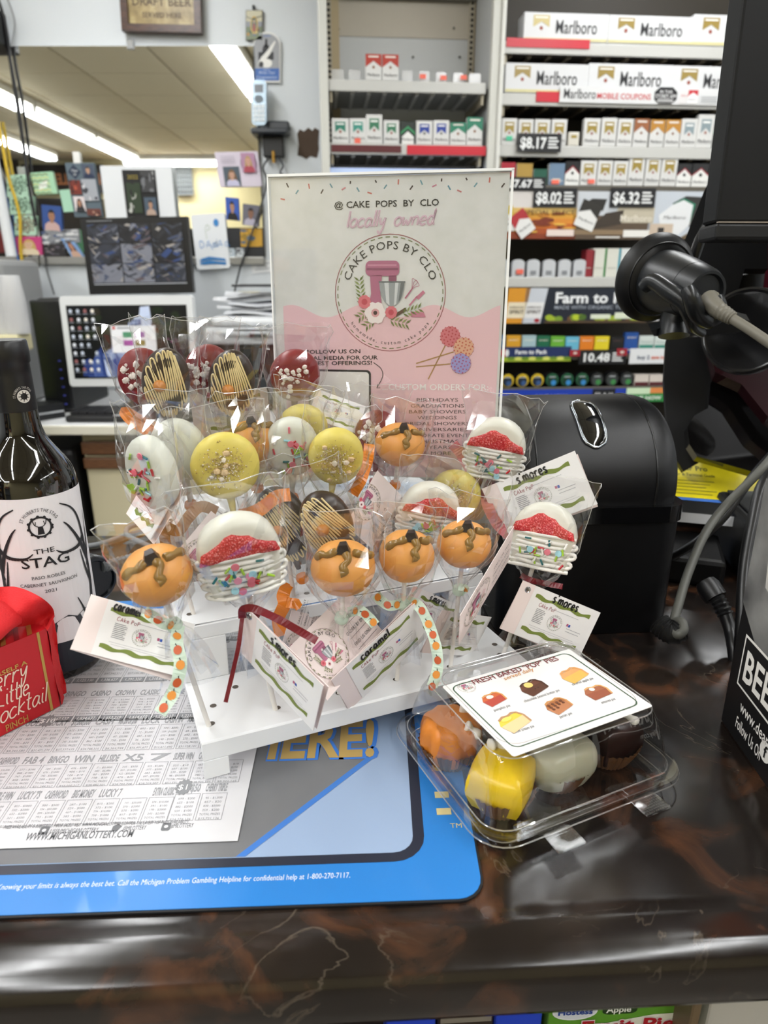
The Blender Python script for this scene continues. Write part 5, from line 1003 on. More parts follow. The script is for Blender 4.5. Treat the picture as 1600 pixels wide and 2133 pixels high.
def wave_field(g):
    top = [pt(590+453*k/48, 648-13*math.cos(2*PI*(k/48)*3.05-.7)) for k in range(49)]; a, b = pt(598, 974), pt(1036, 974)
    for k in range(48):
        x0, x1 = top[k], top[k+1]; g.mat(PINK).poly([(x0[0], -.2755), (x1[0], -.2755), x1, x0], hs)
g = G(SG); wave_field(g); g.build('pink_field', t)
def logo(g, cx, cy, r, full=True, h=.0004, ring='9a4a52', fs=1):
    X = g.X; g.X = X @ MX.Translation((cx, cy, h)) @ MX.Diagonal((r, r, 1, 1)); e = .0001*fs
    if full is not None: g.mat(M(ring, .6)).ring(0, 0, 1, .012, 0, 48)
    for k in range(44 if full else 24): a = 2*PI*k/(44 if full else 24); g.mat(M('6f7a45', .6)).ring(0, 0, .955, .014 if full else .03, 0, 2, a, a+.085*(1 if full else 1.6))
    ink = M('2f2d2c', .6)
    g.mat(ink).text('CAKE POPS BY CLO', 0, 0, .19, e, 'c', width=1.95, arc=(0, 0, .755, PI/2, 1)); g.text('homemade, custom cake pops', 0, 0, .085, e, 'c', space=.3, sx=1.0, arc=(0, 0, .885, -PI/2, -1))
    mx_ = M('b26a88', .5); md = M('8f4f6c', .5)
    g.mat(mx_).poly(rr(-.44, .3, .17, .56, .09), 2*e).poly([(-.36, .32), (-.14, .32), (-.17, 0), (-.13, -.26), (-.4, -.26), (-.34, 0)], 2*e).mat(md).rect(-.42, .4, .15, .44, 3*e).rect(-.02, .2, .12, .31, 2*e); g.mat(M('c98aa2', .5)).rect(-.4, .47, .12, .5, 3*e)
    bowl = [(-.19, .2), (.27, .2)]+[(.04+.23*math.cos(a), .2+.42*math.sin(a)) for a in [-PI*k/10 for k in range(1, 10)]]
    g.mat(M('9aa0a4', .4)).poly(bowl, 3*e); g.mat(M('d3d6d8', .4)).poly([(-.1, .2), (-.02, .2), (0, -.2), (-.06, -.15)], 4*e).poly([(.1, .2), (.16, .2), (.12, -.18), (.08, -.2)], 4*e); g.mat(M('6a7074', .4)).rect(-.2, .19, .28, .215, 5*e).poly([(.2, .19), (.27, .19), (.2, -.1), (.16, -.14)], 4*e)
    g.mat(M('b0627e', .5)).line([(.28, -.08), (.4, .08)], .025, 3*e)
    for o in (-.06, -.02, .02, .06): g.line(spl([V((.4, .08, 0)), V((.44+o*.6, .16-o*.6, 0)), V((.47+o, .2-o, 0)), V((.49, .22, 0))], 3), .008, 3*e)
    g.mat(M('c77a92', .5)).line([(.36, -.2), (.5, -.04)], .03, 3*e).poly([(.47, -.06), (.6, .06), (.64, .02), (.52, -.1)], 3*e).poly([(.38, -.3), (.62, -.32), (.66, -.4), (.4, -.4)], 3*e); g.mat(M('5a4030', .6)).line([(.1, -.38), (.3, -.26)], .06, 3*e)
    gr = M('66763a', .6); gl = M('8c9a5a', .6)
    for bx_, by, an, n in ((-.5, -.2, 1.7, 7), (-.42, -.32, 3.7, 3), (.02, -.46, -.2, 5), (.25, -.34, .3, 5), (-.3, -.46, 3.8, 3)):
        for k in range(n):
            px, py = bx_+.07*k*math.cos(an), by+.07*k*math.sin(an)
            for sd in (-1, 1): aa = an+sd*.8; g.mat(gr if (k+sd) % 2 else gl).poly([(px, py), (px+.06*math.cos(aa-.3), py+.06*math.sin(aa-.3)), (px+.13*math.cos(aa), py+.13*math.sin(aa)), (px+.06*math.cos(aa+.3), py+.06*math.sin(aa+.3))], 4*e+k*e*.05)
    for fx, fy, fr, c1, c2, np_ in ((-.46, -.14, .14, 'd9737f', 'c24a5a', 10), (.03, -.32, .13, 'd9737f', 'c24a5a', 10), (-.26, -.33, .19, 'efe4e2', '4a3632', 6)):
        for k in range(np_): a = 2*PI*k/np_; g.mat(M(c1, .6)).disc(fx+fr*.55*math.cos(a), fy+fr*.55*math.sin(a), fr*(.52 if np_ == 6 else .32), 6*e+k*e*.02, 8)
        g.mat(M('d9a0a4' if np_ == 6 else c2, .6)).disc(fx, fy, fr*.4, 7*e, 10); g.mat(M(c2, .6)).disc(fx, fy, fr*.2, 8*e, 8)
    g.X = X
g = G(SG); r_ = random.Random(4)
SPR = ['3f3230', '6f9aa6', 'c9736a', '4a3a36', '6f9aa6', 'c97f88', '3f3230', '6f9aa6', 'c9736a', '3a302e', '6f9aa6', 'c9736a', '4a3a36', '6f9aa6', 'c27f92', '3f3230', '5f93a6', 'c97f80', '3a302e', '6f9aa6', 'c9736a', '4a3a36', 'c9736a']
for i, (px, py, an) in enumerate(((599, 386, -1.1), (619, 400, .9), (644, 388, -1.4), (671, 399, 1), (690, 387, -1), (716, 393, .5), (730, 380, 1.5), (746, 395, -1), (770, 402, -.3), (783, 378, -1), (803, 389, .9), (830, 379, 1.5), (857, 391, .9), (878, 380, -1.1), (905, 387, .4), (920, 375, 1.5), (936, 391, -1), (957, 398, -.4), (972, 373, -1), (991, 385, .9), (1020, 375, 1.5), (1048, 386, .9), (589, 415, -.2))):
    a = pt(px, py); l = .0021 if i not in (6, 9, 15, 18) else .0012; g.mat(M(SPR[i], .6)).line([(a[0]-l*math.cos(an), a[1]-l*math.sin(an)), (a[0]+l*math.cos(an), a[1]+l*math.sin(an))], .0012, hs)
g.build('sprinkle_print', t)
g = G(SG); ink = M('1e1c1c', .6)
stext(g, '@ CAKE  POPS  BY  CLO', 696, 434, 915, 428, .0078, ink, .01)
a = pt(722, 474); b = pt(905, 474); hw_ = b[0]-a[0]
for wd, c, hh in ((.0022, 'e0ccd4', .0003), (.0010, 'c27fa2', .0005), (.0004, 'f3e6ec', .0007)):
    g.mat(M(c, .6)); X = MX.Translation((a[0], a[1], 0)) @ MX.Rotation(.02, 4, 'Z'); g.hand('locally  owned', 0, 0, .0072, wd, hh, space=.12, shear=.25, X=X, sx=hw_/.0072/11.0)
c0 = pt(812, 612); r0 = (pt(927, 612)[0]-pt(698, 612)[0])/2
logo(g, c0[0], c0[1], r0, True, .0004)
for s, xa, xb, y_ in (('FOLLOW US ON', 638, 752, 737), ('SOCIAL MEDIA FOR OUR', 620, 787, 750), ('LATEST OFFERINGS!', 634, 776, 761)): stext(g, s, xa, y_, xb, y_-1.5, .0052, ink, .018)
ar = [V((*pt(x, y_), 0)) for x, y_ in ((778, 755), (794, 768), (797, 785), (785, 808))]; g.mat(ink).line([(p_.x, p_.y) for p_ in spl(ar, 6)], .0007, .0004); a = pt(785, 808); g.line([(a[0]+.0035, a[1]+.0002), (a[0], a[1]), (a[0]+.001, a[1]+.0038)], .0006, .0004)
q0, q1 = pt(645, 900), pt(773, 771); g.mat(ink).poly(rr(q0[0], q0[1], q1[0], q1[1], .004), .0004).mat(M('eae6e2', .6)).poly(rr(q0[0]+.002, q0[1]+.002, q1[0]-.002, q1[1]-.002, .003), .0006)
for pa, pb in (((867, 757), (945, 733)), ((867, 764), (938, 758)), ((892, 790), (930, 715))): g.mat(M('a8804a', .6)).line([pt(*pa), pt(*pb)], .0011, .0004)
for i, (px, py, c, c2) in enumerate(((938, 701, 'd0737c', 'b8404a'), (966, 724, 'dba98c', 'c25a4a'), (960, 757, '9a96cc', 'b05a80'))):
    a = pt(px, py); rr_ = .0092; g.mat(M(c, .6)).disc(a[0], a[1], rr_, .0005+i*.0003, 24)
    for k in range(26): an = k*2.4; q = rr_*math.sqrt((k+.5)/26); g.mat(M(c2, .6)).disc(a[0]+q*math.cos(an), a[1]+q*math.sin(an), .0008, .0006+i*.0003, 6)
    for k in range(18): an = k*PI/9; g.disc(a[0]+rr_*math.cos(an), a[1]+rr_*math.sin(an), .0006, .0004+i*.0003, 6)
WT = M('f0eae8', .6); stext(g, '...CUSTOM ORDERS FOR:', 796, 812, 1018, 813, .0082, WT, .012)
INK2 = M('4a4042', .6)
for i, (s, w_) in enumerate((('BIRTHDAYS', 88), ('GRADUATIONS', 112), ('BABY SHOWERS', 120), ('WEDDINGS', 82), ('BRIDAL SHOWERS', 134), ('ANNIVERSARIES', 128), ('CORPORATE EVENTS', 146), ('CHRISTMAS', 90), ('NEW YEARS EVE', 124), ('& MORE', 58))): stext(g, s, 911-w_/2, 836.5+12.3*i, 911+w_/2, 836.5+12.3*i, .0048, INK2, 0)
g.build('printed_design', t)
# ---------------------------------------------------------------- cake pops
VW = V((0, 0, CZ))
STICK = M('ece8e2', .5); FILM = clear('cellophane', (.995, .995, .995), .055, .5, .035, 0, .4); FEDGE = clear('film_edge', (1, 1, 1), .35, .6, .15, .3)
CHOC = M('2a1a13', .35, spec=.6); DRIZ = M('e6d29c', .4); ORNG = M('dd9a4c', .42, sss=.1); VINE = M('8a6a34', .22); CHIP = M('231a1c', .35); WHT = M('d9dbcf', .38); WHT2 = M('dddcd0', .33); REDV = M('7e1820', .4); YEL = M('dccb62', .45, bump=.1, bscale=300); REDS = ramp_mat('red_sugar', 'Object', 900, [(.35, 'a8141c'), (.55, 'd22a30'), (.66, 'e89090')], .25, 2, bump=.8); CRM = M('e9dcc2', .7); CARAM = M('c98440', .35)
SPC = {'pink': 'e0788a', 'blue': '9fd0dc', 'teal': '1f6a6e', 'green': '9cc43a', 'red': 'b81f2a', 'white': 'f0efe9'}
SPM = {}
def spm(kind, c):
    if (kind, c) not in SPM:
        g = G().mat(M(SPC[c], .35))
        if kind == 'rod': g.tube([(-.0028, 0, 0), (-.0025, 0, 0), (.0025, 0, 0), (.0028, 0, 0)], [.0003, .0009, .0009, .0003], 6)
        elif kind == 'disc': g.lathe([(.0022, 0), (.0028, .0004), (.0026, .001)], 14)
        else: g.prism([(-.004, -.003), (.002, -.0045), (.005, 0), (.002, .004), (-.003, .003)], 0, .0012)
        SPM[kind, c] = g.mesh('sprinkle', 40)
    return SPM[kind, c]
def bag(X, hw, hd, top, bot, neck, seed, skirt=.05, lean=0):
    r_ = random.Random(seed); n = 18; rings = []
    ks = [(top+.023, hw*1.16, .0006), (top+.014, hw*1.12, hd*.25), (top+.004, hw*1.06, hd*.65), (top*.6, hw*1.02, hd*1.05), (top*.2, hw*1.0, hd*1.15), (bot*.25, hw*.96, hd*1.12), (bot*.7, hw*.8, hd*1.05), (bot-.004, hw*.55, hd*.75), (bot-.012, hw*.3, hd*.45), (neck, .0042, .0042), (neck-.008, .009, .0055), (neck-skirt*.55, .014, .007), (neck-skirt, .018, .008)]
    for j, (z, a, b) in enumerate(ks):
        ring = []
        for i in range(n):
            an = 2*PI*i/n; c, s = math.cos(an), math.sin(an); e = .75; q = r_.uniform(-1, 1)*(.0026 if a > .008 else .0004); pl = (1+.35*math.cos(an*5+j)) if z < neck-.004 else (1+.12*math.cos(an*7)*(bot-z)/.02 if z < bot else 1)
            ring.append(((a*pl+q)*math.copysign(abs(c)**e, c)+lean*(z-top*.2)*.12, (b*pl+q*.8)*math.copysign(abs(s)**e, s), z+r_.uniform(-1, 1)*(.003 if j == 0 else .0022)))
        rings.append(ring)
    g = G(X).mat(FILM).loft(rings); tr_ = rings[0]; return g, [V(tr_[i]) for i in range(n)]+[V(tr_[0])], [V(r__[0]) for r__ in rings], [V(r__[n//2]) for r__ in rings]
def puck(R_, tk, sx=1, sz=1, wob=0):
    rings = []
    for k in range(13):
        th_ = R(-90+15*k); rr_ = R_*max(0, math.cos(th_))**.42 if 0 < k < 12 else 0.0004; y = tk/2*math.copysign(abs(math.sin(th_))**.75, math.sin(th_))
        rings.append([(rr_*sx*math.cos(2*PI*i/30)*(1+wob*math.sin(3*2*PI*i/30+1)), y, rr_*sz*math.sin(2*PI*i/30)) for i in range(30)])
    return rings
RIB = {'maroon': M('6d0f1c', .35), 'orange': M('e07f1c', .3, spec=.6), 'brown': M('8a5a2c', .35), 'mint': M('c9dccb', .4), 'rose': M('b8696c', .4)}
def make_pop(kind, px, py, v, hole, w, label, ribbon='orange', tilt=0, yaw=0, seed=0, bw_=1, group=None, hz=None):
    c = None; n = SV; c = aP(px, py, S0+SV*v, SV); u_, v_, z_ = hole; foot = SF @ V((u_, v_, z_-.012))
    ax = (c-foot).normalized()
    toc = (VW-c); fr = toc-ax*toc.dot(ax); fr.normalize(); fr = Quaternion(ax, R(yaw)) @ fr; rt = ax.cross(-fr).normalized()
    ax2 = ax; X = MX((rt, -fr, ax2)).transposed().to_4x4(); X.translation = c      # local: x right, -y front, z up
    if tilt: X = X @ MX.Rotation(R(tilt), 4, 'Y')
    t = thing({'pumpkin': 'pumpkin_cake_pop', 'present': 'cupcake_cake_pop', 'choc': 'chocolate_cake_pop', 'red': 'red_cake_pop', 'yellow': 'yellow_cake_pop', 'white': 'white_cake_pop'}[kind], foot, label, 'cake pop', group); r_ = random.Random(seed*13+5)
    G().mat(STICK).tube([foot, foot+(c-foot)*.5, c], .0019, 10).build('stick', t, ang=40)
    if kind == 'pumpkin':
        rad = w/2; hgt = rad*(hz or .88); rings = []
        for k in range(15):
            ph = -PI/2+PI*k/14; rings.append([(rad*max(.001, math.cos(ph))*(1+.035*abs(math.sin(4*(2*PI*i/40)+seed))-.02)*math.cos(2*PI*i/40), rad*max(.001, math.cos(ph))*(1+.035*abs(math.sin(4*(2*PI*i/40)+seed))-.02)*math.sin(2*PI*i/40), hgt*math.sin(ph)-(.002*max(0, math.sin(ph))**8)) for i in range(40)])
        G(X).mat(ORNG).loft(rings, True, True, True).build('cake_ball', t, ang=60)
        def S(lon, lat, k=1.02): return V((rad*k*math.cos(lat)*math.sin(lon), -rad*k*math.cos(lat)*math.cos(lon), hgt*k*math.sin(lat)))
        l0 = r_.uniform(-.3, .1); top = S(l0, 1.15, 1.0)
        G(X @ MX.Translation(top)).mat(CHIP).add([(-.0055, -.0045, -.002), (.005, -.0045, -.002), (.0045, .0045, -.001), (-.0055, .0035, -.001), (-.0028, -.003, .005), (.0032, -.0026, .0042), (.0024, .0024, .005), (-.0022, .0026, .0056)], [(0, 1, 5, 4), (1, 2, 6, 5), (2, 3, 7, 6), (3, 0, 4, 7), (4, 5, 6, 7), (0, 3, 2, 1)]).build('chocolate_stem', t)
        for pth in ([(.35, 1.05), (.7, .85), (1.0, .72), (1.15, .5)], [(-.15, 1.0), (-.25, .75), (-.05, .55), (-.15, .38), (.02, .33)], [(-.6, 1.0), (-1.0, .8), (-1.35, .72), (-1.6, .55)])[:3]:
            p_ = spl([S(a+l0, b+r_.uniform(-.05, .05)) for a, b in pth], 5); G(X).mat(VINE).tube(p_, [.0027+.0005*math.sin(i*.7) for i in range(len(p_))], 8).build('icing_vine', t, ang=60)
        bw, bd, tp, bt = rad+.004, rad*.98, hgt, -hgt
    elif kind in ('choc', 'red', 'yellow', 'white'):
        sz = hz or 1; rad = w/2; tk = .021; m = {'choc': CHOC, 'red': REDV, 'yellow': YEL, 'white': WHT}[kind]
        G(X).mat(m).loft(puck(rad, tk, 1, sz, .012), True, True, True).build('coated_cookie', t, ang=60); F = MX.Translation((0, -tk/2+.0004, 0))
        G(X).mat(m).lathe([(.0022, -rad*sz-.012), (.0032, -rad*sz-.002), (.005, -rad*sz+.004)], 10).build('coated_stick_joint', t, ang=60)
        if kind == 'choc':
            pts = []; N = 17
            for k in range(N):
                off = (-.9+1.5*k/(N-1)); hl = math.sqrt(max(.01, .90**2-off*off)); ph = R(64)+.16*math.sin(seed+k*.35); dx, dz = math.cos(ph), math.sin(ph); ln_ = [(-dz*off-dx*hl, dx*off-dz*hl), (-dz*off+dx*hl*.1-.07*(1-off*off), dx*off+dz*hl*.1), (-dz*off+dx*hl*r_.uniform(.8, 1), dx*off+dz*hl)]
                for ux_, uz_ in (ln_ if k % 2 == 0 else ln_[::-1]):
                    q2 = math.hypot(ux_, uz_); f = min(1, .92/max(q2, .01)); ux_, uz_ = ux_*f, uz_*f; q2 = min(.98, math.hypot(ux_, uz_)); pts.append(V((ux_*rad, -tk/2*(1-q2**4.76)**.375-.0004, uz_*rad*sz)))
            G(X).mat(DRIZ).tube(spl(pts, 5), .00078, 6).build('icing_drizzle', t, ang=60)
            bxp = (.003+.004*r_.random(), -.004+.006*r_.random()); G(X @ MX.Translation((bxp[0], -tk/2-.001, bxp[1])) @ MX.Rotation(PI/2, 4, 'X')).mat(CARAM).lathe([(.0046, -.002), (.0052, .0005), (.0038, .0026), (.0008, .0045), (0, .0048)], 12).build('caramel_chip', t, ang=50)
        elif kind in ('red', 'yellow'):
            g = G(X).mat(CRM); cxx, czz, sp_ = (.006, .001, .0085) if kind == 'red' else (.001, .001, .012); big = [G(X)]
            for i in range(440 if kind == 'yellow' else 24):
                x, z = cxx+r_.gauss(0, sp_*.62), czz+r_.gauss(0, sp_*.62); q2 = math.hypot(x/rad, z/(rad*sz))
                if q2 > .88: continue
                s = r_.uniform(.0004, .0011); y = -tk/2*(1-q2**4.76)**.375-s*.4; g.mat(M(r_.choice(['c9b27a', 'a98f55', 'efe6d0', 'bfa568']) if kind == 'yellow' else 'e9e2dc', .8)); a = r_.random()*6
                g.add([(x+s*math.cos(a), y, z+s*math.sin(a)), (x+s*math.cos(a+2.1), y, z+s*math.sin(a+2.1)), (x+s*math.cos(a+4.2), y, z+s*math.sin(a+4.2)), (x, y-s*1.2, z)], [(0, 1, 3), (1, 2, 3), (2, 0, 3)])
            g.build('fine_crumbs', t, kind='stuff')
            for i in range(22 if kind == 'red' else 7):
                x, z = cxx+r_.gauss(0, sp_*.75), czz+r_.gauss(0, sp_*.75); q2 = math.hypot(x/rad, z/(rad*sz))
                if q2 > .85: continue
                s = r_.uniform(.0016, .0034); b_ = bmesh.new(); bmesh.ops.create_icosphere(b_, subdivisions=1, radius=s)
                for vv in b_.verts: vv.co = V((vv.co.x*r_.uniform(.7, 1.2), vv.co.y*r_.uniform(.4, .8), vv.co.z*r_.uniform(.7, 1.2)))
                G(X @ MX.Translation((x, -tk/2*(1-q2**4.76)**.375-.0004, z))).mat(M('ece4dc' if kind == 'red' else r_.choice(['efe6d4', 'e2c79a']), .7)).bm(b_).build('crumb_chunk', t)
        else:
            for i in range(34):
                x, z = -.002+r_.gauss(0, .0075), -.002+r_.gauss(0, .009); q2 = math.hypot(x/rad, z/(rad*sz))
                if q2 > .85: continue
                cc = r_.choice(['pink', 'pink', 'blue', 'green', 'green', 'teal', 'red', 'red', 'white']); kd = 'disc' if cc in ('pink', 'blue') and i % 2 else 'leaf' if i == 5 else 'rod'
                inst(spm(kd, 'green' if kd == 'leaf' else cc), 'sprinkle', t, X @ MX.Translation((x, -tk/2*(1-q2**4.76)**.375-.0005-.0002*(i % 4), z)) @ MX.Rotation(PI/2, 4, 'X') @ MX.Rotation(r_.random()*6, 4, 'Z'))
        bw, bd, tp, bt = rad+.005, tk/2+.004, rad*sz, -rad*sz
    else:
        hw = w/2; hh = (hz or 1.02)*hw; tk = .02
        out = [(-hw*.86, -hh), (hw*.86, -hh), (hw*.95, -hh*.3), (hw*.98, hh*.12)]+[(hw*.93*math.cos(a), hh*.18+hh*.82*math.sin(a)) for a in [PI*k/12 for k in range(1, 12)]]+[(-hw*.98, hh*.12), (-hw*.95, -hh*.3)]
        rings = [[(x*s, y, z*s) for x, z in out] for s, y in ((.8, -tk/2), (.93, -tk/2+.0015), (1, -tk/2+.005), (1, tk/2-.005), (.93, tk/2-.0015), (.8, tk/2))]
        G(X).mat(WHT2).loft(rings, True, True, True).build('cake_body', t, ang=45)
        sug = [(-hw*.95, hh*.04), (-hw*.88, hh*.26), (-hw*.62, hh*.36), (-hw*.45, hh*.44), (-hw*.3, hh*.58), (-hw*.1, hh*.62), (hw*.08, hh*.7), (hw*.25, hh*.66), (hw*.42, hh*.52), (hw*.62, hh*.42), (hw*.86, hh*.3), (hw*.95, hh*.04), (hw*.5, hh*.05), (0, hh*.06), (-hw*.5, hh*.05)]
        if seed % 2: sug = [(-x, z) for x, z in sug][::-1]
        rg = [[(x*s, y, z*s+hh*.26*(1-s)) for x, z in sug] for s, y in ((1.0, -tk/2+.0008), (.97, -tk/2-.0012), (.85, -tk/2-.0022), (.5, -tk/2-.0026))]; G(X).mat(REDS).loft(rg, True, True, True).build('red_sugar_band', t, ang=50)
        pts = []; N = 8
        for k in range(N):
            z = hh*.04-(hh*.98)*k/(N-1); wv = hw*(.97 if k < 5 else .9); xs_ = [-wv, -wv*.5, 0, wv*.5, wv]; xs_ = xs_ if k % 2 == 0 else xs_[::-1]
            for x in xs_: pts.append(V((x, -tk/2-.0008+(.005 if abs(x) == wv else 0), z+r_.uniform(-.0008, .0008)+(.0012*abs(x)/wv if k == 0 else 0))))
        p_ = spl(pts, 4); G(X).mat(M('edece6', .3)).tube(p_, .0017, 7).build('piped_icing', t, ang=60)
        for i in range(30):
            x, z = r_.gauss(0, hw*.38), -hh*.42+r_.gauss(0, hh*.24)
            if abs(x) > hw*.75 or z < -hh*.85 or z > -hh*.05: continue
            cc = r_.choice(['pink', 'blue', 'green', 'teal', 'teal', 'red', 'white', 'green']); kd = 'disc' if cc in ('pink', 'blue') else 'leaf' if i == 3 and seed % 2 else 'rod'
            inst(spm(kd, 'green' if kd == 'leaf' else cc), 'sprinkle', t, X @ MX.Translation((x, -tk/2-.0026-.0003*(i % 3), z)) @ MX.Rotation(PI/2, 4, 'X') @ MX.Rotation(r_.random()*6, 4, 'Z'))
        bw, bd, tp, bt = hw+.005, tk/2+.004, hh, -hh
    nk = bt-.022
    bg_, e1, e2, e3 = bag(X, bw*bw_, bd, tp, bt, nk, seed+100); bo_ = bg_.build('cellophane_bag', t)
    for e_ in (e1[:len(e1)//2+1], e2[:9], e3[:9]): G(X).mat(FEDGE).tube(e_, .00028, 4).build('film_edge', bo_)
    Nk = X @ V((0, 0, nk)); G(X).mat(RIB[ribbon]).lathe([(.0046, nk-.0035), (.0056, nk-.001), (.0056, nk+.001), (.0046, nk+.0035)], 12).build('ribbon_knot', t, ang=50)
    return t, X, Nk
def tail(t, kind, pts, w=.007, X0=None):
    """ribbon tail through picture points (x, y, depth)"""
    P = [V((0, 0, CZ))+ray(x, y)*d for x, y, d in pts]; p_ = spl(P, 6); sd = []
    for i in range(len(p_)):
        tn = (p_[min(i+1, len(p_)-1)]-p_[max(i-1, 0)]).normalized(); vd = (p_[i]-VW).normalized(); s = tn.cross(vd).normalized(); sd.append((s+vd*.35*math.sin(i*.5)).normalized())
    rb = G().mat(RIB[kind]).ribbon(p_, w, sd).build('ribbon_tail', t)
    if kind == 'mint':
        ln_ = 0; k = 0
        for i in range(1, len(p_)):
            ln_ += (p_[i]-p_[i-1]).length
            if ln_ > .0085:
                ln_ = 0; k += 1; tn = (p_[i]-p_[i-1]).normalized(); vd = (VW-p_[i]).normalized(); s = sd[i]; up = tn; nn = s.cross(up); nn = nn if nn.dot(vd) > 0 else -nn
                Xp = frame(p_[i]+nn*.0005, s, -up); g = G(Xp).mat(M(('c2582a', 'dd8f3a')[k % 2], .5)).disc(0, 0, .0028, 0, 14, .0031).mat(M('2a1d16', .5)); g.line([(0, .003), (-.0008, .0042), (-.0004, .0046)], .0006, .0001); g.build('pumpkin_print', rb)
    return rb
u6 = us
PG = None
A = {}
def mk(key, *a, **k): A[key] = make_pop(*a, **k)
mk('T', 'red', 300, 785, .215, (.02, .2, Z3), .044, 'dark red pop with white crumbs at the far left of the back row', 'orange', yaw=-20, seed=1, hz=1.15)
mk('V', 'red', 436, 772, .215, (.062, .225, Z3), .043, 'dark red pop mostly hidden behind the right striped back row pop', 'orange', yaw=-10, seed=2, hz=1.1)
mk('X', 'red', 615, 782, .19, (.135, .225, Z3), .046, 'round dark red pop with a cluster of white crumbs in front of the poster edge', 'orange', yaw=12, seed=3, hz=1.06)
mk('U', 'choc', 346, 795, .175, (.035, .195, Z3), .039, 'oval chocolate pop with cream drizzle at the left of the back row', 'orange', tilt=-14, seed=4, hz=1.45)
mk('W', 'choc', 483, 796, .18, (.085, .2, Z3), .040, 'oval chocolate pop with cream drizzle in the middle of the back row', 'orange', tilt=-10, seed=5, hz=1.42)
mk('Y', 'yellow', 632, 890, .16, (.125, .2, Z3), .044, 'yellow coated pop peeking out behind the upright white tag', 'orange', seed=6)
mk('S', 'red', 786, 905, .157, (.187, .14, Z2), .042, 'dark red pop half hidden behind the topmost pumpkin pop', 'rose', seed=7, hz=1.1)
mk('R', 'pumpkin', 833, 925, .135, (.212, .16, Z2), .046, 'orange pumpkin pop highest on the right, in front of the poster list', 'orange', seed=8)
mk('O', 'pumpkin', 525, 920, .14, (.087, .14, Z2), .044, 'orange pumpkin pop half hidden behind the big yellow pop', 'orange', seed=9)
mk('M', 'white', 372, 938, .135, (.036, .14, Z2), .046, 'plain white coated pop behind the sprinkled white one on the left', 'orange', seed=10, yaw=160, hz=1.15)
mk('P', 'white', 607, 930, .125, (.111, .14, Z2), .046, 'white pop with pastel sprinkles behind the right yellow pop', 'orange', seed=11, hz=1.12)
mk('N', 'yellow', 470, 970, .10, (.061, .101, Z2), .0535, 'large yellow pop with sandy crumbs at the centre left of the middle row', 'orange', seed=12)
mk('Q', 'yellow', 700, 950, .10, (.136, .14, Z2), .046, 'pale yellow pop with crumbs right of the pastel sprinkled white pop', 'orange', seed=13, hz=1.1)
mk('L', 'white', 318, 985, .095, (.016, .101, Z2), .044, 'white oval pop turned sideways with sprinkles on its left face, far left', 'brown', yaw=-52, tilt=-6, seed=14, hz=1.35)
mk('J', 'yellow', 948, 1030, .125, (.262, .14, Z2), .05, 'pale yellow pop behind the upper right red topped pop', 'rose', seed=15)
mk('K', 'present', 1033, 932, .11, (.285, .14, Z2), .056, 'white cupcake pop with a red top against the poster right edge', 'rose', tilt=8, seed=16)
mk('I', 'present', 895, 1065, .085, (.212, .101, Z2), .054, 'white cupcake pop with a red top, just above the pumpkin trio', 'maroon', seed=17, yaw=10)
mk('G', 'choc', 588, 1090, .097, (.101, .101, Z2), .044, 'striped chocolate pop behind the front left cupcake pop', 'orange', tilt=10, seed=18, hz=1.5)
mk('H', 'choc', 681, 1090, .055, (.137, .061, Z1), .041, 'striped chocolate pop with a caramel chip in the centre above the pumpkins', 'orange', tilt=14, seed=19, hz=1.35)
mk('A', 'pumpkin', 327, 1197, .0, (us[0], .02, Z1), .0445, 'orange pumpkin pop at the far left of the front row by the wine bottle', 'mint', seed=20, bw_=.86)
mk('B', 'present', 498, 1150, .0, (us[1], .02, Z1), .056, 'large white cupcake pop with a red sugar top, front row left', 'maroon', seed=22)
mk('C', 'pumpkin', 715, 1182, .012, (us[2], .02, Z1), .0475, 'orange pumpkin pop with a white glare spot, left of the three in a row', 'mint', seed=21)
mk('D', 'pumpkin', 847, 1157, .012, (us[3], .02, Z1), .0425, 'orange pumpkin pop in the middle of the three in a row', 'mint', seed=23, hz=.98)
mk('E', 'pumpkin', 967, 1133, .012, (us[4], .02, Z1), .0425, 'orange pumpkin pop at the right of the three in a row', 'mint', seed=24, hz=.9)
mk('F', 'present', 1133, 1115, .02, (us[5], .02, Z1), .056, 'white cupcake pop with red top, furthest right by the black machine', 'maroon', tilt=8, seed=26, yaw=-6)
# ribbons
def d_(k): return (A[k][2]-VW).dot(V((0, cp, -sp)))
d = d_('A'); tail(A['A'][0], 'mint', [(372, 1303, d), (368, 1340, d-.012), (376, 1385, d-.016), (362, 1440, d-.018), (333, 1486, d-.022)], .0085); tail(A['A'][0], 'mint', [(372, 1303, d), (345, 1300, d-.012), (322, 1287, d-.012), (300, 1272, d-.008)], .0075)
d = d_('C'); tail(A['C'][0], 'mint', [(725, 1276, d), (750, 1272, d-.012), (770, 1288, d-.012), (782, 1302, d-.01)], .008)
d = d_('D'); tail(A['D'][0], 'mint', [(848, 1252, d), (872, 1262, d-.013), (893, 1300, d-.018), (908, 1345, d-.02), (912, 1390, d-.021), (900, 1430, d-.022)], .0085); tail(A['D'][0], 'mint', [(848, 1252, d), (815, 1262, d-.012), (795, 1252, d-.012), (783, 1238, d-.008)], .008)
d = d_('E'); tail(A['E'][0], 'mint', [(958, 1235, d), (970, 1226, d-.01), (955, 1222, d-.01)], .006)
d = d_('B'); tail(A['B'][0], 'maroon', [(512, 1262, d), (505, 1285, d-.012), (498, 1340, d-.014), (485, 1400, d-.014), (470, 1463, d-.014)], .003); tail(A['B'][0], 'maroon', [(505, 1288, d-.012), (506, 1270, d-.017), (530, 1268, d-.017), (580, 1290, d-.018), (625, 1315, d-.018), (660, 1335, d-.016)], .0055)
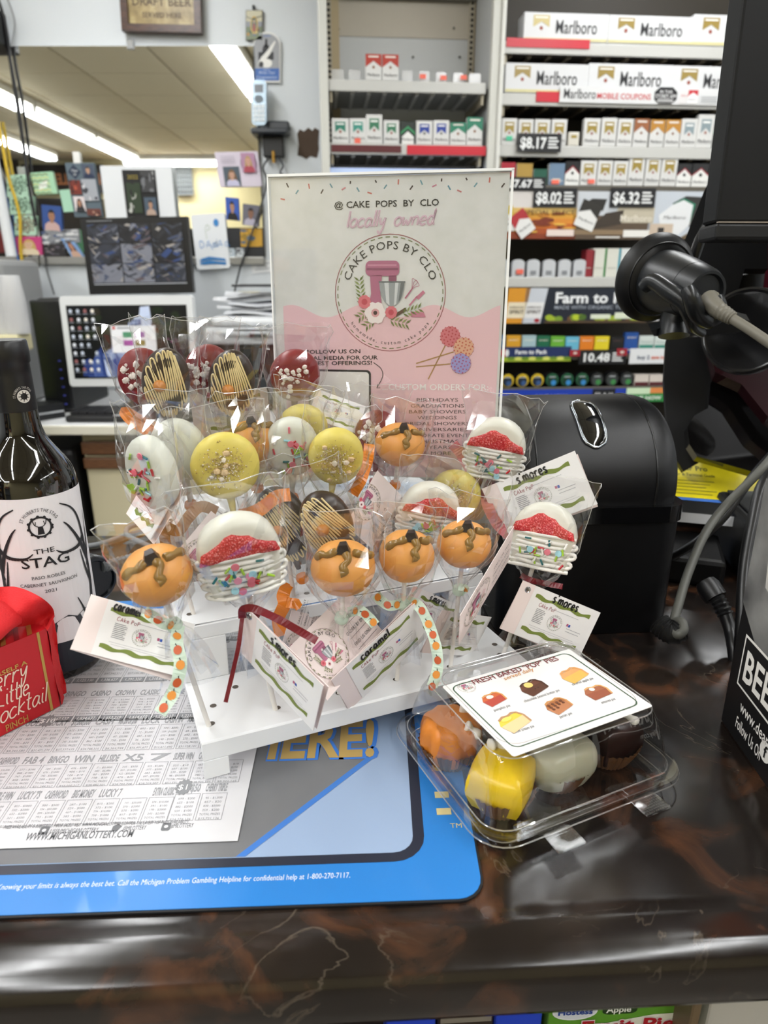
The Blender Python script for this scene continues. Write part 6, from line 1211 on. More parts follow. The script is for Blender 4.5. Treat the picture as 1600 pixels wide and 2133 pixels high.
d = d_('F'); tail(A['F'][0], 'maroon', [(1085, 1198, d), (1105, 1208, d-.008), (1140, 1216, d-.006), (1172, 1222, d-.004)], .005)
d = d_('K'); tail(A['K'][0], 'rose', [(1010, 1010, d), (985, 985, d-.012), (960, 945, d-.014), (943, 925, d-.014)], .0105); tail(A['K'][0], 'rose', [(1012, 1012, d), (1015, 1050, d-.014), (1035, 1090, d-.016), (1060, 1115, d-.016)], .0105)
d = d_('U'); tail(A['U'][0], 'orange', [(372, 885, d), (340, 895, d-.006), (300, 880, d-.008), (262, 858, d-.008), (270, 872, d-.014), (310, 900, d-.014)], .0095)
d = d_('L'); tail(A['L'][0], 'brown', [(348, 1098, d), (372, 1105, d-.012), (395, 1075, d-.012), (420, 1055, d-.006), (452, 1066, d)], .009); tail(A['L'][0], 'brown', [(350, 1100, d), (343, 1120, d-.01), (352, 1150, d-.01)], .008)
d = d_('G'); tail(A['G'][0], 'orange', [(600, 1215, d), (590, 1240, d-.015), (592, 1260, d-.02), (580, 1290, d-.018), (586, 1325, d-.014)], .011); tail(A['G'][0], 'orange', [(596, 1255, d-.02), (618, 1258, d-.022), (612, 1262, d-.026)], .009)
d = d_('Q'); tail(A['Q'][0], 'orange', [(735, 1030, d), (752, 1000, d-.006), (765, 960, d-.004), (770, 925, d)], .01)
d = d_('N'); tail(A['N'][0], 'orange', [(500, 1075, d), (540, 1062, d-.01), (575, 1036, d-.012), (605, 1030, d-.008)], .011)
# ---------------------------------------------------------------- gift tags
TAGP = M('ecdedb', .6); TAGW = M('ecebea', .6); OLIVE = M('77863c', .6); MARK = M('121214', .5); LT = M('b4b4b8', .6)
def front(g, text, ts=.0085, tx=-.012, hs=.76):
    g.mat(TAGW).rect(-.030, -.0255, .0445, .0255, .0003)
    for y0, x0, x1 in ((.0165, -.026, .036), (-.017, -.026, .036)):
        tp_ = waves(x0, x1, y0+.0018, .0011, 3.2, .5, 36); bt = waves(x0, x1, y0-.0018, .0009, 3.2, 1.5, 36)
        g.mat(OLIVE)
        for k in range(36): g.poly([bt[k], bt[k+1], tp_[k+1], tp_[k]], .0005)
    g.mat(M('9a4a52', .6)).hand('CAkE POP'.replace('E', 'e').replace('O', 'o').replace('k', 'k'), -.019, .0085, .0022, .0004, .0005)
    g.mat(M('8a8a8e', .6))
    for k in range(9): g.rect(-.0195, .0055-k*.0016, -.0195+.0105*(1 if k % 3 else .85), .0061-k*.0016, .0005)
    g.mat(LT)
    for k in range(2): g.rect(.018, -.002-k*.0028, .034-k*.001, -.0014-k*.0028, .0005)
    g.rect(-.006, .0105, .026, .0109, .0005); g.rect(-.02, -.0115, .03, -.0112, .0005); g.rect(-.018, -.0135, .033, -.0132, .0005)
    g.mat(M('b0567a', .5)).rect(.0165, .0005, .0185, .003, .0005).mat(M('2f55b0', .5)).rect(.0188, .0003, .0208, .0028, .0005)
    logo(g, .004, -.001, .0078, False, .0006, '4a4a4a', .6)
    if text: g.mat(MARK).hand(text, tx, .0172, ts*.62, .0015, .0009, space=.3, sx=hs)
def back(g, text=None):
    logo(g, -.016, .0, .021, False, .0004, '6a4a4a', 1)
    g.mat(M('2b2b2d', .6))
    for k, s in enumerate(('CALL OR TEXT', 'ORDERS BY EMAIL', 'FIND US ONLINE')): g.text(s, .026, .008-k*.011, .0042, .0004, 'c', width=.03); g.rect(.011, .0045-k*.011, .041, .0048-k*.011, .0004)
TG = {}
def gift_tag(key, px4, label, draw=front, text=None, w=.089, h=.051, col=None, fold=True, hole=None, dep=.5, sg=1, **k):
    X, sc = pose(px4, w, h, dep, sg); X = X @ MX.Diagonal((sc, sc, sc, 1))
    t = thing('gift_tag', X @ V((0, -h/2, 0)), label, 'gift tag')
    G(X).mat(col or TAGP).box((-w/2, -h/2, -.0004), (w/2, h/2, 0)).build('card', t)
    if fold: G(X @ MX.Translation((-w/2, 0, -.0006)) @ MX.Rotation(R(2.5), 4, 'Y') @ MX.Rotation(R(-2), 4, 'Z')).mat(TAGP).box((.0, -h/2, -.0006), (w, h/2-.001, -.0002)).build('rear_leaf', t)
    g = G(X); draw(g, text, **k); g.build('print', t)
    if hole: G(X @ MX.Translation((hole[0], hole[1], .0002))).mat(STEEL).lathe([(.0018, 0), (.0027, .0006), (.0032, 0)], 14).build('eyelet', t, ang=40)
    print('TAG', key, round(sc, 2), [round(q, 2) for q in X.to_3x3() @ V((0, 0, 1))])
    return X
dA = lambda k, o=-.012: d_(k)+o
gift_tag('1', [(175, 1230), (398, 1322), (366, 1404), (202, 1343)], 'white tag lettered caramel at the far left, beside the wine bottle', text='caramel', tx=-.024, hs=.55, dep=dA('A', .0), sg=1)
gift_tag('2', [(503, 1270), (688, 1398), (650, 1520), (484, 1377)], 'white tag lettered s\'mores in front of the stand by the maroon ribbon', text="s'mores", tx=-.012, hole=(-.039, .02), dep=dA('B', -.02), sg=-1)
gift_tag('3', [(693, 1391), (867, 1260), (890, 1338), (731, 1487)], 'white tag lettered caramel tilting up to the right under the middle pumpkin pop', text='caramel', tx=-.016, dep=dA('D', -.012), sg=1)
gift_tag('4', [(606, 1334), (722, 1240), (800, 1330), (690, 1442)], 'pink backed tag showing the round logo behind the s\'mores tag', back, fold=False, dep=dA('C', .002), sg=1)
gift_tag('5', [(588, 1350), (612, 1268), (665, 1290), (640, 1380)], 'small pink tag with a round logo beside the orange ribbon', back, fold=False, w=.051, h=.051, dep=dA('G', -.01), sg=1)
gift_tag('6', [(1090, 1199), (1251, 1286), (1218, 1372), (1034, 1314)], 'white tag lettered s\'mores at the right under the far right cupcake pop', text="s'mores", tx=-.008, hole=(-.036, .019), dep=dA('F', -.006), sg=1)
gift_tag('7', [(1008, 1018), (1186, 942), (1234, 1051), (1058, 1124)], 'white tag lettered s\'mores against the black machine', text="s'mores", tx=-.012, dep=dA('K', -.03), sg=-1)
gift_tag('8', [(957, 1342), (945, 1268), (1072, 1094), (1079, 1177)][1:3]+[(1079, 1177), (957, 1342)], 'pale pink tag standing on end right of the pumpkin pops', back, fold=False, dep=dA('E', -.018), sg=1)
gift_tag('9', [(862, 1215), (965, 1270), (925, 1345), (815, 1290)], 'white tag with a green band behind the pale pink upright tag', text="s'mores", tx=-.012, dep=dA('I', 0), sg=1)
gift_tag('9b', [(905, 1265), (1043, 1290), (980, 1385), (885, 1345)], 'white tag lying low behind the hanging pumpkin ribbon', text=None, dep=dA('E', .025), sg=1)
gift_tag('10', [(787, 977), (838, 1035), (775, 1140), (722, 1096)], 'pink backed tag with upside down lettering in the centre of the stand', back, fold=False, w=.051, h=.075, dep=dA('R', -.03), sg=1)
gift_tag('11', [(288, 960), (405, 1010), (345, 1120), (231, 1070)], 'white tag lettered rasp at the left under the sideways white pop', text='Rasp', tx=-.026, dep=dA('L', .012), sg=-1)
gift_tag('12', [(403, 827), (554, 805), (562, 893), (408, 912)], 'pale pink tag standing behind the middle striped chocolate pop', text=None, dep=dA('W', .014), sg=1, col=TAGP)
gift_tag('13', [(661, 808), (752, 842), (737, 900), (643, 872)], 'white upright tag in front of the poster code box', text=None, w=.075, dep=dA('X', -.012), sg=1)
gift_tag('14', [(378, 1150), (443, 1064), (500, 1120), (430, 1205)], 'pink backed tag with a round logo left of the big cupcake pop', back, fold=False, w=.06, dep=dA('N', -.015), sg=1)
gift_tag('15', [(745, 1075), (812, 1062), (820, 1120), (752, 1135)], 'pink backed tag with a faint logo between two pumpkin pops', back, fold=False, w=.06, dep=dA('I', 0), sg=1)
# ---------------------------------------------------------------- wine bottle
def bend(g, r):
    g.v = [(r_ * math.sin(a/r), -r_*math.cos(a/r), b) for a, b, r_ in [(p[0], p[1], r+p[2]) for p in g.v]]; return g
BO = V((-.3075, .5676, C+.0045)); BA = R(-59+90); BXm = MX.Translation(BO) @ MX.Rotation(BA, 4, 'Z')       # -y of this frame faces the label out
t = thing('wine_bottle', BO, 'dark red wine bottle with a white stag label and black foil', 'bottle')
GLASS = M('0b0908', .04, spec=.7, coat=.6)
prof = [(.0, .004), (.03, .0005), (.035, 0), (.0375, .003), (.038, .01), (.038, .172), (.0372, .182), (.0345, .191), (.0295, .2), (.0235, .209), (.0188, .217), (.0165, .225), (.0155, .235), (.015, .248)]
G(BXm).mat(GLASS).lathe(prof, 64).build('glass_body', t, ang=50)
G(BXm).mat(M('141416', .35)).lathe([(.0152, .2405), (.0157, .241), (.0153, .27), (.0152, .279), (.0163, .2805), (.0164, .288), (.0158, .2965), (.0148, .298), (.0, .2982)], 48).build('foil_capsule', t, ang=40)
LR = .0383
def cyl_panel(g, a0, a1, z0, z1, n=30, h=0):
    g.loft([[(a0+(a1-a0)*k/n, z0, h), (a0+(a1-a0)*k/n, z1, h)] for k in range(n+1)], close=False)
g = G().mat(M('e9e6e8', .55)); cyl_panel(g, -.068, .068, .038, .1735); bend(g, LR); g.X = BXm; g.v = [tuple(BXm @ V(p)) for p in g.v]; lab = g.build('label', t)
g = G().mat(M('1c222e', .5)); cyl_panel(g, -.068, .068, .008, .0378); bend(g, LR); g.v = [tuple(BXm @ V(p)) for p in g.v]; g.build('navy_band', t)
g = G(); ink = M('17171a', .55); h = .0003
lz = lambda y: .1735-(y-1050)*.00047
def bl(px, py): return ((px-89)/2.42*.001*1.02, lz(py+(px-89)*.13))
cx, cz = 0, lz(1104)
g.mat(ink).text('ST HUBERTS THE STAG', 0, 0, .0042, h, 'c', width=.033, arc=(cx, cz, .0135, PI/2, 1)); g.ring(cx, cz, .0085, .0016, h, 24)
for k in range(12): a = k*.55; g.disc(cx+.0092*math.cos(a), cz+.0092*math.sin(a), .0013, h, 6)
g.poly([(cx-.0026, cz-.0065), (cx+.0026, cz-.0065), (cx+.0018, cz+.0005), (cx-.0018, cz+.0005)], h)
for sd in (-1, 1):
    g.line(spl([V((cx+sd*.001, cz, 0)), V((cx+sd*.004, cz+.002, 0)), V((cx+sd*.0052, cz+.006, 0))], 4), .0007, h); g.line([(cx+sd*.0036, cz+.0018), (cx+sd*.003, cz+.005)], .0006, h)
g.text('THE', 0, lz(1154), .0062, h, 'c', width=.0165, bold=.004); g.text('STAG', 0, lz(1180), .0125, h, 'c', width=.040, bold=.012)
g.text('PASO ROBLES', 0, lz(1203), .0042, h, 'c', width=.027); g.text('CABERNET SAUVIGNON', 0, lz(1217), .0042, h, 'c', width=.048); g.text('2021', 0, lz(1231), .0042, h, 'c', width=.0105)
def stroke(pts, w0, w1):
    p_ = spl([V((*q, 0)) for q in pts], 6); n = len(p_)
    for i in range(n-1):
        f = i/(n-1); w = w0+(w1-w0)*f; g.line([(p_[i].x, p_[i].y), (p_[i+1].x, p_[i+1].y)], w, h)
for sd in (-1, 1):
    q = lambda x, z: (sd*x, z)
    stroke([q(.020, .036), q(.034, .055), q(.041, .085), q(.0395, .12), q(.036, .145), q(.029, .158), q(.018, .165)], .0055, .0009)
    stroke([q(.041, .085), q(.036, .098), q(.032, .118)], .0042, .0007); stroke([q(.0405, .107), q(.033, .126), q(.024, .142), q(.019, .148)], .0046, .0006); stroke([q(.0385, .128), q(.03, .122), q(.016, .121), q(.009, .125)], .0046, .0006)
    stroke([q(.029, .049), q(.026, .062), q(.021, .076)], .0032, .0006); stroke([q(.0395, .1), q(.045, .125), q(.047, .15)], .003, .0006)
g.mat(M('34343a', .55)).poly([(-.006, .038), (.016, .038), (.021, .048), (.030, .055), (.034, .062), (.027, .063), (.018, .059), (.010, .063), (-.002, .058)], h)
g.v = [p for p in g.v]; bend(g, LR+.0002); g.v = [tuple(BXm @ V(p)) for p in g.v]; g.build('label_print', lab)
g = G().mat(M('c9c4bc', .4)); g.ring(.006, .2535, .0048, .0011, .0003, 20)
for k in range(9): a = k*.7; g.disc(.006+.0036*math.cos(a), .2535+.0036*math.sin(a), .0011, .0004, 6)
g.text('ST HUBERTS THE STAG', 0, 0, .0026, .0004, 'c', width=.018, arc=(.006, .2535, .0064, PI/2+.3, 1)); bend(g, .0158); g.v = [tuple(BXm @ V(p)) for p in g.v]; g.build('foil_emblem', t)
# ---------------------------------------------------------------- red gift box
RED = M('c01822', .5); RFAB = M('cf1a20', .75, bump=.25, bscale=700); GLD = M('c9a458', .3, metal=.6); CREAMP = M('f0d9c4', .5)
GO = V((-.2765, .4955, C+.0045)); gdir = V((.575, .818, 0)); GF = frame(GO, gdir, (0, 0, 1)); HG = .074
t = thing('gift_box', GO+V((-.05, 0, 0)), 'red gift box with cream script lettering, gold stripe and red fabric bow', 'gift box')
q = lambda x, d: (GO+gdir*x+V((-gdir.y, gdir.x, 0))*d)
pts = [q(-.115, 0), q(.0, 0)]+[q(.009, .012), q(.011, .02), q(.006, .085), q(-.115, .085)]
G().mat(RED).prism([(p.x, p.y) for p in pts], C+.0045, C+.0045+HG).build('box', t)
wr = [q(.0006, -.0008), q(.0, -.001), q(.0105, .0115), q(.0135, .02), q(.0085, .0885), q(-.02, .0885)]
rings = []
for k in range(9):
    f = k/8; z = C+.0048+(HG+.003)*f; rings.append([(p.x+.0012*math.sin(k*1.3+i), p.y+.0012*math.cos(k*1.7+i*2), z+(.004*math.sin(i*1.2) if k == 8 else 0)) for i, p in enumerate(spl([V((w_.x, w_.y, 0)) for w_ in wr[1:]], 4))])
G().mat(RFAB).loft(rings, close=False).build('fabric_side_band', t, ang=60)
g = G(GF @ MX.Translation((0, 0, .0004))).mat(GLD).rect(-.0085, 0, -.0062, HG); g.build('gold_stripe', t)
TF = frame(V((GO.x, GO.y, C+.0048+HG)), gdir, V((-gdir.y, gdir.x, 0)))
for k in range(10): x = -.11+.0105*k; G(TF).mat(GLD if k % 2 else M('8f141c', .5)).poly([(x, 0), (x+.004, 0), (x+.02, .035), (x+.016, .035)], .0003).build('diagonal_stripe', t)
fi = GF.inverted(); nG = (GF.to_3x3() @ V((0, 0, 1))); fq = lambda px, py: (lambda v: (v.x, v.y))(fi @ aP(px, py, GO, nG))
def fhand(s, pa, pb, size, w):
    a, b = fq(*pa), fq(*pb); wid = sum((STK[c][0]+.12) for c in s if c != ' ')
    g.hand(s, a[0], a[1], size, w, .0007, space=.12, shear=.3, sx=(b[0]-a[0])/(size*wid), X=MX.Identity(4) if False else None)
g = G(GF).mat(CREAMP)
fhand('Merry', (-48, 1455), (58, 1408), .0088, .0011); fhand('Little', (-10, 1478), (62, 1450), .0088, .0011); fhand('Cocktail', (-25, 1520), (95, 1440), .0088, .0011)
g.build('script_lettering', t)
g = G(GF).mat(GLD); a, b = fq(55, 1378), fq(-40, 1405); g.text('TREAT YOURSELF A', a[0], a[1]-.002, .0052, .0007, 'r', width=.062, bold=.02); a, b = fq(12, 1524), fq(60, 1500); g.text('PINCH', a[0], a[1], .0085, .0007, 'l', width=b[0]-a[0], bold=.01); a, b = fq(20, 1530), fq(56, 1511); g.text('PROVISIONS', a[0], a[1]-.001, .0032, .0007, 'l', width=b[0]-a[0]); g.build('gold_lettering', t)
# fabric bow
r_ = random.Random(9); c = q(-.055, .035); n = 18; rings = []
for j in range(11):
    ph = -PI/2+PI*j/10; rings.append([(c.x+.052*max(.02, math.cos(ph))*math.cos(2*PI*i/n)*(1+.08*math.sin(3*i*2*PI/n+j)), c.y+.04*max(.02, math.cos(ph))*math.sin(2*PI*i/n)*(1+.06*math.cos(4*i*2*PI/n)), C+.0048+HG+.014+.015*math.sin(ph)+.004*math.sin(i*1.1+j*.6)*math.cos(ph)) for i in range(n)])
G().mat(RFAB).loft(rings, True, True, True).build('fabric_bow', t, ang=80)
rows_ = [[aD(x, y, .555+.012*math.sin(k+j*2)) for j, (x, y) in enumerate(row_)] for k, row_ in enumerate([[(-30, 1226), (30, 1222), (78, 1240), (108, 1264), (114, 1284)], [(-30, 1248), (30, 1243), (74, 1254), (106, 1272), (110, 1292)], [(-30, 1282), (25, 1276), (66, 1280), (97, 1288), (104, 1304)], [(-30, 1316), (20, 1308), (60, 1304), (90, 1306), (98, 1314)]])]
rows_ = [spl(r__, 5) for r__ in rows_]; rows_ = [list(c__) for c__ in zip(*[spl(list(col_), 4) for col_ in zip(*rows_)])]
G().mat(RFAB).loft([[tuple(p) for p in r__] for r__ in rows_], close=False).build('bow_loop', t, ang=80)
# ---------------------------------------------------------------- clamshell of pies
PO = V((.0654, .3297, C+.0005)); PA = R(24.6); PX = MX.Translation(PO) @ MX.Rotation(PA, 4, 'Z'); PW, PD = .173, .150
t = thing('pie_clamshell', PX @ V((PW/2, PD/2, 0)), 'clear plastic hinged box of small pies with a printed card on its lid', 'food box')
PET = clear('clear_plastic', (.99, .995, .995), .03, .55, .04, 0, .4); PEDGE = clear('plastic_highlight', (1, 1, 1), .3, .7, .08, .12)
def rring(ins, z, r, n=6, fl=0):
    P_ = []; x0, y0, x1, y1 = ins, ins, PW-ins, PD-ins
    for cx, cy, a, (ex, ey) in ((x1-r, y1-r, 0, (x0+r, y1)), (x0+r, y1-r, 90, (x0, y0+r)), (x0+r, y0+r, 180, (x1-r, y0)), (x1-r, y0+r, 270, (x1, y1-r))):
        for i in range(n+1): tt = R(a+90*i/n); P_.append((cx+r*math.cos(tt), cy+r*math.sin(tt), z))
        lx, ly = P_[-1][0], P_[-1][1]
        for i in range(1, 14):
            f = i/14; o = fl*(.5+.5*math.cos(2*PI*f*4.0)) if .08 < f < .92 else 0; tt = R(a+90); P_.append((lx+(ex-lx)*f-math.cos(tt)*o, ly+(ey-ly)*f-math.sin(tt)*o, z))
    return P_
G(PX).mat(PET).loft([rring(.016, .0012, .014), rring(.010, .002, .016), rring(.007, .010, .018), rring(.006, .0125, .019), rring(.0, .0125, .024), rring(-.001, .009, .025)], True, True).build('base_tray', t, ang=35)
G(PX).mat(PET).loft([rring(.001, .0145, .024), rring(.007, .0145, .019), rring(.0085, .020, .018), rring(.011, .034, .017, fl=.0012), rring(.015, .050, .017, fl=.0016), rring(.019, .0585, .016, fl=.001), rring(.026, .0615, .014), rring(.034, .0615, .012)], True, False, True).build('hinged_lid', t, ang=35)
for ins_, z_, r__ in ((-.0008, .0095, .025), (.007, .0148, .019), (.019, .0588, .016), (.0275, .0618, .014), (.010, .0025, .016)):
    rg_ = rring(ins_, z_, r__); G(PX).mat(PEDGE).tube(rg_+rg_[:1], .0005, 5, False).build('rim_highlight', t, ang=60)  # brighter, hazier rim tubes paint edge highlights onto the clear plastic
for sx_ in (.052, .125):
    g = G(PX).mat(PET).box((sx_-.011, -.016, .0085), (sx_+.011, .001, .0098), .0005, 1)
    tb = g.build('opening_tab', t); g = G(PX).mat(clear('tab_texture', (.97, .98, .98), .1, .5, .08, .03))
    for i in range(10):
        for j in range(7): x, y = sx_-.0099+i*.002, -.015+j*.002; g.add([(x, y, .0099), (x+.0018, y, .0099), (x+.0018, y+.0018, .0099), (x, y+.0018, .0099), (x+.0009, y+.0009, .0106)], [(0, 1, 4), (1, 2, 4), (2, 3, 4), (3, 0, 4)])
    g.build('tab_texture', tb, kind='stuff')
for sx_ in (.03, .142): G(PX).mat(PET).box((sx_-.008, .003, .0145), (sx_+.008, .0085, .019), .0015).build('lid_button', t)
LIN = M('6a4526', .7, bump=.1); CREAMW = M('f0eee6', .4)
def mini(lx, ly, m, shape, w, hgt, label, rot=0, cream=(), dz=0):
    X = PX @ MX.Translation((lx, ly, .0022)) @ MX.Rotation(R(rot), 4, 'Z'); t_ = thing('mini_pie', X @ V((0, 0, 0)), label, 'pie')
    G(X).mat(LIN).loft([[((r*(1+(.045 if i % 2 else -.02)))*math.cos(2*PI*i/64), (r*(1+(.045 if i % 2 else -.02)))*math.sin(2*PI*i/64), z) for i in range(64)] for r, z in ((.0005, .0002), (.0155, .0003), (.0205, .010), (.0235, .0175))]).build('paper_liner', t_)
    n = 40; rings = []
    def rad(a):
        if shape == 'square': return 1/max(abs(math.cos(a)), abs(math.sin(a)))**.75
        if shape == 'tri': return 1.06-.13*math.cos(3*a)
        return 1+.06*math.cos(9*a)
    for s, z in ((.80, .005), (.9, .010), (1, .016), (1.02, .020), (1.0, hgt*.74), (.94, hgt*.87), (.82, hgt*.96), (.5, hgt), (.02, hgt*1.01)):
        rings.append([(w/2*s*(1+(rad(2*PI*i/n)-1)*(1 if s > .6 else .5))*math.cos(2*PI*i/n), w/2*s*(1+(rad(2*PI*i/n)-1)*(1 if s > .6 else .5))*math.sin(2*PI*i/n), z) for i in range(n)])
    G(X).mat(m).loft(rings, True, True).build('glazed_cake', t_, ang=50)
    for pts in cream: p_ = spl([V(p) for p in pts], 5); G(X).mat(CREAMW).tube(p_, [.0035+.0012*math.sin(i*1.1) for i in range(len(p_)-1)]+[.0012], 8).build('cream_piping', t_, ang=60)
    return t_
mini(.036, .042, M('e3bf1c', .3, sss=.1), 'square', .042, .036, 'yellow glazed pie in the front left of the clear box', 40, [[(.010, .012, .038), (.015, .008, .037), (.020, -.002, .033), (.0225, -.008, .026)]])
mini(.028, .098, M('d9822c', .4, sss=.1), 'scallop', .045, .037, 'orange glazed pie with white dabs in the back left of the clear box', 10, [[(.012, .004, .0385), (.018, -.003, .037), (.0225, -.008, .029)], [(.002, -.014, .0375), (.006, -.018, .034), (.009, -.0215, .028)]])
mini(.087, .046, M('b9b8a0', .3, sss=.1), 'tri', .046, .036, 'white glazed wedge pie in the front middle of the clear box', -95)
mini(.138, .050, M('2a1610', .3), 'square', .038, .036, 'dark chocolate pie with a white cream streak in the front right of the clear box', 0, [[(.002, .014, .0375), (.006, .006, .039), (.011, -.006, .037), (.014, -.013, .033)]])
mini(.083, .102, M('3a1c22', .3), 'scallop', .04, .038, 'dark maroon pie in the back middle under the card', 0); mini(.137, .104, M('8a5a26', .3), 'square', .038, .038, 'caramel brown pie in the back right under the card', 10)
# printed card on the lid
zc = C+.0625
CP = [aZ(*p_, zc) for p_ in ((924, 1427), (1190, 1352), (1356, 1470), (1066, 1580))]
ux = ((CP[1]-CP[0])+(CP[2]-CP[3]))/2; uy = ((CP[0]-CP[3])+(CP[1]-CP[2]))/2; cw, ch = ux.length, uy.length; cc = sum(CP, V((0, 0, 0)))/4
KF = frame(cc, ux, uy); ki = KF.inverted(); kq = lambda px, py: (lambda v: (v.x, v.y))(ki @ aZ(px, py, zc))
t = thing('pie_menu_card', cc, 'white menu card with six pie slices drawn, green border, on the clear box', 'card')
G(KF).mat(M('e9e8e6', .5)).prism(rr(-cw/2, -ch/2, cw/2, ch/2, .002), -.0004, 0).build('card', t)
g = G(KF); b_ = rr(-cw/2+.005, -ch/2+.006, cw/2-.006, ch/2-.004, .006, 6); g.mat(M('3a5a40', .5)).line(b_+b_[:2], .0009, .0003)
def kt(s, pa, pb, size, m, bold=0, shear=0, hand=False):
    a, b = kq(*pa), kq(*pb); an = math.atan2(b[1]-a[1], b[0]-a[0]); w = math.hypot(b[0]-a[0], b[1]-a[1]); X = MX.Translation((a[0], a[1], 0)) @ MX.Rotation(an, 4, 'Z'); g.mat(m)
    g.text(s, 0, 0, size, .0004, 'l', width=w, bold=bold, shear=shear, X=X)
kt('FRESH BAKED "POP" PIES', (988, 1427), (1166, 1375), .0085, M('7a2f33', .5), .008); kt('served daily', (1052, 1418), (1113, 1397), .0065, M('d0914a', .5), 0, .3)
for s, pa, pb in (('pumpkin pie', (1030, 1483), (1064, 1472)), ('chocolate peanut butter pie', (1093, 1464), (1167, 1440)), ('caramel apple pie', (1193, 1429), (1237, 1415)), ('smores pie', (1254, 1467), (1283, 1458)), ('pecan pie', (1167, 1497), (1193, 1488)), ('lemon cream pie', (1069, 1530), (1114, 1515))): kt(s, pa, pb, .0042, M('1c1c1e', .5), 0, .3)
l0 = kq(972, 1432); logo(g, l0[0], l0[1], .0068, False, .0004, '8a5a60', .6)
g.build('print', t)
def slice_(px, py, s, cols, an, extra=None):
    a = kq(px, py); g = G(KF @ MX.Translation((a[0], a[1], .0003)) @ MX.Rotation(an, 4, 'Z') @ MX.Diagonal((s, s, 1, 1)))
    g.mat(M(cols[0], .5)).poly([(-1, .15), (-.7, .65), (.75, .75), (1, .3), (-.9, -.05)]); g.mat(M(cols[1], .5)).poly([(-1, .1), (1, .3), (.95, -.45), (-.75, -.75)], .0001); g.mat(M(cols[2], .5)).line([(-.72, .62), (-.3, .8), (.1, .72), (.5, .85), (.8, .72), (1.02, .3), (.98, -.42)], .16, .0002)
    if extra: extra(g)
    g.build('pie_slice_drawing', t)
slice_(1029, 1458, .0088, ('c9653a', 'b54a3c', 'd69a5a'), .05, lambda g: g.mat(M('f0e6da', .5)).disc(-.1, .42, .34, .0003, 14, .24)); slice_(1112, 1434, .0105, ('6a4030', '5a3626', '4a2c20'), .1, lambda g: g.mat(M('ead07a', .5)).disc(-.1, .45, .36, .0003, 14, .3).mat(M('1c1414', .5)).disc(0, -.15, .05, .0003, 8).disc(.3, -.12, .05, .0003, 8))
slice_(1196, 1408, .0108, ('e0a468', 'e3b55a', 'dba064'), .1); slice_(1245, 1444, .0098, ('a8684a', '9a5840', 'd9a468'), -.1, lambda g: g.mat(M('f3efe8', .5)).disc(-.15, .5, .24, .0003, 12, .2)); slice_(1164, 1472, .0098, ('a8683a', 'b87a52', 'c98f52'), .1, lambda g: [g.mat(M('6a3c22', .5)).disc(-.6+.4*(k % 4), .4-.25*(k//4), .13, .0003, 8) for k in range(10)]); slice_(1072, 1506, .0112, ('e6c94a', 'e8c795', 'b58a62'), .12, lambda g: g.mat(M('f0dc6a', .5)).disc(-.2, .5, .4, .0003, 14, .18))
# ---------------------------------------------------------------- black dome machine
DO = V((.117, .620, C+.0005)); DX = MX.Translation(DO) @ MX.Rotation(R(4), 4, 'Z'); DW, DD = .182, .17
MB = M('08080a', .42, spec=.35, bump=.04, bscale=900); MG = M('0a0a0b', .12, coat=.4)
t = thing('dome_printer', DX @ V((DW/2, DD/2, 0)), 'black machine with a domed lid and a glossy oval window behind the cake pops', 'printer')
G(DX).mat(MB).prism(rr(0, 0, DW, DD, .022, 6), 0, .122).build('base_body', t, ang=40)
G(DX).mat(MG).prism(rr(-.001, -.004, DW+.001, DD-.02, .022, 6), .1225, .139).build('glossy_band', t, ang=40)
def dprof(sc):      # side profile (y, z), scaled towards its lower back at the ends
    P_ = [(.002, .139), (.001, .158), (.006, .178), (.018, .198), (.036, .214), (.058, .225), (.084, .231), (.112, .230), (.14, .222), (.163, .206)]
    return [(.10+(y-.10)*sc, .139+(z-.139)*sc) for y, z in P_]
ends = [(.003, .80), (.005, .90), (.010, .96), (.018, .99), (.03, 1), (.06, 1), (.1, 1), (.13, 1), (.15, 1), (.158, .99), (.166, .965), (.172, .92), (.175, .84)]
G(DX).mat(MB).loft([[(x, y, z) for y, z in [(p.x, p.y) for p in spl([V((*q_, 0)) for q_ in dprof(s)], 3)]] for x, s in ends], False, True, True).build('dome_lid', t, ang=45)
dp = [V((*q_, 0)) for q_ in dprof(1)]; sm_ = spl(dp, 5)
for x in (.030, .148): G(DX).mat(M('060606', .3)).tube([(x, p.x, p.y) for p in sm_], .0011, 6).build('lid_seam', t, ang=60)
seg = [p for p in sm_ if .013 <= p.x <= .074]
def dn(i): a, b = seg[max(0, i-1)], seg[min(len(seg)-1, i+1)]; tn = (b-a).normalized(); return V((0, -tn.y, tn.x))
xc = .089; rings = []; N = len(seg)
for i, p in enumerate(seg):
    f = i/(N-1); hw = .0125*math.sqrt(max(.02, 1-(abs(2*f-1))**5)); n_ = dn(i)
    rings.append([tuple(V((xc+hw*math.cos(PI*k/8), p.x, p.y))+n_*(.0006+.003*math.sin(PI*k/8)*math.sqrt(max(0.02, 1-(2*f-1)**4)))) for k in range(9)])
G(DX).mat(M('0a0b0d', .04, coat=1)).loft(rings, False).build('oval_window', t, ang=60)
rim = [tuple(V(r_[0])) for r_ in rings]+[tuple(V(r_[-1])) for r_ in rings[::-1]]; rim.append(rim[0])
G(DX).mat(M('8f9499', .12, metal=1)).tube(rim, .0016, 8, False).build('chrome_rim', t, ang=60)
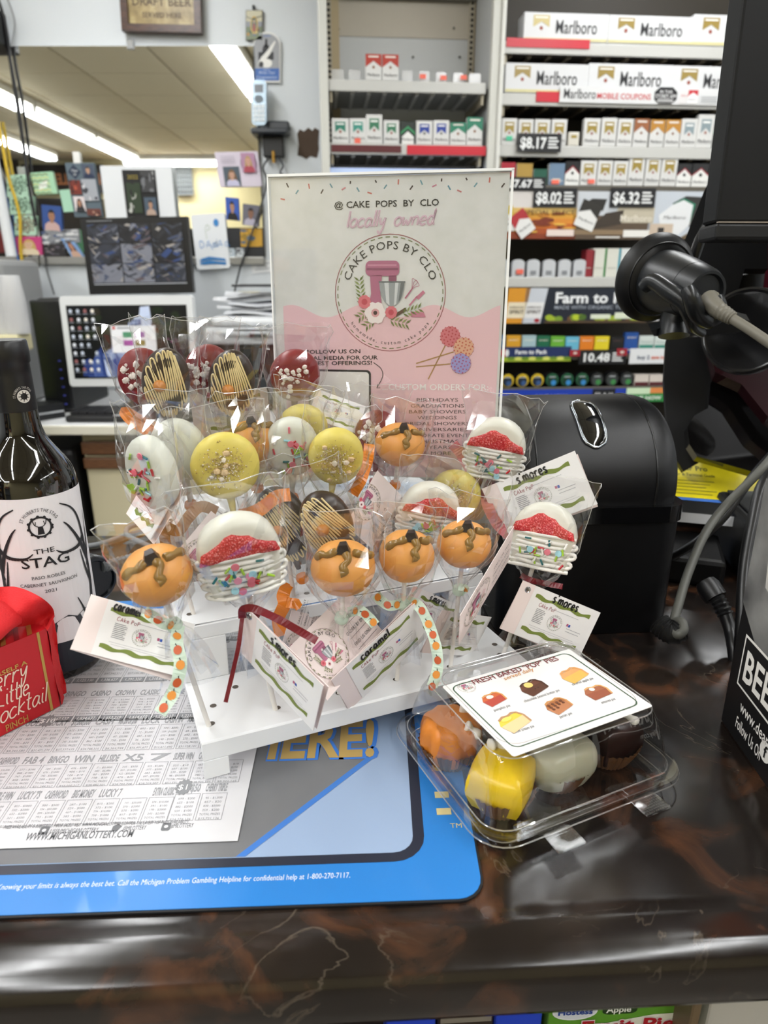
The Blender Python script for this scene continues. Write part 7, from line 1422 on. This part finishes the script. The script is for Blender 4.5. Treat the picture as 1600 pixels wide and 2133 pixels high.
# ---------------------------------------------------------------- register platform, leaflet, adapters
t = thing('register_platform', (.75, 1.12, 0), 'black platform at the right that carries the yellow leaflet and register', 'platform')
G().mat(M('0a0a0a', .5, spec=.3)).box((.42, 1.02, 0), (1.2, 1.5, C+.045), .006).build('cabinet', t)
G().mat(M('1a1a1b', .4)).box((.415, 1.015, C+.0455), (1.2, 1.5, C+.052), .002).build('top_plate', t)
zl = C+.066
LP = [aZ(*p_, zl) for p_ in ((1372, 955), (1660, 985), (1660, 1068), (1372, 1044))]
t = thing('yellow_leaflet', sum(LP, V((0, 0, 0)))/4, 'yellow and blue printed booklet lying at the right behind the dome machine', 'booklet')
f2 = lambda x, y: aZ(x, y, zl); X, w, h = aff([(1372, 955), (1660, 985), (1660, 1068), (1372, 1044)], fn=f2)
G(X).mat(M('d5d6d8', .4)).prism([(0, -.16), (1, -.16), (1, 1.3), (0, 1.3)], -.0135, -.0004).build('page_block', t)
g = G(X); g.mat(M('161719', .35)).poly([(0, -.16), (1, -.16), (1, 1.3), (0, 1.3)], 0); g.mat(M('3f6fc0', .35)).poly([(0, -.02), (.15, .06), (.5, .06), (1, -.02), (1, 1.0), (.0, 1.05)], .0004); g.mat(M('e0cf1c', .35)).poly([(0, .05), (.15, .11), (.5, .11), (1, .03), (1, .95), (0, 1.0)], .0008)
g.mat(M('4a4a20', .5)).text('Weather Pro', .03, .72, .17, .0012, width=.4, bold=.02).text('Register & Terminal Guide', .06, .58, .1, .0012, width=.42)
for i in range(5): g.mat(M('8a8428', .5)).rect(.05, .46-i*.07, .46-.04*(i % 3), .475-i*.07, .0012)
g.build('cover_print', t)
t = thing('power_adapter', (.40, .80, C), 'black power adapter brick on the counter right of the dome machine', 'adapter')
G(MX.Translation((.385, .79, C+.0005)) @ MX.Rotation(R(-20), 4, 'Z')).mat(M('070708', .4, spec=.3)).box((-.035, -.05, 0), (.035, .05, .035), .006).build('brick', t)
t = thing('black_case', (.52, .80, C), 'low black case on the counter behind the beef jerky box', 'case')
G(MX.Translation((.5, .80, C+.0005)) @ MX.Rotation(R(-10), 4, 'Z')).mat(M('070708', .45, spec=.3)).box((-.06, -.06, 0), (.16, .08, .075), .006).build('body', t); G(MX.Translation((.5, .80, C+.0005)) @ MX.Rotation(R(-10), 4, 'Z')).mat(M('191a1b', .3)).box((-.05, -.05, .0755), (.15, .07, .079), .001).build('lid', t)
E3 = lambda pts: spl([aD(x, y, d) for x, y, d in pts], 6)
t = thing('power_plug', aZ(1500, 1250), 'black ribbed appliance plug with a thick cord behind the jerky box', 'plug')
p0 = aD(1468, 1212, .70); p1 = aD(1492, 1246, .69)
G().mat(M('121213', .4)).tube([p0, p0+(p1-p0)*.3, p1], [.010, .012, .0115], 8).build('plug_body', t, ang=50)
pp = E3([(1490, 1243, .69), (1500, 1258, .685), (1512, 1282, .68)]); G().mat(M('161617', .4)).tube(pp, [.0085 if i % 2 else .0068 for i in range(len(pp))], 10).build('strain_relief', t, ang=30)
G().mat(M('141415', .35)).tube(E3([(1511, 1280, .68), (1522, 1315, .675), (1530, 1360, .66), (1535, 1420, .66)]), .0062, 10).build('cord', t, ang=60)
G().mat(M('55554f', .5)).tube(E3([(1640, 915, .74), (1580, 985, .73), (1515, 1050, .73), (1470, 1110, .72), (1435, 1190, .70), (1412, 1265, .675), (1402, 1305, .655), (1412, 1322, .645), (1424, 1312, .645), (1420, 1296, .65), (1404, 1296, .66)]), .0046, 10).build('grey_cable', None, 'grey cable arching from the right and curling beside the dome machine', 'cable', ang=60)
pp = E3([(1372, 1298, .665), (1385, 1310, .66), (1402, 1318, .655), (1416, 1310, .655)]); G().mat(M('1a1a1a', .5)).tube(pp, [.012 if i % 2 else .0105 for i in range(len(pp))], 12).build('coiled_cord', None, 'short coil of ribbed black cord beside the dome machine', 'cord', ang=40)
G().mat(M('0f0f10', .35)).tube(E3([(1650, 900, .78), (1570, 990, .77), (1510, 1075, .77), (1450, 1130, .78), (1400, 1160, .80)]), .0048, 10).build('black_cable', None, 'black cable running down to the adapter brick', 'cable', ang=60)
G().mat(M('0f0f10', .35)).tube(E3([(1640, 955, .70), (1590, 1010, .69), (1568, 1090, .68), (1552, 1180, .67), (1546, 1290, .65), (1540, 1400, .64)]), .0062, 10).build('black_cable', None, 'thick black cable hanging between the grey cable and the jerky box', 'cable', ang=60)
# beef jerky box
BF = frame(V((.2815, .4815, C+.0005)), V((-.055, -.998, 0)), (0, 0, 1)); BH = .21; BWd = .19
t = thing('beef_jerky_box', BF @ V((BWd/2, 0, -.03)), 'tall black and grey beef jerky box standing at the right edge', 'box')
G(BF).mat(M('161617', .4)).box((0, 0, -.16), (BWd, BH, 0), .001, 1).build('carton', t)
bi = BF.inverted(); nB = BF.to_3x3() @ V((0, 0, 1)); bq = lambda px, py: (lambda v: (v.x, v.y))(bi @ aP(px, py, BF.translation, nB))
g = G(BF); yg = bq(1552, 1285)[1]; r_ = random.Random(12)
g.mat(ramp_mat('print_grey', 'Object', 18, [(.35, '4a4a4a'), (.7, '8a8a88')], .45)).poly([(0, yg+.01), (.03, yg-.012), (.06, yg-.02), (BWd, yg-.03), (BWd, BH), (0, BH)], .0003); g.mat(M('b5b3ae', .5)).poly([(.028, yg+.035), (.045, yg+.03), (BWd, yg), (BWd, BH), (.012, BH), (.02, yg+.08)], .0005)
g.mat(M('d8641c', .45)).poly([(.052, .135), (.062, .120), (BWd, .115), (BWd, .2), (.056, .2)], .0008)
a = bq(1572, 1352); g.mat(M('dcdad4', .5)).poly([(a[0]-.002, a[1]-.03), (BWd, a[1]-.028), (BWd, a[1]-.002), (a[0]-.002, a[1]-.002)], .0009); g.mat(M('1c1c1e', .5)).text('ORIGINAL', a[0]+.005, a[1]-.024, .023, .0012, width=.09)
b = bq(1550, 1340); x0, y0 = bq(1548, 1400)[0]-.004, bq(1550, 1398)[1]
g.mat(M('e6e4de', .5)).poly([(x0, y0-.014), (BWd, y0-.016), (BWd, y0+.03), (x0, y0+.03)], .001).mat(M('141415', .5)).poly([(x0+.002, y0-.012), (BWd, y0-.014), (BWd, y0+.028), (x0+.002, y0+.028)], .0012); g.mat(M('e6e4de', .5)).text('BEEF JERKY', x0+.006, y0-.005, .036, .0015, width=.14, bold=.02)
a = bq(1545, 1470); g.mat(M('e3e1dc', .5)).text('www.dearbornjerky.com', a[0], a[1]-.004, .014, .0009, width=.11, bold=.01); a = bq(1536, 1498); g.text('Follow Us On', a[0], a[1]-.006, .014, .0009, width=.042, bold=.01); a = bq(1594, 1563); g.disc(a[0]+.002, a[1], .008, .0009, 18).mat(M('141415', .5)).text('f', a[0]+.0003, a[1]-.0045, .014, .0012, bold=.02)
g.build('print', t)
# ---------------------------------------------------------------- register: display slab, stand, scanner, touch screen
SLB = M('080808', .55, spec=.25, bump=.03, bscale=700)
a = aY(1492, 470, .75); bo = aY(1495, 500, .75)
t = thing('pole_display', (.5, .78, bo.z), 'big black monitor seen from behind at the top right corner', 'monitor')
Xs = frame(V((a.x, .75, bo.z)), (1, .06, 0), (0, .05, 1))
G(Xs).mat(SLB).box((0, .0165, -.03), (.42, .55, 0), .003).build('rear_shell', t); G(Xs).mat(M('151516', .45, spec=.35)).box((-.001, 0, -.034), (.42, .016, .004), .003).build('bottom_bezel', t)
G(Xs).mat(M('8a7f74', .35)).box((0, .016, .0005), (.42, .0172, .0045)).build('bezel_highlight', t)  # highlight line above the bezel, painted as a lighter strip
def psolid(name, parent, pts, dep, thk, m, tilt=(0, 0), **k):
    """solid plate: outline read from the picture, standing at its own distance, tilted and given thickness"""
    d = V((0, cp, -sp)); n = -(d+V((tilt[0], 0, tilt[1]))).normalized(); o = aD(sum(p[0] for p in pts)/len(pts), sum(p[1] for p in pts)/len(pts), dep)
    P_ = [aP(x, y, o, n) for x, y in pts]; back = [p-n*thk for p in P_]; N = len(P_)
    return G().mat(m).add([tuple(p) for p in P_+back], [tuple(range(N))[::-1], tuple(range(N, 2*N))]+[(i, (i+1) % N, (i+1) % N+N, i+N) for i in range(N)]).build(name, parent, **k)
t = thing('register_stand', aY(1480, 640, .93), 'black angled register stand plate behind the scanner', 'stand')
psolid('angled_plate', t, [(1524, 280), (1600, 300), (1600, 560), (1552, 560), (1520, 660), (1400, 640), (1425, 504), (1466, 400)], .88, .02, M('040405', .5, spec=.2), (.3, 0))
G().mat(M('161617', .25)).tube([aD(1473, 463, .80), aD(1458, 500, .81), aD(1436, 565, .83)], [.004, .007, .007], 8).build('hinge_flap', t, ang=50)
G().mat(M('040405', .5, spec=.2)).tube([aD(1545, 560, .97), aD(1530, 720, 1.03), aD(1510, 900, 1.08), aD(1505, 985, 1.12)], .03, 14).build('pole', t, ang=50)
t = thing('speaker_disc', aD(1560, 690, .86), 'round black disc shaped speaker beside the maroon panel', 'speaker')
o = aD(1556, 690, .86); n_ = (V((-.62, -.75, .15))).normalized(); Xd = frame(o, n_.cross(V((0, 0, 1))).normalized()*-1, V((0, 0, 1))); Xd = MX((n_.orthogonal().normalized(), n_.cross(n_.orthogonal().normalized()), n_)).transposed().to_4x4(); Xd.translation = o
G(Xd).mat(M('080808', .45, spec=.3)).lathe([(.0, -.02), (.045, -.018), (.052, -.012), (.0545, -.004), (.0535, .002), (.049, .004), (.047, .0022), (.0, .0035)], 40).build('housing', t, ang=40); G(Xd).mat(M('1e1e20', .2)).lathe([(.0475, .004), (.0505, .0062), (.0535, .004)], 40).build('rim', t, ang=60)
t = thing('maroon_panel', aD(1560, 640, 1.02), 'glossy maroon panel behind the round speaker at the right edge', 'case')
psolid('shell', t, [(1548, 508), (1660, 505), (1660, 780), (1590, 800), (1500, 770), (1490, 720), (1515, 620)], 1.02, .05, M('3f0c18', .15, coat=.6), (.5, -.2)); psolid('seam_strip', t, [(1556, 520), (1562, 520), (1530, 640), (1524, 640)], 1.005, .004, M('6a2030', .2), (.5, -.2))  # glossy maroon plate with a narrow lighter strip
t = thing('touch_terminal', aD(1500, 960, .98), 'glossy black touch screen terminal reflecting the yellow booklet', 'terminal')
psolid('matte_back', t, [(1388, 705), (1480, 700), (1510, 760), (1470, 860), (1462, 960), (1424, 982), (1404, 950), (1390, 890), (1383, 790)], .99, .04, M('060607', .55, spec=.25), (.35, 0)); psolid('glossy_screen', t, [(1500, 760), (1560, 800), (1640, 890), (1640, 1003), (1452, 950), (1436, 925), (1432, 890), (1446, 866), (1475, 850), (1480, 800)], .95, .014, M('0b0a0a', .05, coat=1), (.1, -.55)); psolid('housing_reflection', t, [(1472, 700), (1515, 690), (1600, 760), (1660, 775), (1660, 905), (1600, 868), (1545, 800), (1490, 775)], .93, .02, M('2a1216', .08, coat=.8), (.25, -.6))  # maroon reflection is put into the upper plate's colour
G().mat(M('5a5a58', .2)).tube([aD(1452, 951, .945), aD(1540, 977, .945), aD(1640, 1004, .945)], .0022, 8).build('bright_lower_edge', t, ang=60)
# hands-free scanner
F0, R0 = aD(1366, 580, .80), aD(1472, 612, .722); axs = (R0-F0).normalized(); L_ = (R0-F0).length; q_ = axs.orthogonal().normalized()
Xc = MX((q_, axs.cross(q_), axs)).transposed().to_4x4(); Xc.translation = F0
t = thing('barcode_scanner', F0+V((0, 0, -.06)), 'black hands free scanner with a wide round face, held in a cradle at the right', 'scanner')
SCN = M('191b1e', .38, bump=.02, bscale=900); SCD = M('0e0e10', .42, spec=.4)
G(Xc).mat(SCD).lathe([(.0, -.016), (.034, -.016), (.047, -.010), (.0505, -.004), (.050, .001), (.046, .006), (.040, .010), (.034, .0145)], 48).build('round_face', t, ang=40)
G(Xc).mat(M('0b0b0c', .4)).lathe([(.0405, .0102), (.0415, .0108), (.042, .0098)], 48).build('face_groove', t, ang=60)
G(Xc).mat(SCN).lathe([(.034, .0145), (.0335, .03), (.0315, L_*.55), (.029, L_*.75)], 40).build('barrel', t, ang=50)
G(Xc).mat(SCN).lathe([(.0288, L_*.755), (.0262, L_*.92), (.0235, L_*1.0), (.0205, L_*1.0), (.0185, L_*.96)], 40).build('rear_collar', t, ang=40); G(Xc).mat(M('050505', .6)).lathe([(.0186, L_*.955), (.0, L_*.955)], 24).build('cable_socket', t)
pp = E3([(1478, 622, .715), (1490, 640, .70), (1512, 655, .69), (1527, 664, .685)]); CBL = M('6b675c', .5)
G().mat(CBL).tube(pp, [.0095-.0002*i+(.0008 if i % 2 else 0) for i in range(len(pp))], 12).build('strain_relief', t, ang=30)
G().mat(CBL).tube(E3([(1526, 664, .685), (1560, 685, .67), (1600, 712, .655), (1680, 765, .63)]), .0052, 10).build('cable', t, ang=60)
t = thing('scanner_cradle', aD(1440, 690, .77), 'black forked cradle bracket holding the round scanner', 'bracket')
cr = M('191b1d', .3)
psolid('foot_plate', t, [(1356, 688), (1420, 672), (1510, 655), (1562, 668), (1572, 686), (1530, 694), (1468, 698), (1400, 702), (1362, 700)], .775, .012, cr, (0, .9))
G().mat(cr).tube([aD(1404, 700, .775), aD(1405, 668, .775), aD(1408, 640, .77)], [.017, .0155, .0145], 20).build('post', t, ang=50)
for nm, pts in (('fork_arm', [(1340, 600, .745), (1360, 586, .735), (1392, 606, .722), (1424, 630, .715), (1434, 652, .718), (1444, 682, .735), (1462, 694, .752)]), ('fork_arm', [(1432, 600, .70), (1441, 622, .70), (1452, 652, .71), (1475, 668, .72), (1496, 656, .715), (1502, 632, .705), (1496, 618, .705)])):
    pp = E3(pts); G().mat(cr).tube(pp, [.005+.0045*math.sin(PI*min(1, .15+i/len(pp))) for i in range(len(pp))], 10).build(nm, t, ang=60)
# ---------------------------------------------------------------- grey cables and black puck behind the bottle
t = thing('black_puck', aZ(198, 1245), 'black round device with a ribbed grey cord just right of the wine bottle', 'device')
o = aD(192, 1205, .69); n_ = V((.75, -.62, .1)).normalized(); q_ = n_.orthogonal().normalized(); Xd = MX((q_, n_.cross(q_), n_)).transposed().to_4x4(); Xd.translation = o
G(Xd).mat(M('10161f', .25)).lathe([(.0, -.03), (.018, -.03), (.0235, -.026), (.0245, .004), (.022, .008), (.0195, .0085), (.018, .006), (.0, .005)], 36).build('housing', t, ang=40)
pp = E3([(212, 1180, .69), (235, 1175, .70), (262, 1168, .71), (285, 1162, .72)]); G().mat(M('6e7173', .5)).tube(pp, [.0065 if i % 2 else .0052 for i in range(len(pp))], 10).build('strain_relief', t, ang=30); G().mat(M('6e7173', .5)).tube([aZ(283, 1163, C+.02), aZ(310, 1160, C+.012), aZ(345, 1150, C+.005)], .004, 8).build('cord', t, ang=60)
zc_ = C+.0045
G().mat(M('6e7173', .5)).tube(spl([aZ(*p_, zc_) for p_ in ((150, 1140), (200, 1135), (250, 1120), (300, 1106), (350, 1096), (390, 1092))], 5), .0037, 8).build('looped_cable', None, 'grey cable lying along the counter behind the pops at the left', 'cord', ang=60)
G().mat(M('6e7173', .5)).tube(spl([aZ(x, y, C+.0125) for x, y in ((330, 1092), (285, 1093), (264, 1103), (268, 1117), (290, 1128), (318, 1142), (345, 1158))], 5), .0037, 8).build('looped_cable', None, 'grey cable looping over another near the counter back edge', 'cord', ang=60)
